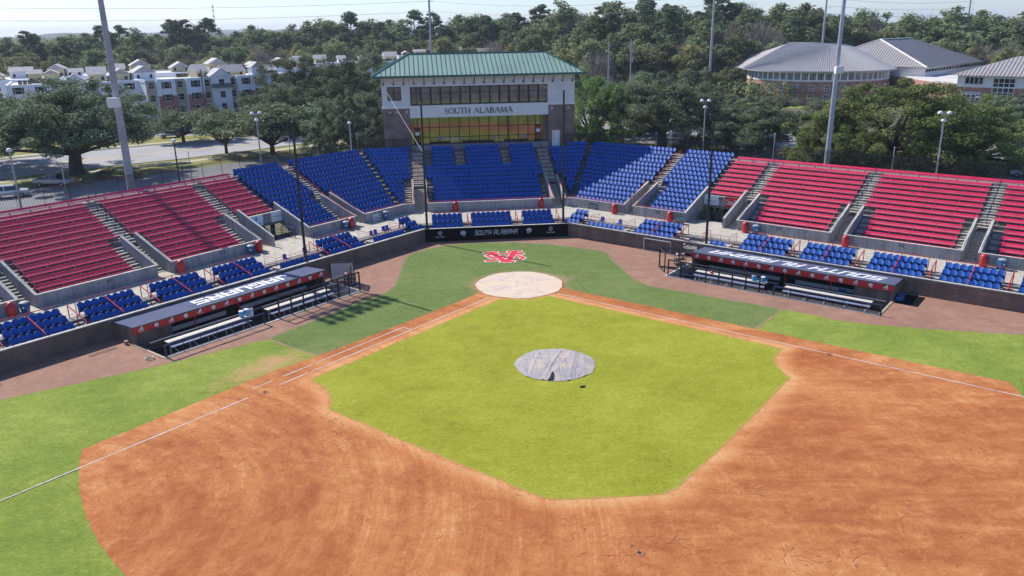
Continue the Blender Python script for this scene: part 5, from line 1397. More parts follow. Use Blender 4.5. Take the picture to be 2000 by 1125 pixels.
    for c in word:
        adv, segs = G_[c]; st([(a*sc, b, c2*sc, d, e) for a, b, c2, d, e in segs], x); x += adv*sc
    part('lettering', mb, 'sign_dark', sg)
    # upper band of windows
    x0, x1 = -8.75, 9.55; n = 14; bw = (x1-x0)/n
    for i in range(n):
        a, b = x0+bw*i, x0+bw*(i+1); fr = MB()
        fr.aab(a, a+.17, Y0-.04, Y0+.22, 12.42, 14.75); fr.aab(b-.04, b, Y0-.03, Y0+.2, 12.42, 14.75); fr.aab(a+.17, b-.04, Y0-.02, Y0+.2, 12.42, 12.54); fr.aab(a+.17, b-.04, Y0-.02, Y0+.2, 14.64, 14.75); fr.aab(a+.17, b-.04, Y0-.02, Y0+.12, 13.88, 13.94)
        wo_ = part('window', fr, 'black_paint', t_); part('pane', MB().aab(a+.17, b-.04, Y0+.1, Y0+.12, 12.54, 14.64), 'glass_upper', wo_)
    fr = MB(); a, b = -11.72, -9.93
    fr.aab(a, b, Y0-.03, Y0+.2, 13.05, 13.15); fr.aab(a, b, Y0-.03, Y0+.2, 14.7, 14.8); fr.aab(a, a+.1, Y0-.025, Y0+.2, 13.15, 14.7); fr.aab(b-.1, b, Y0-.025, Y0+.2, 13.15, 14.7); fr.aab(-10.9, -10.8, Y0-.025, Y0+.2, 13.15, 14.7); fr.aab(a+.1, b-.1, Y0-.02, Y0+.1, 14.05, 14.1)
    wo_ = part('window', fr, 'black_paint', t_); part('pane', MB().aab(a+.1, b-.1, Y0+.1, Y0+.12, 13.15, 14.7), 'glass_upper', wo_)
    # recessed lounge glass
    YG = Y0+.9
    P('curb', 'wall_concrete', (GL, GR, Y0-.05, YG+.3, 6.3, 7.1))
    P('soffit', 'black_paint', (GL, GR, Y0+.3, YG+.3, 10.72, 10.76))
    P('return_wall', 'brick_press', (9.05, GR, YG-.05, YG+.6, 7.1, 10.72))
    xs = [-8.88, -8.5]+[-7.35+k*1.335 for k in range(0, 12)]+[8.35, 9.05]
    xs = [-8.88, -8.48, -7.3, -6.4]+[-6.4+1.34*k for k in range(1, 11)]+[8.0, 8.75, 9.05]
    zs = [7.15, 8.02, 9.35, 10.72]
    fr = MB()
    for q in xs: fr.aab(q-.05, q+.05, YG-.06, YG+.06, 7.1, 10.72)
    for z in zs: fr.aab(xs[0], xs[-1], YG-.05, YG+.05, z-.05, z+.045)
    gl = part('curtain_wall', fr, 'black_paint', t_)
    for a, b in zip(xs[:-1], xs[1:]):
        for c, d in zip(zs[:-1], zs[1:]):
            part('pane', MB().aab(a+.05, b-.05, YG-.005, YG+.01, c+.045, d-.05), 'glass_gold', gl)
    for q, l in ((-8.05, 'left'), (8.38, 'right')):
        fr = MB(); a, b = q-.42, q+.42
        for bb in ((a, a+.1, 7.12, 9.33), (b-.1, b, 7.12, 9.33), (a, b, 7.12, 7.4), (a, b, 9.2, 9.33), (a, b, 8.1, 8.2)): fr.aab(bb[0], bb[1], YG-.14, YG-.06, bb[2], bb[3])
        dr = part('door', fr, 'black_paint', t_); part('notice', MB().aab(q-.27, q+.27, YG-.16, YG-.15, 8.35, 8.8), 'white_paint', dr); part('pane', MB().aab(a+.1, b-.1, YG-.09, YG-.08, 7.4, 9.2), 'glass_dark', dr)
    for x, nn in ((-5.05, 'BOX 1'), (2.45, 'BOX 2'), (6.35, 'BOX 3')):
        pl = part('box_plate', MB().aab(x-.33, x+.33, YG-.09, YG-.07, 7.78, 8.02), 'sign_blue', t_)
        part('lettering', fit_text(nn, .55, .15, (x, YG-.095, 7.9), (1, 0, 0), (0, 0, 1), .003), 'white_paint', pl)
    dr = part('door', MB().aab(10.2, 11.25, Y0-.05, Y0-.0, 6.45, 8.6), 'white_paint', t_, 'white steel door in the right brick pier')
    part('vision_slot', MB().aab(10.4, 10.46, Y0-.06, Y0-.045, 7.3, 8.3), 'black_paint', dr); part('handle', MB().aab(11.08, 11.14, Y0-.1, Y0-.05, 7.4, 7.55), 'grey_paint', dr)
    for x in (-11.55, -10.65, 12.45):
        q = MB(); c = Vector((x, Y0, 11.45))
        pr = [Vector((.26*math.cos(k*math.pi/8), 0, .26*math.sin(k*math.pi/8))) for k in range(9)]
        q.prism([c+p_+Vector((0, -.2, 0)) for p_ in pr], (0, .2, 0)); part('wall_light', q, 'pole_steel', t_)
    for x in (-9.35, 10.15): P('small_lamp', 'white_paint', (x-.08, x+.08, Y0-.14, Y0, 11.45, 11.75))
    # hipped standing seam roof
    ex0, ex1, ey0, ey1, ez = -13.6, 14.4, 39.45, 50.9, 16.22
    rx0, rx1, ry, rz = -8.7, 9.75, 45.2, 18.78
    v = [(ex0, ey0, ez), (ex1, ey0, ez), (ex1, ey1, ez), (ex0, ey1, ez), (rx0, ry, rz), (rx1, ry, rz)]
    rf = MB(); rf.v = [Vector(q) for q in v]; rf.f = [[0, 1, 5, 4], [1, 2, 5], [2, 3, 4, 5], [3, 0, 4], [3, 2, 1, 0]]
    ro = part('roof', rf, 'roof_green', t_)
    ea = MB(); ea.aab(ex0-.05, ex1+.05, ey0-.06, ey0+.0, ez-.22, ez+.05); ea.aab(ex0-.06, ex0, ey0, ey1, ez-.22, ez+.05); ea.aab(ex1, ex1+.06, ey0, ey1, ez-.22, ez+.05); ea.aab(ex0, ex1, ey1, ey1+.06, ez-.22, ez+.05)
    part('eave_gutter', ea, 'seam_green', ro)
    sm_ = MB(); n = 46
    for k in range(1, n):
        x = ex0+(ex1-ex0)*k/n
        t1 = min(1, (x-ex0)/(rx0-ex0), (ex1-x)/(ex1-rx1))
        a = Vector((x, ey0, ez+.02)); b = Vector((x, ey0+(ry-ey0)*t1, ez+(rz-ez)*t1+.02)); sm_.bar(a, b, .055, .09)
    for k in range(1, 19):
        y = ey0+(ey1-ey0)*k/19; t1 = min(1, (y-ey0)/(ry-ey0), (ey1-y)/(ey1-ry))
        sm_.bar((ex0, y, ez+.02), (ex0+(rx0-ex0)*t1, y, ez+(rz-ez)*t1+.02), .055, .09); sm_.bar((ex1, y, ez+.02), (ex1+(rx1-ex1)*t1, y, ez+(rz-ez)*t1+.02), .055, .09)
    part('standing_seams', sm_, 'seam_green', ro)  # dark green puts the shaded side of the ribs into their colour
    rg = MB(); rg.bar((rx0, ry, rz+.03), (rx1, ry, rz+.03), .3, .1)
    for a, b in (((ex0, ey0, ez), (rx0, ry, rz)), ((ex1, ey0, ez), (rx1, ry, rz)), ((ex1, ey1, ez), (rx1, ry, rz)), ((ex0, ey1, ez), (rx0, ry, rz))):
        rg.bar(Vector(a)+Vector((0, 0, .05)), Vector(b)+Vector((0, 0, .05)), .16, .1)
    part('ridge_cap', rg, 'seam_green', ro)
    for k in range(20):
        x = -12.15+25.05*k/19; br = MB(); br.bar((x, Y0-1.25, 16.05), (x, Y0-.06, 15.2), .07, .09); br.aab(x-.09, x+.09, Y0-.12, Y0, 15.02, 15.26); part('eave_bracket', br, 'black_paint', t_)
    for k in range(6):
        y = Y0+.4+k*1.6; br = MB(); br.bar((ex1-.1, y, 16.05), (XR+.02, y, 15.2), .07, .09); part('eave_bracket', br, 'black_paint', t_)
press_box()

# ---------------------------------------------------------------- floodlight poles and lamp posts
def flood(P, r0, r1, h, label, bank, m='pole_steel', box=True, yaw=0.0):
    P = Vector(P); t_ = thing('floodlight_pole', label, 'pole', P)
    top = P+Vector((0, 0, h)); part('shaft', MB().tube(P, top, r0, r1, 16), m, t_, smooth=False)
    c, s_ = math.cos(yaw), math.sin(yaw); X = Vector((c, s_, 0)); Yv = Vector((-s_, c, 0))
    for k, z in enumerate((0, -1.0, -2.0)):
        a = part('crossarm', MB().bar(top+X*-3.6+Vector((0, 0, z)), top+X*3.6+Vector((0, 0, z)), .14), m, t_)
        for j in range(8 if k < 2 else 7):
            q = top+X*(-3.4+6.8*j/(7 if k < 2 else 6))-Yv*.35+Vector((0, 0, z-.05))
            part('floodlight', MB().tube(q, q-Yv*.45-Vector((0, 0, .35)), .16, .40, 8), 'grey_paint', a)
    if box:
        q = P+Vector((0, 0, box)); part('ballast_box', MB().aab(q.x-.65, q.x+.5, q.y-1.05, q.y-.5, q.z-.45, q.z+.5), 'sign_cream', t_)
    n = 16; g_ = MB()
    for k in range(int(h/0.45)-8):
        z = 3+.45*k; g_.tube(P+Vector((-r0*.9, -.1, z)), P+Vector((-r0*.9-.18, -.1, z)), .012, n=4)
    part('climbing_pegs', g_, m, t_)
flood((-38.75, 20.9, 0), .45, .22, 32.0, 'thick grey concrete floodlight pole rising behind the left bleachers', 1, 'concrete_pole', 15.3, math.radians(45))
flood((51.5, 42.9, 0), .40, .20, 33.0, 'tall silver floodlight pole rising in front of the big oak on the right', 1, 'pole_steel', 15.6, math.radians(-45))
lp0 = None
def lamp_post(P, h, label, heads=1, m='pole_steel', yaw=0, grp='lamp posts around the stadium'):
    P = Vector(P); t_ = thing('lamp_post', label, 'lamp', P, yaw, grp)
    part('post', MB().tube((0, 0, 0), (0, 0, h-.5), .12, .08, 10), m, t_, local=True)
    hs = [(0, -.1)] if heads == 1 else [(-.5, .6), (.5, .6), (0, -.1)]
    for x, dz in hs:
        if heads > 1 and x: part('arm', MB().tube((0, 0, h-.5+.9), (x, 0, h-.5+.9), .05, n=6), m, t_, local=True)
        c = Vector((x, 0, h-.5+(.9 if x else 0)))
        part('lamp_head', MB().lathe(c, [(.26, -.10), (.31, 0), (.26, .15), (.15, .25), (.03, .28)], 14), 'white_paint', t_, local=True, smooth=True)
    if heads > 1: part('riser', MB().tube((0, 0, h-.5), (0, 0, h+.4), .06, n=6), m, t_, local=True)
    return t_
lamp_post((-50.8, 22.4, 0), 11, 'dome-headed lamp post at the far left edge beyond the red bleachers')
lamp_post((-29.6, 46.0, 0), 11, 'dome-headed lamp post with crossbar between the small road trees', 3, yaw=.4)
lamp_post((-18.1, 57.8, 0), 9, 'dome-headed lamp post in front of the bushy trees left of the press box')
lamp_post((33.8, 46.5, 0), 11, 'three-headed lamp post behind the right blue seats', 3, yaw=-.3)
lamp_post((55.0, 22.9, 0), 11, 'three-headed lamp post in front of the big oak on the right', 3, yaw=-.5)
lamp_post((-39.8, 42.6, 0), 9, 'short dark lamp post in front of the road, right of the large oak', 1, 'black_paint')
def street_light(P, h, label, yaw):
    t_ = thing('street_light', label, 'lamp', P, yaw)
    part('post', MB().tube((0, 0, 0), (0, 0, h-1.6), .11, .07, 8), 'pole_steel', t_, local=True)
    for s_ in (-1, 1):
        part('arm', MB().tube((0, 0, h-1.7), (s_*2.4, 0, h-.15), .05, .035, 6), 'pole_steel', t_, local=True)
        part('lamp_head', MB().hexa([(s_*2.2-.1, -.13, h-.25), (s_*2.2+.5, -.13, h-.2), (s_*2.2+.5, .13, h-.2), (s_*2.2-.1, .13, h-.25)], [(s_*2.2-.1, -.08, h-.1), (s_*2.2+.4, -.08, h-.08), (s_*2.2+.4, .08, h-.08), (s_*2.2-.1, .08, h-.1)]), 'white_paint', t_, local=True)
street_light((83.0, 53.0, 0), 10.5, 'twin-armed silver street light by the parked cars at the right edge', .3)

def power_pole(P, h, r, label, arms=((0.0, 1.4), (-3.6, 1.4)), m='timber_pole', left=False, grp=None):
    P = Vector(P); t_ = thing('power_pole', label, 'pole', P, 0, grp)
    part('shaft', MB().tube(P, P+Vector((0, 0, h)), r, r*.62, 10), m, t_)
    for dz, ln in arms:
        a = P+Vector((0, 0, h-.8+dz)); o = part('arm', MB().tube(a, a+Vector((ln, 0, .25)), .06, n=5), m, t_)
        part('insulator', MB().tube(a+Vector((ln, 0, .2)), a+Vector((ln, 0, -.35)), .07, n=6), 'grey_paint', o)
power_pole((.9, 262.1, 0), 37, .55, 'tall grey power pole standing behind the press box roof', ((-4.5, 1.6), (-8.1, 1.6)), 'concrete_pole')
power_pole((82.9, 175.4, 0), 31, .45, 'tall pale power pole in front of the dark forest right of the press box', ((-.5, 1.2),), 'concrete_pole')
power_pole((130.2, 198.0, 0), 33, .45, 'pale power pole at the forest edge behind the brick hall', ((-3.2, 1.5), (-5.6, 1.5), (-8, 1.5)), 'concrete_pole')
power_pole((236.0, 273.4, 0), 33, .5, 'distant power pole above the far trees at the upper right', ((-3.5, 2), (-6.0, 2), (-8.4, 2)), 'concrete_pole')
for P, h, l in (((39.0, 126.4, 0), 18.2, 'left timber utility pole with stacked insulators in front of the dark forest'), ((44.1, 125.1, 0), 19.0, 'right timber utility pole with a transformer in front of the dark forest')):
    power_pole(P, h, .17, l, ((0, .45), (-1, -.45), (-2, .45), (-3.1, .45)), 'concrete_pole', grp='timber utility poles')
part('transformer', MB().lathe((44.4, 125.1, 13.6), [(.3, 0), (.3, .9), (.15, 1.0)], 10), 'grey_paint', SC.objects['power_pole.005'] if 'power_pole.005' in SC.objects else list(SC.objects)[-1].parent)
power_pole((-55.3, 126.8, 0), 14, .2, 'timber utility pole standing before the white apartment bay', ((-1, .6), (-4.5, .5)), 'timber_pole')
W_ = [(-143, 234, 30.5), (.9+1.6, 262.1, 32.0)]
wire('power_line', (-240, 205, 34.5), (2.3, 262.1, 32.0), 3.2, .045, 'upper power line crossing the sky at the upper left', n=24, group='power lines in the sky')
wire('power_line', (-240, 205, 30.0), (2.3, 262.1, 28.2), 3.0, .045, 'lower power line crossing the sky at the upper left', n=24, group='power lines in the sky')
wire('power_line', (2.3, 262.1, 32.0), (83.2, 175.4, 30.3), 2.5, .04, 'upper power line running right from the pole behind the press box', n=20, group='power lines in the sky')
wire('power_line', (2.3, 262.1, 28.2), (83.2, 175.4, 27.5), 2.2, .04, 'lower power line running right from the pole behind the press box', n=20, group='power lines in the sky')
for z, l in ((29.4, 'upper'), (27, 'middle'), (24.6, 'lower')): wire('power_line', (131.5, 198, z), (238, 273.4, z+.4), 1.2, .04, '%s power line between the two poles at the upper right' % l, n=16, group='power lines in the sky')
for k, z in enumerate((18.0, 17.0, 16.0)): wire('power_line', (39.3, 126.4, z-.3), (44.4, 125.1, z+.5), .2, .02, '%s short cable between the two timber poles' % ('top', 'middle', 'bottom')[k], n=5)
# distant lattice mast
t_ = thing('radio_mast', 'distant pale lattice mast standing above the treeline at the upper left', 'mast', (-304, 1301, 0)); q = MB()
for a in range(3):
    x, y = 1.2*math.cos(a*2.09), 1.2*math.sin(a*2.09); q.tube((-304+x, 1301+y, 0), (-304+x*.4, 1301+y*.4, 62), .18, n=4)
for k in range(30): q.bar((-305, 1301, 2*k), (-303, 1301, 2*k+2), .12); q.bar((-303, 1301, 2*k), (-305, 1301, 2*k+2), .12)
for z in (44, 52, 58): q.aab(-305.5, -302.5, 1300, 1302, z, z+1.2)
part('lattice', q, 'pole_steel', t_)

# ---------------------------------------------------------------- roads and lots outside
def strip(name, L_, R_pts, z, m, lab=None):
    mb = MB(); n = len(L_)
    for i in range(n-1): mb.face([(L_[i][0], L_[i][1], z), (R_pts[i][0], R_pts[i][1], z), (R_pts[i+1][0], R_pts[i+1][1], z), (L_[i+1][0], L_[i+1][1], z)])
    return solo(name, mb, m, kind='structure', base=(0, 0, 0))
far = [(-150, 52), (-120, 72), (-84.8, 91.7), (-74.8, 98.4), (-58, 107.7), (-46, 113), (-34, 117), (-20, 123), (10, 132), (60, 140)]
near = [(-134, 34), (-104, 53), (-75, 70), (-66, 76.5), (-51.8, 84.3), (-42, 91.5), (-33, 99), (-22, 108), (12, 118), (64, 127)]
strip('road', near, far, -0.03, 'asphalt')
def lerp2(t): return [(a[0]+(b[0]-a[0])*t, a[1]+(b[1]-a[1])*t) for a, b in zip(near, far)]
for t0 in (.46, .50): strip('road_marking', lerp2(t0), lerp2(t0+.012), -0.024, 'yellow_paint')
strip('road_marking', lerp2(.02), lerp2(.03), -0.024, 'white_paint')
def offs(P, d): return [(x+d*.55, y-d*.83) for x, y in P]
k = MB()
for a, b in zip(near[:-1], near[1:]): k.bar((a[0]+.1, a[1]-.1, .02), (b[0]+.1, b[1]-.1, .02), .2, .14)
solo('kerb', k, 'cap_concrete', kind='structure', base=(0, 0, 0))
k = MB()
for a, b in zip(far[:-1], far[1:]): k.bar((a[0]-.1, a[1]+.1, .02), (b[0]-.1, b[1]+.1, .02), .2, .14)
solo('kerb', k, 'cap_concrete', kind='structure', base=(0, 0, 0))
zone('verge', offs(near, .3)+offs(near, 12)[::-1], -0.035, 'lawn', 3.0, 0.0, 3)
strip('pavement', offs(near, 4.6), offs(near, 2.9), -0.026, 'walk_concrete')
strip('pavement', offs(far, -2.2), offs(far, -4.0), -0.026, 'walk_concrete')
zone('verge', offs(far, -.3)+offs(far, -26)[::-1], -0.036, 'lawn', 4.0, 0.0, 4)
# service yard directly behind the left stands, lots behind press box and on the right
def sheet(name, pts, z, m): return solo(name, MB().face([(x, y, z) for x, y in pts]), m, kind='structure', base=(0, 0, 0))
sheet('service_yard', [(-95, 22), (-30, 42), (-14, 52), (-14, 84), (-26, 90), (-60, 62), (-98, 44)][::1], -0.031+.004, 'asphalt_lot')
sheet('parking_lot', [(-13, 50), (62, 50), (75, 62), (75, 118), (12, 117), (-13, 108)], -0.029, 'asphalt_lot')
sheet('parking_lot', [(60, 12), (150, -30), (170, 60), (110, 80), (76, 61), (62, 49)], -0.030, 'asphalt_lot')
sheet('parking_lot', [(-120, 118), (-30, 122), (-10, 132), (60, 142), (60, 300), (-140, 330)], -0.033, 'asphalt_lot')
zone('lawn', [(24, 70), (48, 70), (50, 82), (26, 88)], -0.022, 'lawn', 3, .2, 2)
zone('lawn', [(78, 150), (98, 140), (112, 200), (98, 222), (84, 196)], -0.022, 'outfield_turf', 4, .2, 3)
zone('lawn', [(92, 56), (130, 30), (150, 60), (112, 86)], -0.022, 'outfield_turf', 4, .2, 3)
zone('lawn', [(24, 21), (34, 21), (42, 34), (30, 40)], -0.022, 'outfield_turf', 4, .1, 3)
strip('path', [(30, 66), (38, 72), (48, 78)], [(33, 64), (41, 70), (50, 75.5)], -0.018, 'walk_concrete')
strip('path', [(76, 196), (92, 206), (110, 226)], [(74, 200), (90, 211), (108, 230)], -0.018, 'walk_concrete')

# ---------------------------------------------------------------- vehicles
def car(P, yaw, m, label, kind='sedan', grp='parked cars outside the stadium'):
    t_ = thing('parked_car', label, 'car', P, yaw, grp)
    Lc, Wc, H = (4.7, 1.82, 1.42) if kind == 'sedan' else ((4.8, 1.92, 1.75) if kind == 'suv' else (5.6, 1.98, 1.85))
    if kind == 'sedan': low = [(-2.35, .35), (-2.33, .8), (-1.6, .92), (-.75, .95), (1.45, .96), (2.28, .92), (2.35, .4)]; cab = [(-1.15, .93), (-.35, 1.38), (.95, 1.40), (1.75, .95)]
    elif kind == 'suv': low = [(-2.4, .38), (-2.36, .95), (-1.3, 1.05), (2.3, 1.08), (2.4, .45)]; cab = [(-1.35, 1.04), (-.65, 1.68), (1.75, 1.70), (2.28, 1.07)]
    else: low = [(-2.8, .45), (-2.75, 1.02), (-1.55, 1.12), (2.75, 1.12), (2.8, .5)]; cab = [(-1.5, 1.1), (-.75, 1.78), (.75, 1.80), (1.0, 1.12)]
    w2 = Wc/2
    b = MB(); b.prism([Vector((x, -w2, z)) for x, z in low], (0, Wc, 0)); body = part('body', b, m, t_, local=True)
    md = body.modifiers.new('bevel', 'BEVEL'); md.width = .09; md.segments = 2
    c = MB(); i = w2-.13
    bot = [(cab[0][0], -i-.08, cab[0][1]), (cab[3][0], -i-.08, cab[3][1]), (cab[3][0], i+.08, cab[3][1]), (cab[0][0], i+.08, cab[0][1])]
    top = [(cab[1][0], -i+.08, cab[1][1]), (cab[2][0], -i+.08, cab[2][1]), (cab[2][0], i-.08, cab[2][1]), (cab[1][0], i-.08, cab[1][1])]
    c.hexa(bot, top); part('window', c, 'glass_dark', t_, local=True)
    r = MB(); r.hexa([(cab[1][0]-.02, -i+.06, cab[1][1]), (cab[2][0]+.02, -i+.06, cab[2][1]), (cab[2][0]+.02, i-.06, cab[2][1]), (cab[1][0]-.02, i-.06, cab[1][1])], [(cab[1][0]+.1, -i+.14, cab[1][1]+.05), (cab[2][0]-.1, -i+.14, cab[2][1]+.05), (cab[2][0]-.1, i-.14, cab[2][1]+.05), (cab[1][0]+.1, i-.14, cab[1][1]+.05)])
    part('roof_panel', r, m, t_, local=True)
    for s_ in (-1, 1):
        mid = (cab[1][0]+cab[2][0])/2
        pp = MB()
        for x in (mid,): pp.hexa([(x-.05, s_*(i+.10)-.02, cab[0][1]), (x+.05, s_*(i+.10)-.02, cab[0][1]), (x+.05, s_*(i+.10)+.02, cab[0][1]), (x-.05, s_*(i+.10)+.02, cab[0][1])], [(x-.05, s_*(i-.06)-.02, cab[1][1]), (x+.05, s_*(i-.06)-.02, cab[1][1]), (x+.05, s_*(i-.06)+.02, cab[1][1]), (x-.05, s_*(i-.06)+.02, cab[1][1])])
        part('pillar', pp, m, t_, local=True)
    if kind == 'pickup': q = MB(); q.aab(1.12, 2.68, -w2+.12, w2-.12, 1.122, 1.13); part('cargo_bed', q, 'black_paint', t_, local=True)
    for x in (-Lc*.31, Lc*.31):
        for s_ in (-1, 1):
            wh = part('wheel', MB().tube((x, s_*(w2-.2), .34), (x, s_*(w2+.02), .34), .34, n=16), 'tyre', t_, local=True)
            part('rim', MB().tube((x, s_*(w2+.0), .34), (x, s_*(w2+.035), .34), .2, n=12), 'grey_paint', wh, local=True)
    for s_ in (-1, 1):
        part('headlight', MB().aab(-Lc/2-.02, -Lc/2+.1, s_*(w2-.32)-.16, s_*(w2-.32)+.16, low[1][1]-.22, low[1][1]-.08), 'white_paint', t_, local=True)
        part('taillight', MB().aab(Lc/2-.1, Lc/2+.02, s_*(w2-.25)-.12, s_*(w2-.25)+.12, low[-2][1]-.28, low[-2][1]-.08), 'red_paint', t_, local=True)
    return t_
car((-66.2, 53.2, 0), R_(200), 'car_white', 'white pickup parked in the yard at the far left behind the red bleachers', 'suv')
car((-63.4, 61.3, 0), R_(168), 'car_tan', 'beige flatbed pickup half shaded on the grass below the large oak', 'pickup')
car((-88.5, 104, 0), R_(25), 'car_grey', 'grey car parked beyond the road at the far left', 'sedan')
car((-97, 100, 0), R_(25), 'car_silver', 'silver car at the left picture edge beyond the road')
car((-61.5, 118.5, 0), R_(28), 'car_silver', 'silver car seen under the right side of the large oak')
car((-46.5, 117.6, 0), R_(195), 'car_dark', 'dark suv parked under the small round tree left of the lamp post', 'suv')
car((-52, 124, 0), R_(200), 'car_blue', 'blue car parked behind the dark suv')
car((-31, 124, 0), R_(20), 'car_blue', 'blue car half hidden between the road trees')
car((-27, 127, 0), R_(20), 'car_white', 'white car behind the road trees')
car((-12.6, 121, 0), R_(80), 'car_white', 'white suv just left of the press box wall', 'suv')
car((-12.0, 128, 0), R_(80), 'car_silver', 'silver car behind the white suv left of the press box')
car((-14.6, 135, 0), R_(80), 'car_dark', 'dark car third in line left of the press box')
car((30.5, 101, 0), R_(15), 'car_white', 'white car in the lot right of the press box')
car((34.8, 98, 0), R_(12), 'car_blue', 'blue car in the lot behind the spreading oak')
car((40.2, 98, 0), R_(8), 'car_dark', 'dark car in the shade behind the spreading oak')
car((46.5, 94, 0), R_(8), 'car_silver', 'silver car right of the spreading oak trunk')
car((62.5, 82, 0), R_(-10), 'car_white', 'white car glimpsed behind the oak left of the silver floodlight pole')
car((100.2, 69.6, 0), R_(-60), 'car_silver', 'silver suv parked at the right edge beyond the oak', 'suv')
car((104.0, 64.6, 0), R_(-40), 'car_white', 'white pickup at the right picture edge by the lawn', 'pickup')
car((99.0, 66.0, 0), R_(-40), 'car_blue', 'blue car between the silver suv and white pickup')
car((80.5, 38.0, 0), R_(-45), 'car_white', 'white suv behind the picket fence at the lower right edge', 'suv')

# ---------------------------------------------------------------- trees
foliage('leaf_oak', (0.052, 0.073, 0.043), (0.155, 0.194, 0.106), (0.363, 0.401, 0.250), .42)
foliage('leaf_pale', (0.077, 0.109, 0.055), (0.198, 0.253, 0.132), (0.416, 0.460, 0.286), .42)
foliage('leaf_bright', (0.055, 0.085, 0.027), (0.181, 0.239, 0.076), (0.393, 0.446, 0.181), .42)
foliage('leaf_forest', (0.066, 0.093, 0.052), (0.199, 0.241, 0.114), (0.397, 0.431, 0.224), .42)
foliage('leaf_olive', (0.096, 0.109, 0.046), (0.272, 0.285, 0.126), (0.474, 0.465, 0.246), .42)
foliage('leaf_pine', (0.043, 0.072, 0.041), (0.126, 0.170, 0.094), (0.264, 0.306, 0.168), .42)
foliage('twig_grey', (0.133, 0.116, 0.099), (0.278, 0.237, 0.206), (0.460, 0.399, 0.351), .1)
foliage('leaf_bush', (0.057, 0.077, 0.029), (0.191, 0.211, 0.077), (0.383, 0.363, 0.173), .42)
def leaf_cloud(centres, radii, n_each, size, flat=0.75, seed=0, squash=.8, long=1.0):
    r = np.random.default_rng(seed); V = []; cs = np.repeat(np.array(centres), n_each, 0); rs = np.repeat(np.array(radii), n_each)
    n = len(cs); d = r.normal(size=(n, 3)); d /= np.linalg.norm(d, axis=1)[:, None]
    rad = rs*(r.random(n)**0.45)
    d2 = d.copy(); d2[:, 2] *= squash
    P = cs+d2*rad[:, None]
    # leaf card: roughly tangent to the clump, jittered
    nrm = d+r.normal(scale=.65, size=(n, 3)); nrm[:, 2] += .35; nrm /= np.linalg.norm(nrm, axis=1)[:, None]
    a = np.cross(nrm, r.normal(size=(n, 3))); a /= np.linalg.norm(a, axis=1)[:, None]+1e-9; b = np.cross(nrm, a)
    s = size*(0.55+0.9*r.random(n))[:, None]
    q = [P+a*s*long, P+b*s*.55, P-a*s*long, P-b*s*.55]
    V = np.stack(q, 1).reshape(-1, 3); F = np.arange(n*4).reshape(-1, 4)
    return V, F
def crown_points(rx, ry, rz, zc, n, seed, lobes=6, shell=.55, rough=.22):
    r = np.random.default_rng(seed); out = []
    ph = r.random((lobes, 2))*2*np.pi
    while len(out) < n:
        d = r.normal(size=3); d /= np.linalg.norm(d)
        if d[2] < -.75: continue
        k = 1+rough*sum(math.sin((j+1.3)*math.atan2(d[1], d[0])+ph[j, 0]+3*d[2])/(j+1) for j in range(lobes))*.6+r.normal()*rough*.3
        t = shell+(1-shell)*r.random()
        p = d*np.array([rx, ry, rz])*k*t
        if p[2] > 0: p[:2] *= 1-.38*min(1, (p[2]/rz))**1.6
        if p[2] < 0: p[2] *= .62
        out.append((p[0], p[1], zc+p[2]))
    return out
def branches(mb, base, targets, r0, seed, lean=.5, split=.35):
    rr = random.Random(seed); base = Vector(base)
    for T in targets:
        T = Vector(T); mid = base.lerp(T, .5)+Vector((rr.uniform(-.4, .4), rr.uniform(-.4, .4), rr.uniform(.0, .5)))*lean
        mb.tube(base, mid, r0, r0*.62, 6, False); mb.tube(mid, T, r0*.62, r0*.2, 5, False)
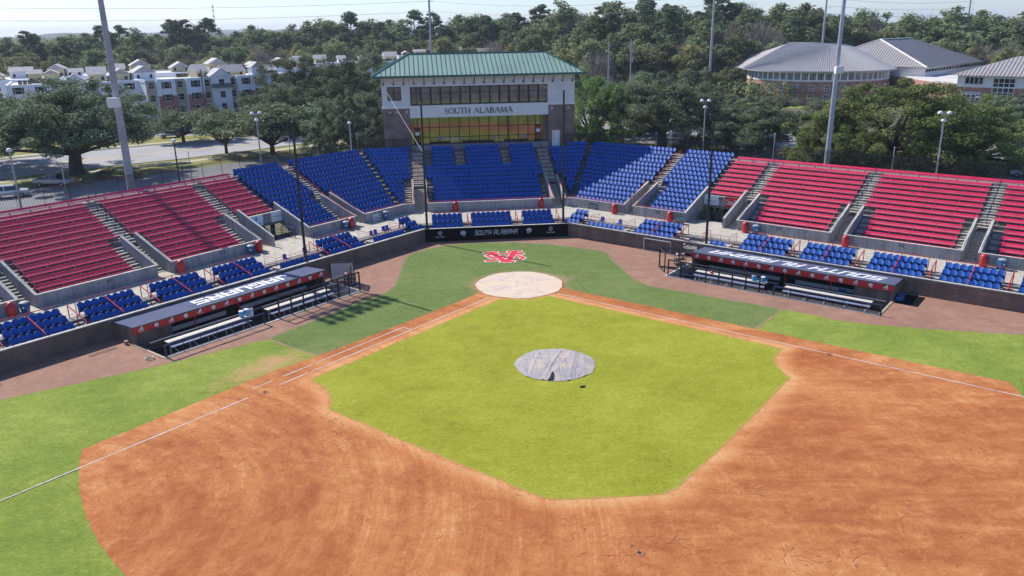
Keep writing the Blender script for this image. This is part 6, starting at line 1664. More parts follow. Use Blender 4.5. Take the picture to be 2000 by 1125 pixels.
def tree_mesh(kind, seed):
    """unit meshes: returns (crown, wood) with crown radius about 1 and total height about 2 unless noted"""
    rr = random.Random(seed)
    wood = MB()
    if kind == 'oak':           # wide spreading, 14 across 8 high
        R0, H = 7.0, 9.0; C = crown_points(R0*.9, R0*.9, 3.9, 4.6, 190, seed, 6, .5, .26); rad = [rr.uniform(.45, 1.05) for _ in C]
        V, F = leaf_cloud(C, rad, 430, .088, seed=seed)
        wood.tube((0, 0, -.2), (0, 0, 1.1), .55, .42, 10, False); wood.tube((0, 0, 1.1), (.1, .1, 2.3), .42, .36, 10, False)
        branches(wood, (.05, .05, 1.9), rr.sample(C, 26), .2, seed)
    elif kind == 'dome':        # round mass with foliage to the ground
        C = crown_points(7.0, 7.0, 6.6, 2.6, 230, seed, 6, .55, .2); C = [(x, y, max(.5, z)) for x, y, z in C]; rad = [rr.uniform(.45, 1.05) for _ in C]
        V, F = leaf_cloud(C, rad, 400, .090, seed=seed)
        wood.tube((0, 0, -.2), (0, 0, 2.3), .45, .36, 10, False); branches(wood, (0, 0, 1.5), rr.sample(C, 20), .2, seed)
    elif kind == 'small':       # multi-stem round tree, 7 across 6.5 high
        C = crown_points(3.1, 3.1, 2.35, 3.7, 70, seed, 5, .35, .25); rad = [rr.uniform(.5, .95) for _ in C]
        V, F = leaf_cloud(C, rad, 170, .105, seed=seed)
        wood.tube((0, 0, -.1), (0, 0, 1.3), .17, .13, 7, False); branches(wood, (0, 0, 1.2), rr.sample(C, 16), .09, seed)
    elif kind == 'broad':       # forest broadleaf, 10 across 16 high
        C = crown_points(4.5, 4.5, 6.0, 9.6, 62, seed, 6, .4, .3); rad = [rr.uniform(.9, 1.7) for _ in C]
        V, F = leaf_cloud(C, rad, 120, .25, seed=seed)
        wood.tube((0, 0, -.2), (0, 0, 7), .3, .2, 6, False); branches(wood, (0, 0, 5), rr.sample(C, 9), .14, seed)
    elif kind == 'pine':        # bare stem, tufted crown, 8 across 20 high
        C = []
        for k in range(34):
            z = rr.uniform(10.5, 19.6); m_ = 3.6*math.sin(min(1, (20.6-z)/7.0)*1.5); a = rr.uniform(0, 6.28); q = rr.uniform(.35, 1)*m_; C.append((q*math.cos(a), q*math.sin(a), z+q*.12))
        rad = [rr.uniform(.8, 1.35) for _ in C]; V, F = leaf_cloud(C, rad, 75, .30, seed=seed, squash=.55)
        wood.tube((0, 0, -.2), (0, 0, 19), .26, .1, 6, False)
        for c in C[::2]: wood.tube((0, 0, c[2]-.9), c, .07, .03, 4, False)
    elif kind == 'bare':        # leafless crown of fine twigs, 9 across 14 high
        C = crown_points(4.0, 4.0, 5.2, 8.4, 60, seed, 5, .3, .3)
        r = np.random.default_rng(seed); Vs = []
        n = 2600; ci = r.integers(0, len(C), n); P = np.array(C)[ci]+r.normal(scale=.85, size=(n, 3))
        d = P-np.array([0, 0, 3.5]); d /= np.linalg.norm(d, axis=1)[:, None]; d += r.normal(scale=.35, size=(n, 3)); d[:, 2] += .3
        d /= np.linalg.norm(d, axis=1)[:, None]
        a = np.cross(d, r.normal(size=(n, 3))); a /= np.linalg.norm(a, axis=1)[:, None]
        ln = (.5+.9*r.random(n))[:, None]; wdt = .035
        V = np.stack([P-d*ln-a*wdt, P+d*ln-a*wdt*.3, P+d*ln+a*wdt*.3, P-d*ln+a*wdt], 1).reshape(-1, 3); F = np.arange(n*4).reshape(-1, 4)
        wood.tube((0, 0, -.2), (0, 0, 5), .26, .18, 6, False); branches(wood, (0, 0, 4.3), rr.sample(C, 26), .11, seed)
    elif kind == 'bush':        # 3 across 1.6 high
        C = [(rr.uniform(-1.1, 1.1), rr.uniform(-1.1, 1.1), rr.uniform(.3, 1.0)) for _ in range(16)]; rad = [rr.uniform(.35, .6) for _ in C]
        V, F = leaf_cloud(C, rad, 90, .10, seed=seed); wood.tube((0, 0, -.1), (0, 0, .8), .06, .03, 5, False)
    return np_mesh('crown', V, F), wood.mesh('trunk')
LIB = {}
def lib(kind, v, leaf, bark='bark'):
    key = (kind, v, leaf)
    if key not in LIB:
        c, w_ = tree_mesh(kind, {'dome': 70, 'oak': 10, 'small': 20, 'broad': 30, 'pine': 40, 'bare': 50, 'bush': 60}[kind]+v) if (kind, v) not in LIB else LIB[(kind, v)]
        LIB[(kind, v)] = (c, w_)
        c2 = c.copy(); c2.materials.clear(); c2.materials.append(MATS[leaf]); w2 = w_.copy(); w2.materials.clear(); w2.materials.append(MATS[bark]); LIB[key] = (c2, w2)
    return LIB[key]
def tree(kind, v, leaf, P, sx, sz, rz, label, name='oak_tree', cat='tree', group=None, bark='bark'):
    c, w_ = lib(kind, v, leaf, bark)
    t_ = thing(name, label, cat, P, rz, group); t_.scale = (sx, sx, sz)
    for me, nm in ((c, 'crown'), (w_, 'trunk')):
        o = link(bpy.data.objects.new(nm, me)); o.parent = t_
    return t_
# near trees, one by one: kind, variant, leaf, place, width, height
def near_tree(kind, v, leaf, x, y, wd, top, rz, label, name):
    me = lib(kind, v, leaf)[0]; co = np.empty(len(me.vertices)*3, dtype=np.float32); me.vertices.foreach_get('co', co); co = co.reshape(-1, 3)
    w0 = float(np.percentile(co[:, 0], 97)-np.percentile(co[:, 0], 3)+np.percentile(co[:, 1], 97)-np.percentile(co[:, 1], 3))/2; h0 = float(np.percentile(co[:, 2], 99.7))
    tree(kind, v, leaf, (x, y, 0), wd/w0, top/h0, rz, label, name)
near_tree('oak', 0, 'leaf_oak', -64.0, 72.0, 24.0, 15.0, .4, 'huge dark spreading oak standing by the road behind the left bleachers', 'oak_tree')
near_tree('oak', 1, 'leaf_oak', -84, 84, 19, 13.7, 1.1, 'dark oak cut off by the left picture edge', 'oak_tree')
near_tree('small', 0, 'leaf_oak', -56.5, 109.5, 10, 6.6, .5, 'round dark green street tree beyond the road before the apartments', 'street_tree')
near_tree('small', 1, 'leaf_oak', -50.5, 112.5, 8, 7.2, 1.5, 'round green street tree just left of the dark oak group', 'street_tree')
near_tree('small', 1, 'leaf_pale', -43.8, 90.2, 10.2, 8.2, 2.2, 'small pale forked tree on the near verge, leftmost of the verge trees', 'verge_tree')
near_tree('small', 0, 'leaf_pale', -34.6, 86.0, 13.6, 9.4, 3.1, 'larger pale round tree on the near verge beside the three-headed lamp post', 'verge_tree')
near_tree('small', 2, 'leaf_pale', -25.9, 86, 10, 9.4, .9, 'pale tree tucked behind the bushy tree left of the press box', 'verge_tree')
near_tree('dome', 0, 'leaf_oak', -19.0, 76.0, 12.5, 11.6, 4.0, 'bushy dark tree directly left of the press box', 'verge_tree')
near_tree('oak', 2, 'leaf_oak', -35.5, 118.5, 17, 12.0, .2, 'dark oak at the left of the group beside the apartments', 'oak_tree')
near_tree('dome', 1, 'leaf_oak', -24, 120, 20, 15.8, 2.2, 'dark oak in the middle of the group left of the press box', 'oak_tree')
near_tree('dome', 0, 'leaf_oak', -34, 133, 19, 15.6, 1.0, 'tall dark oak hiding the right end of the shuttered apartments', 'oak_tree')
near_tree('dome', 1, 'leaf_oak', -17.5, 136, 19, 16.4, 2.0, 'tall dark oak rising just left of the press box roof', 'oak_tree')
near_tree('oak', 1, 'leaf_oak', -14, 116.5, 15, 14.6, 3.3, 'dark oak touching the left end of the press box roof', 'oak_tree')
near_tree('dome', 1, 'leaf_bright', 25.4, 84.2, 14, 14.0, .3, 'bright green oak against the right wall of the press box', 'oak_tree')
near_tree('oak', 2, 'leaf_oak', 37.6, 78.0, 20, 13.4, 1.3, 'spreading oak with forked pale limbs right of the press box', 'oak_tree')
near_tree('oak', 0, 'leaf_oak', 38.5, 97, 13, 10.6, 2.0, 'smaller oak behind the spreading oak', 'oak_tree')
near_tree('oak', 0, 'leaf_pale', 53, 84, 13, 8.8, .6, 'greyish oak behind the three-headed lamp post', 'oak_tree')
near_tree('oak', 1, 'leaf_oak', 51.2, 69.5, 15, 8.8, 1.9, 'dull green oak left of the silver floodlight pole', 'oak_tree')
near_tree('dome', 0, 'leaf_bright', 66.0, 51.0, 24, 13.0, 2.7, 'huge rounded bright oak behind the right red bleachers', 'oak_tree')
near_tree('dome', 1, 'leaf_bright', 77.5, 46.5, 19, 10.6, 5.0, 'right shoulder of the great oak mass behind the last bleachers', 'oak_tree')
near_tree('dome', 1, 'leaf_bright', 57.5, 51.5, 13, 8.6, .4, 'lower oak filling in left of the huge rounded oak', 'oak_tree')
near_tree('oak', 1, 'leaf_oak', 106, 77, 13, 8.2, 2.5, 'green oak by the twin-armed street light at the right edge', 'oak_tree')
near_tree('oak', 2, 'leaf_oak', 120, 74, 14, 8.4, .5, 'green oak cut off by the right picture edge', 'oak_tree')
near_tree('bare', 0, 'twig_grey', 98, 88, 8, 8.4, 1, 'leafless grey tree in front of the right brick hall wing', 'bare_tree')
near_tree('small', 0, 'leaf_oak', 87.5, 190, 11, 10.2, 1, 'round tree on the sunny lawn, leftmost of three by the brick hall', 'lawn_tree')
near_tree('small', 1, 'leaf_oak', 98.3, 202, 10, 8.4, 2, 'round tree on the sunny lawn, middle of three by the brick hall', 'lawn_tree')
near_tree('small', 2, 'leaf_pale', 107, 214, 12, 11, 3, 'round tree at the left corner of the brick hall', 'lawn_tree')
near_tree('small', 2, 'leaf_pale', 52, 112, 11, 7.6, 3, 'pale round tree in the lot behind the oaks', 'lawn_tree')
near_tree('small', 1, 'leaf_oak', 81, 124, 9, 5.0, 1.2, 'dark round tree left of the brick hall entrance', 'lawn_tree')
near_tree('small', 0, 'leaf_pale', 90, 117, 9, 4.6, .2, 'pale tree in front of the brick hall entrance', 'lawn_tree')
rr = random.Random(5)
bushes = [(24, 84, 7, 3.6), (20.5, 86, 6, 3.2), (17, 82, 5, 4.6), (15.5, 74, 4.5, 4.4), (19.5, 70, 4.5, 3.8), (22, 78, 4.5, 3.0), (43, 75, 7, 3.6), (48, 73, 7, 4.2), (53, 70, 6, 3.4), (39.5, 73, 4, 2.2), (75, 100, 8, 4.8), (94, 55, 4, 2.2), (99, 52, 3, 1.8), (104, 50, 3.4, 2.0), (97, 59, 3.2, 2.2), (90, 47, 3, 1.6), (-24, 73, 4, 2.4), (-28.5, 74, 3.4, 2.0), (-14, 70, 5, 3.6), (-57.5, 68, 5, 1.6), (-53, 66, 5, 1.4)]
BP = ['right against the press box wall base', 'beside the press box corner, nearer the wall', 'behind the right corner of the press box', 'at the foot of the press box brick pier', 'just outside the fence by the white door', 'between the press box pier and parking lot', 'left of the spreading oak trunk base', 'right of the spreading oak trunk', 'left foot of the three-headed lamp post', 'under the spreading oak trunk', 'in the lot below the brick hall', 'on the bark bed at the right edge, left one', 'on the bark bed at the right edge, middle', 'on the bark bed at the right edge, farthest right', 'behind the bark bed near the parked suv', 'near the fence at the lower right edge', 'below the larger pale verge tree', 'left of the larger pale verge tree', 'at the left foot of the press box', 'on the verge right of the large oak trunk', 'low on the verge by the grey floodlight pole']
names = ['farthest right', 'second', 'third', 'fourth', 'fifth', 'sixth', 'seventh', 'eighth']
for k, (x, y, wd, h) in enumerate(bushes):
    tree('bush', k % 3, ('leaf_bush', 'leaf_pale', 'leaf_oak')[k % 3], (x, y, 0), wd/3, h/1.5, rr.uniform(0, 6), '%s bush %s' % (('yellowish', 'pale green', 'dark green')[k % 3], BP[k]), 'bush', 'bush', 'bushes behind the stands')
# forest: individual trees where one can tell them apart, front to back
def skyline(x):  # rough wood edge, metres from home, as a function of bearing from the camera
    return 0
CAM = Vector((-9.0, -67.7, 22.1))
def at_px(px, dist):    # a bearing (in photo columns) to a ground spot that far from the camera
    yaw = R_(7.009)+math.atan((px-1000)/1561.1); return (CAM.x+dist*math.sin(yaw), CAM.y+dist*math.cos(yaw))
ft = []
def frow(p0, p1, n, d0, d1, kinds, s0, s1, seed):
    r = random.Random(seed)
    for k in range(n):
        px = p0+(p1-p0)*(k+r.uniform(-.35, .35))/max(1, n-1); t = (px-p0)/(p1-p0+1e-6); dist = d0+(d1-d0)*t+r.uniform(-8, 8)
        kind = r.choice(kinds); ft.append((px, dist, kind, (s0+(s1-s0)*t)*r.uniform(.86, 1.16), r.uniform(0, 6.28), r.randrange(3)))
PN, BF, BO, BR = ('pine', 'leaf_pine'), ('broad', 'leaf_forest'), ('broad', 'leaf_olive'), ('bare', 'twig_grey')
# left half: lower wood behind the apartments
frow(-40, 520, 17, 300, 325, [BO, BO, BF, BO, BR], .82, .90, 1)
frow(-40, 600, 18, 340, 355, [BO, BF, BF, BO, BR], .98, 1.05, 2)
frow(-40, 700, 20, 395, 400, [PN, PN, BF, PN], .92, 1.1, 3)
frow(-40, 400, 20, 430, 425, [BF, PN, BF], 1.30, 1.44, 4)
frow(400, 760, 17, 425, 415, [BF, PN, BF, BF], 1.44, 1.62, 41)
frow(760, 1130, 18, 400, 370, [BF, BF, PN, BO], 1.60, 1.72, 42)
frow(1100, 1560, 24, 335, 342, [BF, BF, PN, BR], 1.76, 1.80, 43)
frow(1560, 2080, 20, 357, 350, [BF, BR, BF], 1.58, 1.46, 44)
frow(540, 1010, 15, 365, 340, [BO, BF, BR, BF], .98, 1.12, 5)
frow(680, 1130, 15, 400, 340, [BF, PN, PN, BO], 1.12, 1.36, 6)
frow(900, 1150, 8, 335, 290, [BO, BF, BR], .95, 1.12, 7)
# the tall dark wood right of the press box
frow(1110, 1500, 19, 262, 285, [BF, BO, BR, BF], 1.05, 1.15, 8)
frow(1110, 1640, 20, 290, 320, [PN, BF, BR, BF], 1.40, 1.5, 9)
frow(1040, 1600, 12, 310, 345, [PN, BF, BF], 1.5, 1.58, 10)
frow(530, 760, 8, 235, 285, [BO, BF, BF], .60, .70, 31)
frow(1120, 1480, 11, 240, 262, [BF, BF, BR], .58, .64, 11)
# behind the brick hall
frow(1560, 1960, 13, 345, 330, [BR, BF, BF], 1.2, 1.0, 12)
frow(1780, 2080, 7, 320, 290, [BF, BO], .98, .95, 14)
frow(1480, 1640, 5, 350, 360, [PN, BF], 1.3, 1.35, 15)
print('forest trees', len(ft))
DES = {('pine', 'leaf_pine'): 'dark tufted pine', ('broad', 'leaf_forest'): 'dark green broadleaf tree', ('broad', 'leaf_olive'): 'olive autumn-tinted tree', ('bare', 'twig_grey'): 'leafless grey-brown tree'}
def zone_name(px, dist):
    a = 'behind the white apartments' if px < 560 else ('behind the press box roof' if px < 1120 else ('in the tall wood' if px < 1500 else 'behind the brick hall'))
    return a
seenlab = {}
NEAR = [(-99, 'at the left edge'), (190, 'left of the grey floodlight pole'), (240, 'right of the grey floodlight pole'), (400, 'below the radio mast'), (470, 'over the shuttered apartments'), (560, 'right of the shuttered apartments'), (700, 'left of the press box'), (800, 'over the left roof hip'), (880, 'over the left roof ridge'), (960, 'over the roof middle'), (1060, 'over the right roof hip'), (1140, 'right of the press box'), (1230, 'by the timber poles'), (1330, 'left of the pale power pole'), (1400, 'right of the pale power pole'), (1480, 'left of the curved roof'), (1600, 'over the curved roof'), (1680, 'over the long hall roof'), (1800, 'over the dark roof slope'), (1900, 'over the right pavilion')]
USED = {}
def WH(px, s_, kd):
    w_ = [n for p_, n in NEAR if px >= p_][-1]
    k = (kd, w_); USED[k] = USED.get(k, 0)+1
    return w_, USED[k]
QTY = ['first', 'second', 'third', 'fourth', 'fifth', 'sixth', 'seventh', 'eighth', 'ninth', 'tenth', 'eleventh', 'twelfth', 'thirteenth', 'fourteenth']
ft.sort(key=lambda q: q[0])
def LABEL(kd, lf, px, s_):
    w_, n = WH(px, s_, kd+lf); ht = 'tall' if s_ > 1.25 else ('middling' if s_ > .9 else 'low')
    return '%s %s %s, %s from the left' % (ht, DES[(kd, lf)], w_, QTY[min(13, n-1)])
cnt = {}
for px, dist, (kd, lf), s_, rz, v in ft:
    x, y = at_px(px, dist); nm = {'pine': 'pine_tree', 'broad': 'forest_tree', 'bare': 'bare_tree'}[kd]
    key = (kd, lf, zone_name(px, dist)); cnt[key] = cnt.get(key, 0)+1; ordn = cnt[key]
    lab = '%s %s, about %d paces away and %d percent across the picture' % (DES[(kd, lf)], key[2], round(dist/1.0), round(px/20))
    tree(kd, v, lf, (x, y, 0), s_*(1.25 if kd == 'broad' else 1.05), s_*(.84 if kd == 'pine' else 1), rz, LABEL(kd, lf, px, s_), nm, 'tree', 'trees of the wood beyond the stadium')
# far woodland that reads as one mass, and the low hills
def far_wood():
    r = np.random.default_rng(3); C = []; R2 = []
    for k in range(2600):
        dist = 450+950*r.random()**.8; px = -200+2500*r.random(); x, y = at_px(px, dist)
        base = 9+ (3 if px > 1000 else 0); h = base+3.5*r.random()+3*math.sin(px/170)+2*math.sin(dist/60)
        if 1100 < px < 1600: h += 6
        if dist < 520 and px < 600: h *= .8
        C.append((x, y, h)); R2.append(4.2+2.6*r.random())
    V, F = leaf_cloud(C, R2, 26, 1.25, seed=9, squash=.9); me = np_mesh('far_woodland', V, F)
    o = solo('far_woodland', me, 'leaf_forest', kind='stuff', base=(0, 0, 0)); o['label'] = 'unbroken band of woodland reaching to the horizon'; o['category'] = 'woodland'
    fl = MB(); 
    return o
far_wood()
def underbrush():
    r = np.random.default_rng(4); C = []; R2 = []
    for k in range(900):
        px = r.uniform(1090, 1560) if k % 2 else r.uniform(-60, 2080)
        dist = r.uniform(240, 330) if 1090 < px < 1560 else (r.uniform(305, 360) if px > 1560 or px > 900 else r.uniform(330, 400))
        x, y = at_px(px, dist); C.append((x, y, r.uniform(1, 5.5))); R2.append(r.uniform(1.5, 3.0))
    V, F = leaf_cloud(C, R2, 34, .42, seed=19, squash=.8); me = np_mesh('underbrush', V, F)
    o = solo('underbrush', me, 'leaf_forest', kind='stuff', base=(0, 0, 0)); o['label'] = 'tangled undergrowth along the foot of the wood'; o['category'] = 'undergrowth'
underbrush()
mt, t, b = _nodes('far_hill'); b.inputs['Base Color'].default_value = (.05, .07, .06, 1); b.inputs['Roughness'].default_value = 1; MATS['far_hill'] = mt
def hill(dist, px0, px1, h, seed):
    r = random.Random(seed); fr, bk = [], []; mb = MB(); n = 60; ph = r.uniform(0, 6); ring = []
    for k in range(n+1):
        px = px0+(px1-px0)*k/n; x, y = at_px(px, dist); x2, y2 = at_px(px, dist*1.12); x3, y3 = at_px(px, dist*1.3)
        e = math.sin(math.pi*k/n)**.5; z = h*e*(.7+.2*math.sin(k*.35+ph)+.12*math.sin(k*1.1)+.06*r.random()); ring.append(((x, y, -1), (x2, y2, z), (x3, y3, -1)))
    for a, c in zip(ring[:-1], ring[1:]):
        mb.face([a[0], c[0], c[1], a[1]]); mb.face([a[1], c[1], c[2], a[2]])
    solo('hill', mb, 'far_hill', kind='structure', base=(0, 0, 0))
hill(2600, -300, 1200, 27, 1); hill(3200, 1650, 2300, 31, 2); hill(4300, -400, 2400, 31, 3)

# ---------------------------------------------------------------- apartments beyond the road
def apt(x, y, yaw, wd, dp, h, label, bays, penth, seed, full=True):
    t_ = thing('apartment_block', label, 'building', (x, y, 0), yaw, 'apartment blocks beyond the road'); r = random.Random(seed)
    PT = lambda nm, mb, m, parent=None: part(nm, mb, m, parent or t_, local=True)
    PT('wall', MB().aab(-wd/2, wd/2, 0, dp, 0, h-.4), 'siding_white'); PT('flat_roof', MB().aab(-wd/2+.3, wd/2-.3, .3, dp-.3, h-.4, h-.1), 'roof_flat')
    pr = MB()
    for b_ in ((-wd/2-.1, wd/2+.1, -.1, .25), (-wd/2-.1, wd/2+.1, dp-.25, dp+.1), (-wd/2-.1, -wd/2+.25, .25, dp-.25), (wd/2-.25, wd/2+.1, .25, dp-.25)): pr.aab(*b_, h-.4, h+.2)
    PT('parapet', pr, 'siding_white')
    xx = -wd/2
    for k, (bw, style) in enumerate(bays):
        x0, x1 = xx, xx+bw; xx = x1; pj = 1.1 if style in 'Bb' else (0.35 if style == 'g' else 0)
        if style in 'Bb':      # projecting bay: brick below, white top floor
            PT('bay', MB().aab(x0, x1, -pj, -.02, 0, h*.69), 'brick_red'); PT('bay', MB().aab(x0, x1, -pj, -.02, h*.69, h+.25), 'siding_white')
            PT('trim', MB().aab(x0-.08, x0, -pj-.05, 0, 0, h), 'white_paint')
        elif style == 't': PT('bay', MB().aab(x0, x1, -.3, -.02, 0, h), 'siding_tan')
        elif style == 'g':     # gabled white stair tower
            PT('bay', MB().aab(x0, x1, -1.4, -.02, 0, h+.5), 'siding_white'); g_ = MB(); g_.prism([(x0-.3, -1.7, h+.5), (x1+.3, -1.7, h+.5), ((x0+x1)/2, -1.7, h+2.2)], (0, 4.5, 0)); PT('gable_roof', g_, 'shingle'); PT('gable', MB().prism([(x0, -1.75, h+.45), (x1, -1.75, h+.45), ((x0+x1)/2, -1.75, h+1.95)], (0, .04, 0)), 'siding_white'); PT('canopy', MB().prism([(x0-.2, -2.2, h-2.3), (x0-.2, -1.4, h-2.3), (x0-.2, -1.4, h-1.4)], (bw+.4, 0, 0)), 'roof_dark')
            yb = -1.4
        elif style == 'o':     # stair bay: flat dark panels stand in for shaded balcony recesses
            for f_ in range(4):
                z = f_*h/4; PT('balcony_shade_panel', MB().aab(x0+.2, x1-.2, -.06, .0, z+.9, z+h/4-.3), 'pit_dark'); bl = MB()
                for j in range(8): bl.aab(x0+.2+(bw-.4)*j/7-.02, x0+.2+(bw-.4)*j/7+.02, -.12, -.08, z+.3, z+1.2)
                bl.aab(x0+.2, x1-.2, -.13, -.07, z+1.2, z+1.27); PT('balcony_rail', bl, 'grey_paint')
            PT('bay', MB().aab(x0, x1, -.02, 2.5, h, h+2.0), 'siding_white'); g_ = MB(); g_.prism([(x0-.3, -.3, h+2.0), (x1+.3, -.3, h+2.0), ((x0+x1)/2, -.3, h+3.3)], (0, 3.3, 0)); PT('gable_roof', g_, 'shingle'); continue
        if not full: continue
        yb = {'B': -1.1, 'b': -1.1, 't': -.3, 'w': 0, 'g': -1.4}[style]
        for f_ in range(4):
            z = f_*h/4+1.0; cx = (x0+x1)/2; ww = min(.62, bw*.3)
            wn = PT('window', MB().aab(cx-ww-.08, cx+ww+.08, yb-.06, yb-.0, z-.1, z+1.55), 'white_paint')
            PT('pane', MB().aab(cx-ww, cx+ww, yb-.08, yb-.062, z, z+.7), 'glass_dark', wn); PT('pane', MB().aab(cx-ww, cx+ww, yb-.08, yb-.062, z+.76, z+1.45), 'glass_dark', wn)
            if style in 'Bw' and bw > 2.4:
                for s_ in (-1, 1): PT('shutter', MB().aab(cx+s_*(ww+.28)-.18, cx+s_*(ww+.28)+.18, yb-.05, yb-.0, z-.05, z+1.5), 'black_paint')
    for k in range(penth):   # roof pavilions with gable roofs, and rows of air-conditioning units
        px = -wd/2+wd*(k+.5)/penth+r.uniform(-2.2, 2.2); py = dp*r.uniform(.3, .75); w2, d2, hh = r.uniform(1.3, 2.8), r.uniform(1.4, 3.0), r.uniform(.9, 2.2)
        bd = PT('roof_pavilion', MB().aab(px-w2, px+w2, py-d2, py+d2, h-.1, h+hh), r.choice(['siding_cream', 'siding_white', 'siding_cream']))
        g_ = MB()
        if r.random() < .5: g_.prism([(px-w2-.35, py-d2-.35, h+hh), (px+w2+.35, py-d2-.35, h+hh), (px, py-d2-.35, h+hh+w2*.62)], (0, 2*d2+.7, 0))
        else: g_.prism([(px-w2-.35, py-d2-.35, h+hh), (px-w2-.35, py+d2+.35, h+hh), (px-w2-.35, py, h+hh+d2*.6)], (2*w2+.7, 0, 0))
        PT('gable_roof', g_, r.choice(['roof_metal', 'shingle', 'shingle']), bd)
        for s_ in (-.6, .6): PT('louvre', MB().aab(px+s_*w2-.3, px+s_*w2+.3, py-d2-.03, py-d2, h+.2, h+1.0), 'pit_dark', bd)
    for k in range(penth*2):
        px, py = r.uniform(-wd/2+1.5, wd/2-1.5), r.uniform(1.5, dp-1.5); ac = MB()
        for j in range(3): ac.aab(px+j*.95, px+j*.95+.8, py, py+.8, h-.1, h+.8)
        PT('air_conditioner', ac, 'car_dark')
front = [(2.2, 't'), (4.2, 'B'), (2.6, 't'), (4.2, 'B'), (1.8, 't'), (4.6, 'g'), (1.8, 't'), (4.4, 'B'), (3.0, 'o'), (6, 'w')]
apt(-54.5, 141.5, R_(33), 35, 16, 11.4, 'white and brick apartment block with a gabled stair tower and dark shutters', front, 4, 1)
apt(-84.5, 131.5, R_(20), 27, 18, 11.2, 'white apartment block half hidden behind the large oak', [(4.5, 'w'), (4.4, 'B'), (2.5, 't'), (4.4, 'g'), (2.5, 't'), (4.4, 'B'), (4.3, 'w')], 4, 2)
apt(-111, 150, R_(14), 34, 22, 11.2, 'pale apartment block at the far left with gabled roof pavilions', [(5, 'w')]*3+[(4, 'g')]+[(5, 'w')]*3, 5, 3, False)
apt(-82, 166, R_(22), 34, 20, 11.3, 'apartment block behind the shuttered one, covered in roof units', [(5, 'w')]*7, 4, 4, False)
apt(-48, 176, R_(25), 34, 18, 11.4, 'apartment block with cream roof pavilions above the dark oak group', [(5, 'w')]*7, 4, 5, False)
apt(-30, 242, R_(12), 40, 16, 10.4, 'long apartment block seen above the oaks left of the press box', [(5, 'w')]*8, 5, 8, False)
apt(10, 268, R_(6), 44, 14, 11.6, 'apartment block whose gables peep over the press box roof', [(5, 'w')]*8, 6, 9, False)

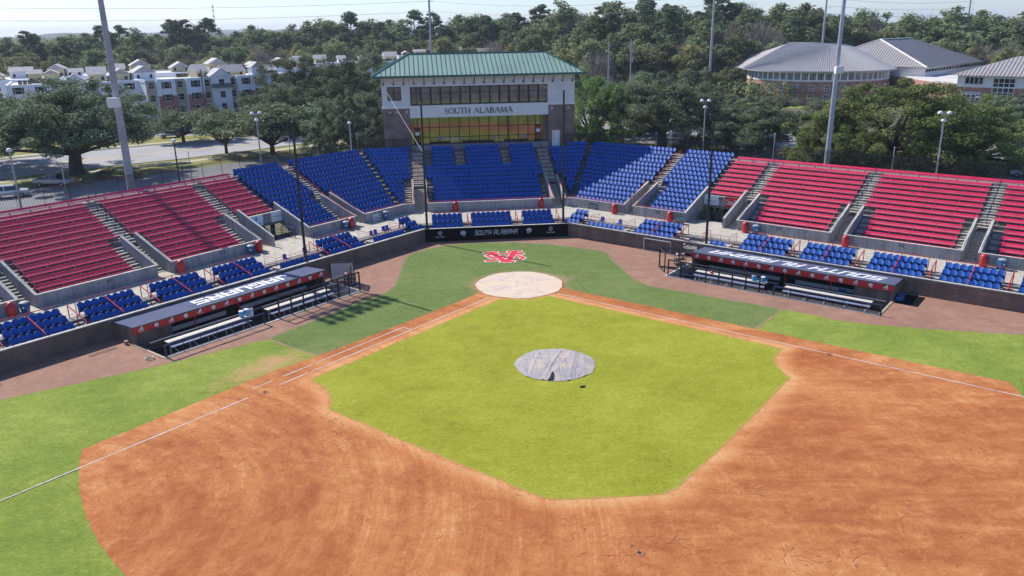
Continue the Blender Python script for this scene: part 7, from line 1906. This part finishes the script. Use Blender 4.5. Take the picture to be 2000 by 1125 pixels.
# ---------------------------------------------------------------- brick hall on the right
def hall():
    t_ = thing('brick_hall', 'orange brick campus hall with broad curved grey metal roofs at the upper right', 'building', (125, 160, 0))
    PT = lambda nm, mb, m, parent=None: part(nm, mb, m, parent or t_)
    # rotunda-like main block: front follows a shallow arc
    C = Vector((112.5, 166.0, 0)); R0 = 20.0; a0, a1 = R_(160), R_(338); n = 30
    arc = [C+Vector((R0*math.cos(a0+(a1-a0)*k/n), R0*math.sin(a0+(a1-a0)*k/n), 0)) for k in range(n+1)]
    inn = C+Vector((0, 0, 0))
    def wall(z0, z1, off, m, nm):
        mb = MB()
        for k in range(n):
            a, b = arc[k], arc[k+1]; na = (a-C).normalized()*off; nb = (b-C).normalized()*off; ia = (a-C).normalized()*(off-.6); ib = (b-C).normalized()*(off-.6)
            mb.hexa([a+na+Vector((0, 0, z0)), b+nb+Vector((0, 0, z0)), b+ib+Vector((0, 0, z0)), a+ia+Vector((0, 0, z0))], [a+na+Vector((0, 0, z1)), b+nb+Vector((0, 0, z1)), b+ib+Vector((0, 0, z1)), a+ia+Vector((0, 0, z1))])
        return PT(nm, mb, m)
    wall(0, 6.3, 0, 'brick_orange', 'brick_wall'); wall(6.3, 6.75, .12, 'sign_cream', 'string_course'); wall(8.55, 9.0, .05, 'sign_cream', 'string_course')
    for k in range(n):   # ribbon windows: piers between groups of panes
        a, b = arc[k], arc[k+1]
        for t0, t1 in ((0, .12), (.88, 1)):
            p, q = a.lerp(b, t0), a.lerp(b, t1); nn = (p-C).normalized()
            PT('pier', MB().box(p-nn*.4+Vector((0, 0, 6.75)), q-p, nn*.42, (0, 0, 1.8)), 'sign_cream')
        p, q = a.lerp(b, .12), a.lerp(b, .88); nn = (p-C).normalized()
        g_ = MB()
        for j in range(5): e = p.lerp(q, j/4); g_.bar(e-nn*.1+Vector((0, 0, 6.75)), e-nn*.1+Vector((0, 0, 8.55)), .09)
        w_ = PT('window', g_, 'white_paint'); PT('pane', MB().box(p-nn*.22+Vector((0, 0, 6.75)), q-p, nn*.05, (0, 0, 1.8)), 'glass_dark', w_)
        if k % 2 == 1:
            for z, hh, m0, m1 in ((3.9, 1.35, .1, .75), (.9, 1.9, .1, .75)):
                p, q = a.lerp(b, m0), a.lerp(b, m1); nn = (p-C).normalized(); g_ = MB()
                for j in range(3): e = p.lerp(q, j/2); g_.bar(e+nn*.04+Vector((0, 0, z)), e+nn*.04+Vector((0, 0, z+hh)), .12)
                for zz in (0, .5, 1): g_.bar(p+nn*.04+Vector((0, 0, z+hh*zz)), q+nn*.04+Vector((0, 0, z+hh*zz)), .12)
                w_ = PT('window', g_, 'white_paint'); PT('pane', MB().box(p+nn*.0+Vector((0, 0, z)), q-p, nn*.03, (0, 0, hh)), 'glass_dark', w_)
    eo = [C+(p-C).normalized()*(R0+1.6)+Vector((0, 0, 9.0)) for p in arc]
    ridge = [C+Vector((-6.5+19*k/n, 6-4.0*math.sin(math.pi*k/n)-3*k/n, 16.2-1.4*(k/n)**2)) for k in range(n+1)]
    rf = MB(); rf.v = [Vector(p) for p in eo]+[Vector(p) for p in ridge]; rf.f = [[k, k+1, n+1+k+1, n+1+k] for k in range(n)]
    back = [C+Vector((-20, 26, 9)), C+Vector((22, 24, 9))]
    k0 = len(rf.v); rf.v += back; rf.f += [[0, n+1, k0], [n, k0+1, 2*n+1]]; rf.f.append([n+1+k for k in range(n+1)]+[k0+1, k0])
    ro = PT('metal_roof', rf, 'roof_metal')
    sm_ = MB()
    for k in range(n*3):
        t = k/(n*3)*n; i = int(t); f = t-i; a = eo[i].lerp(eo[i+1], f); b = ridge[i].lerp(ridge[i+1], f); sm_.bar(a+Vector((0, 0, .05)), b+Vector((0, 0, .05)), .10, .14)
    PT('standing_seams', sm_, 'grey_paint', ro)
    ed = MB()
    for k in range(n): ed.bar(eo[k], eo[k+1], .16, .35)
    PT('eave', ed, 'grey_paint', ro); rd = MB()
    for k in range(n): rd.bar(ridge[k]+Vector((0, 0, .1)), ridge[k+1]+Vector((0, 0, .1)), .4, .2)
    PT('ridge_cap', rd, 'sign_cream', ro)
    # pergola over the entrance
    for k in range(10):
        a = arc[5+k]; nn = (a-C).normalized(); PT('pergola_beam', MB().bar(a+Vector((0, 0, 3.3)), a+nn*3.2+Vector((0, 0, 3.3)), .14, .3), 'roof_dark')
    g_ = MB()
    for k in range(9):
        for o_ in (1.0, 2.0, 3.0): a, b = arc[5+k], arc[6+k]; g_.bar(a+(a-C).normalized()*o_+Vector((0, 0, 3.55)), b+(b-C).normalized()*o_+Vector((0, 0, 3.55)), .12, .12)
    PT('pergola_slats', g_, 'roof_dark')
    # long gabled hall behind
    e = [(119, 187, 9.2), (137.8, 151.1, 9.2), (182, 185, 9.2), (168, 222, 9.2)]; r1, r2 = (141, 181.5, 16.4), (160, 195, 16.4)
    hb = MB(); hb.v = [Vector(p) for p in e]+[Vector(r1), Vector(r2)]; hb.f = [[0, 1, 4], [1, 2, 5, 4], [2, 3, 5], [3, 0, 4, 5]]
    h2 = PT('hall_roof', hb, 'roof_dark')
    sm_ = MB(); A, B, T = Vector(e[0]), Vector(e[1]), Vector(r1)
    hb2 = MB(); up = Vector((0, 0, .06)); hb2.face([A+up, B+up, T+up]); PT('hip_face', hb2, 'roof_metal', h2)
    for k in range(1, 46):
        p = A.lerp(B, k/46); q = p.lerp(T, 0); d = (T-(A+B)/2); t1 = min(k/23, (46-k)/23); sm_.bar(p+up*2, p+d*t1+up*2, .14, .14)
    PT('standing_seams', sm_, 'roof_metal', h2); rd = MB(); rd.bar(B+up*3, T+up*3, .4, .25); rd.bar(T+up*3, Vector(r2)+up*3, .4, .25); rd.bar(A+up*3, T+up*3, .4, .25); PT('ridge_cap', rd, 'sign_cream', h2)
    wl_ = MB(); pts = [Vector((p[0], p[1], 0)) for p in e]; cen = sum(pts, Vector((0, 0, 0)))/4; pts = [p.lerp(cen, .04) for p in pts]; wl_.hexa([p for p in pts], [p+Vector((0, 0, 9.1)) for p in pts]); PT('wall', wl_, 'sign_cream')
    p, q = pts[1], pts[2]; nn = Vector(((q-p).y, -(q-p).x, 0)).normalized()
    for k in range(22): a, b = p.lerp(q, (k+.12)/22), p.lerp(q, (k+.88)/22); PT('window', MB().box(a+nn*.02+Vector((0, 0, 7.9)), b-a, nn*.05, (0, 0, .8)), 'glass_dark')
    # low flat link, orange brick
    lk = [(137, 157.5), (160, 181), (176, 160), (152.0, 122), (128.5, 125.0)]
    mb = MB(); mb.prism([Vector((x, y, 0)) for x, y in [(132, 160), (127.5, 126), (150, 118), (175, 158), (150, 162)]], (0, 0, 6.6)); PT('link_wing', mb, 'brick_orange')
    mb = MB(); mb.prism([Vector((x, y, 6.6)) for x, y in [(132.3, 159.5), (127.8, 126.3), (149.8, 118.3), (174.6, 158), (150, 161.6)]], (0, 0, .12)); PT('flat_roof', mb, 'roof_flat')
    # right pavilion: brick base, white band, hipped metal roof
    x0, y0 = 127.2, 122.4; X = Vector((.69, -.72, 0)).normalized(); Y_ = Vector((.72, .69, 0)).normalized(); O = Vector((x0, y0, 0)); wd, dp = 30, 22
    PT('brick_wall', MB().box(O, X*wd, Y_*dp, (0, 0, 6.3)), 'brick_orange'); PT('upper_wall', MB().box(O+X*.05+Y_*.05+Vector((0, 0, 6.3)), X*(wd-.1), Y_*(dp-.1), (0, 0, 2.7)), 'siding_white')
    PT('trim', MB().box(O-X*.1-Y_*.1+Vector((0, 0, 6.15)), X*(wd+.2), Y_*(dp+.2), (0, 0, .3)), 'sign_cream')
    def win(u0, u1, z0, z1, nx, nz):
        g_ = MB(); a = O+X*u0-Y_*.12
        for j in range(nx+1): g_.bar(a+X*((u1-u0)*j/nx)+Vector((0, 0, z0)), a+X*((u1-u0)*j/nx)+Vector((0, 0, z1)), .13)
        for j in range(nz+1): g_.bar(a+Vector((0, 0, z0+(z1-z0)*j/nz)), a+X*(u1-u0)+Vector((0, 0, z0+(z1-z0)*j/nz)), .13)
        w_ = PT('window', g_, 'white_paint'); PT('pane', MB().box(a+Y_*.03+Vector((0, 0, z0)), X*(u1-u0), Y_*.04, (0, 0, z1-z0)), 'glass_dark', w_)
    win(1.8, 5.8, 6.9, 8.6, 4, 1); win(1.6, 5.6, 1.0, 4.4, 4, 5); win(8.0, 12.6, .6, 8.4, 4, 7); win(15, 19, 6.9, 8.6, 4, 1); win(15, 19, 1, 4.4, 4, 5)
    PT('window_surround', MB().box(O+X*1.4-Y_*.1+Vector((0, 0, 4.5)), X*4.4, Y_*.12, (0, 0, .6)), 'roof_flat')
    e = [O-X*1.6-Y_*1.6, O+X*(wd+1.6)-Y_*1.6, O+X*(wd+1.6)+Y_*(dp+1.6), O-X*1.6+Y_*(dp+1.6)]; e = [p+Vector((0, 0, 9.0)) for p in e]; r1 = O+X*11+Y_*(dp/2)+Vector((0, 0, 13.2)); r2 = O+X*(wd-11)+Y_*(dp/2)+Vector((0, 0, 13.2))
    mb = MB(); mb.v = e+[r1, r2]; mb.f = [[0, 1, 5, 4], [1, 2, 5], [2, 3, 4, 5], [3, 0, 4], [3, 2, 1, 0]]; ro = PT('metal_roof', mb, 'roof_metal')
    sm_ = MB()
    for k in range(1, 40):
        t = k/40; p = e[0].lerp(e[1], t); t1 = min(1, t*(wd+3.2)/12.6, (1-t)*(wd+3.2)/12.6); q = p+(Y_*(dp/2+1.6)+Vector((0, 0, 4.2)))*t1; sm_.bar(p+Vector((0, 0, .05)), q+Vector((0, 0, .05)), .14, .16)
        p = e[0].lerp(e[3], t); t1 = min(t*2, (1-t)*2); q = p+(X*12.6+Vector((0, 0, 4.2)))*t1; sm_.bar(p+Vector((0, 0, .05)), q+Vector((0, 0, .05)), .14, .16)
    PT('standing_seams', sm_, 'roof_metal', ro)
hall()

for f, u0, l in (('L', 9.9, 'left'), ('R', 10.9, 'right')):
    for k, (ua, da, ub, db) in enumerate(((u0, 9.3, u0+.2, 11.2), (u0+2.9, 9.3, u0+2.7, 11.2), (u0+1.0, 10.3, u0+2.0, 11.3))):
        t_ = thing('turnstile_gate', '%s dark tube gate standing inside the %s portal' % (('inner', 'outer', 'middle')[k], l), 'gate', W(f, ua, da, ZC), 0, 'tube gates in the portals')
        for z in (.15, .4, .65, .9, 1.1): part('bar', MB().tube(W(f, ua, da, ZC+z), W(f, ub, db, ZC+z), .025, n=5), 'navy_paint', t_)
        for t in (0, .5, 1):
            p = W(f, ua+(ub-ua)*t, da+(db-da)*t, ZC); part('post', MB().tube(p, p+Vector((0, 0, 1.15)), .035, n=6), 'navy_paint', t_)

# ---------------------------------------------------------------- the air
mt = bpy.data.materials.new('air'); mt.use_nodes = True; t = mt.node_tree; t.nodes.clear()
pv = t.nodes.new('ShaderNodeVolumePrincipled'); pv.inputs['Color'].default_value = (.80, .88, 1.0, 1); pv.inputs['Density'].default_value = HAZE; pv.inputs['Anisotropy'].default_value = 0.2
oo = t.nodes.new('ShaderNodeOutputMaterial'); t.links.new(pv.outputs[0], oo.inputs['Volume'])
MATS['air'] = mt
hz = solo('haze', MB().aab(-4700, 4700, -1700, 9100, -1.2, 75), 'air', 'thin pale haze softening the distant trees', 'haze', kind='stuff')
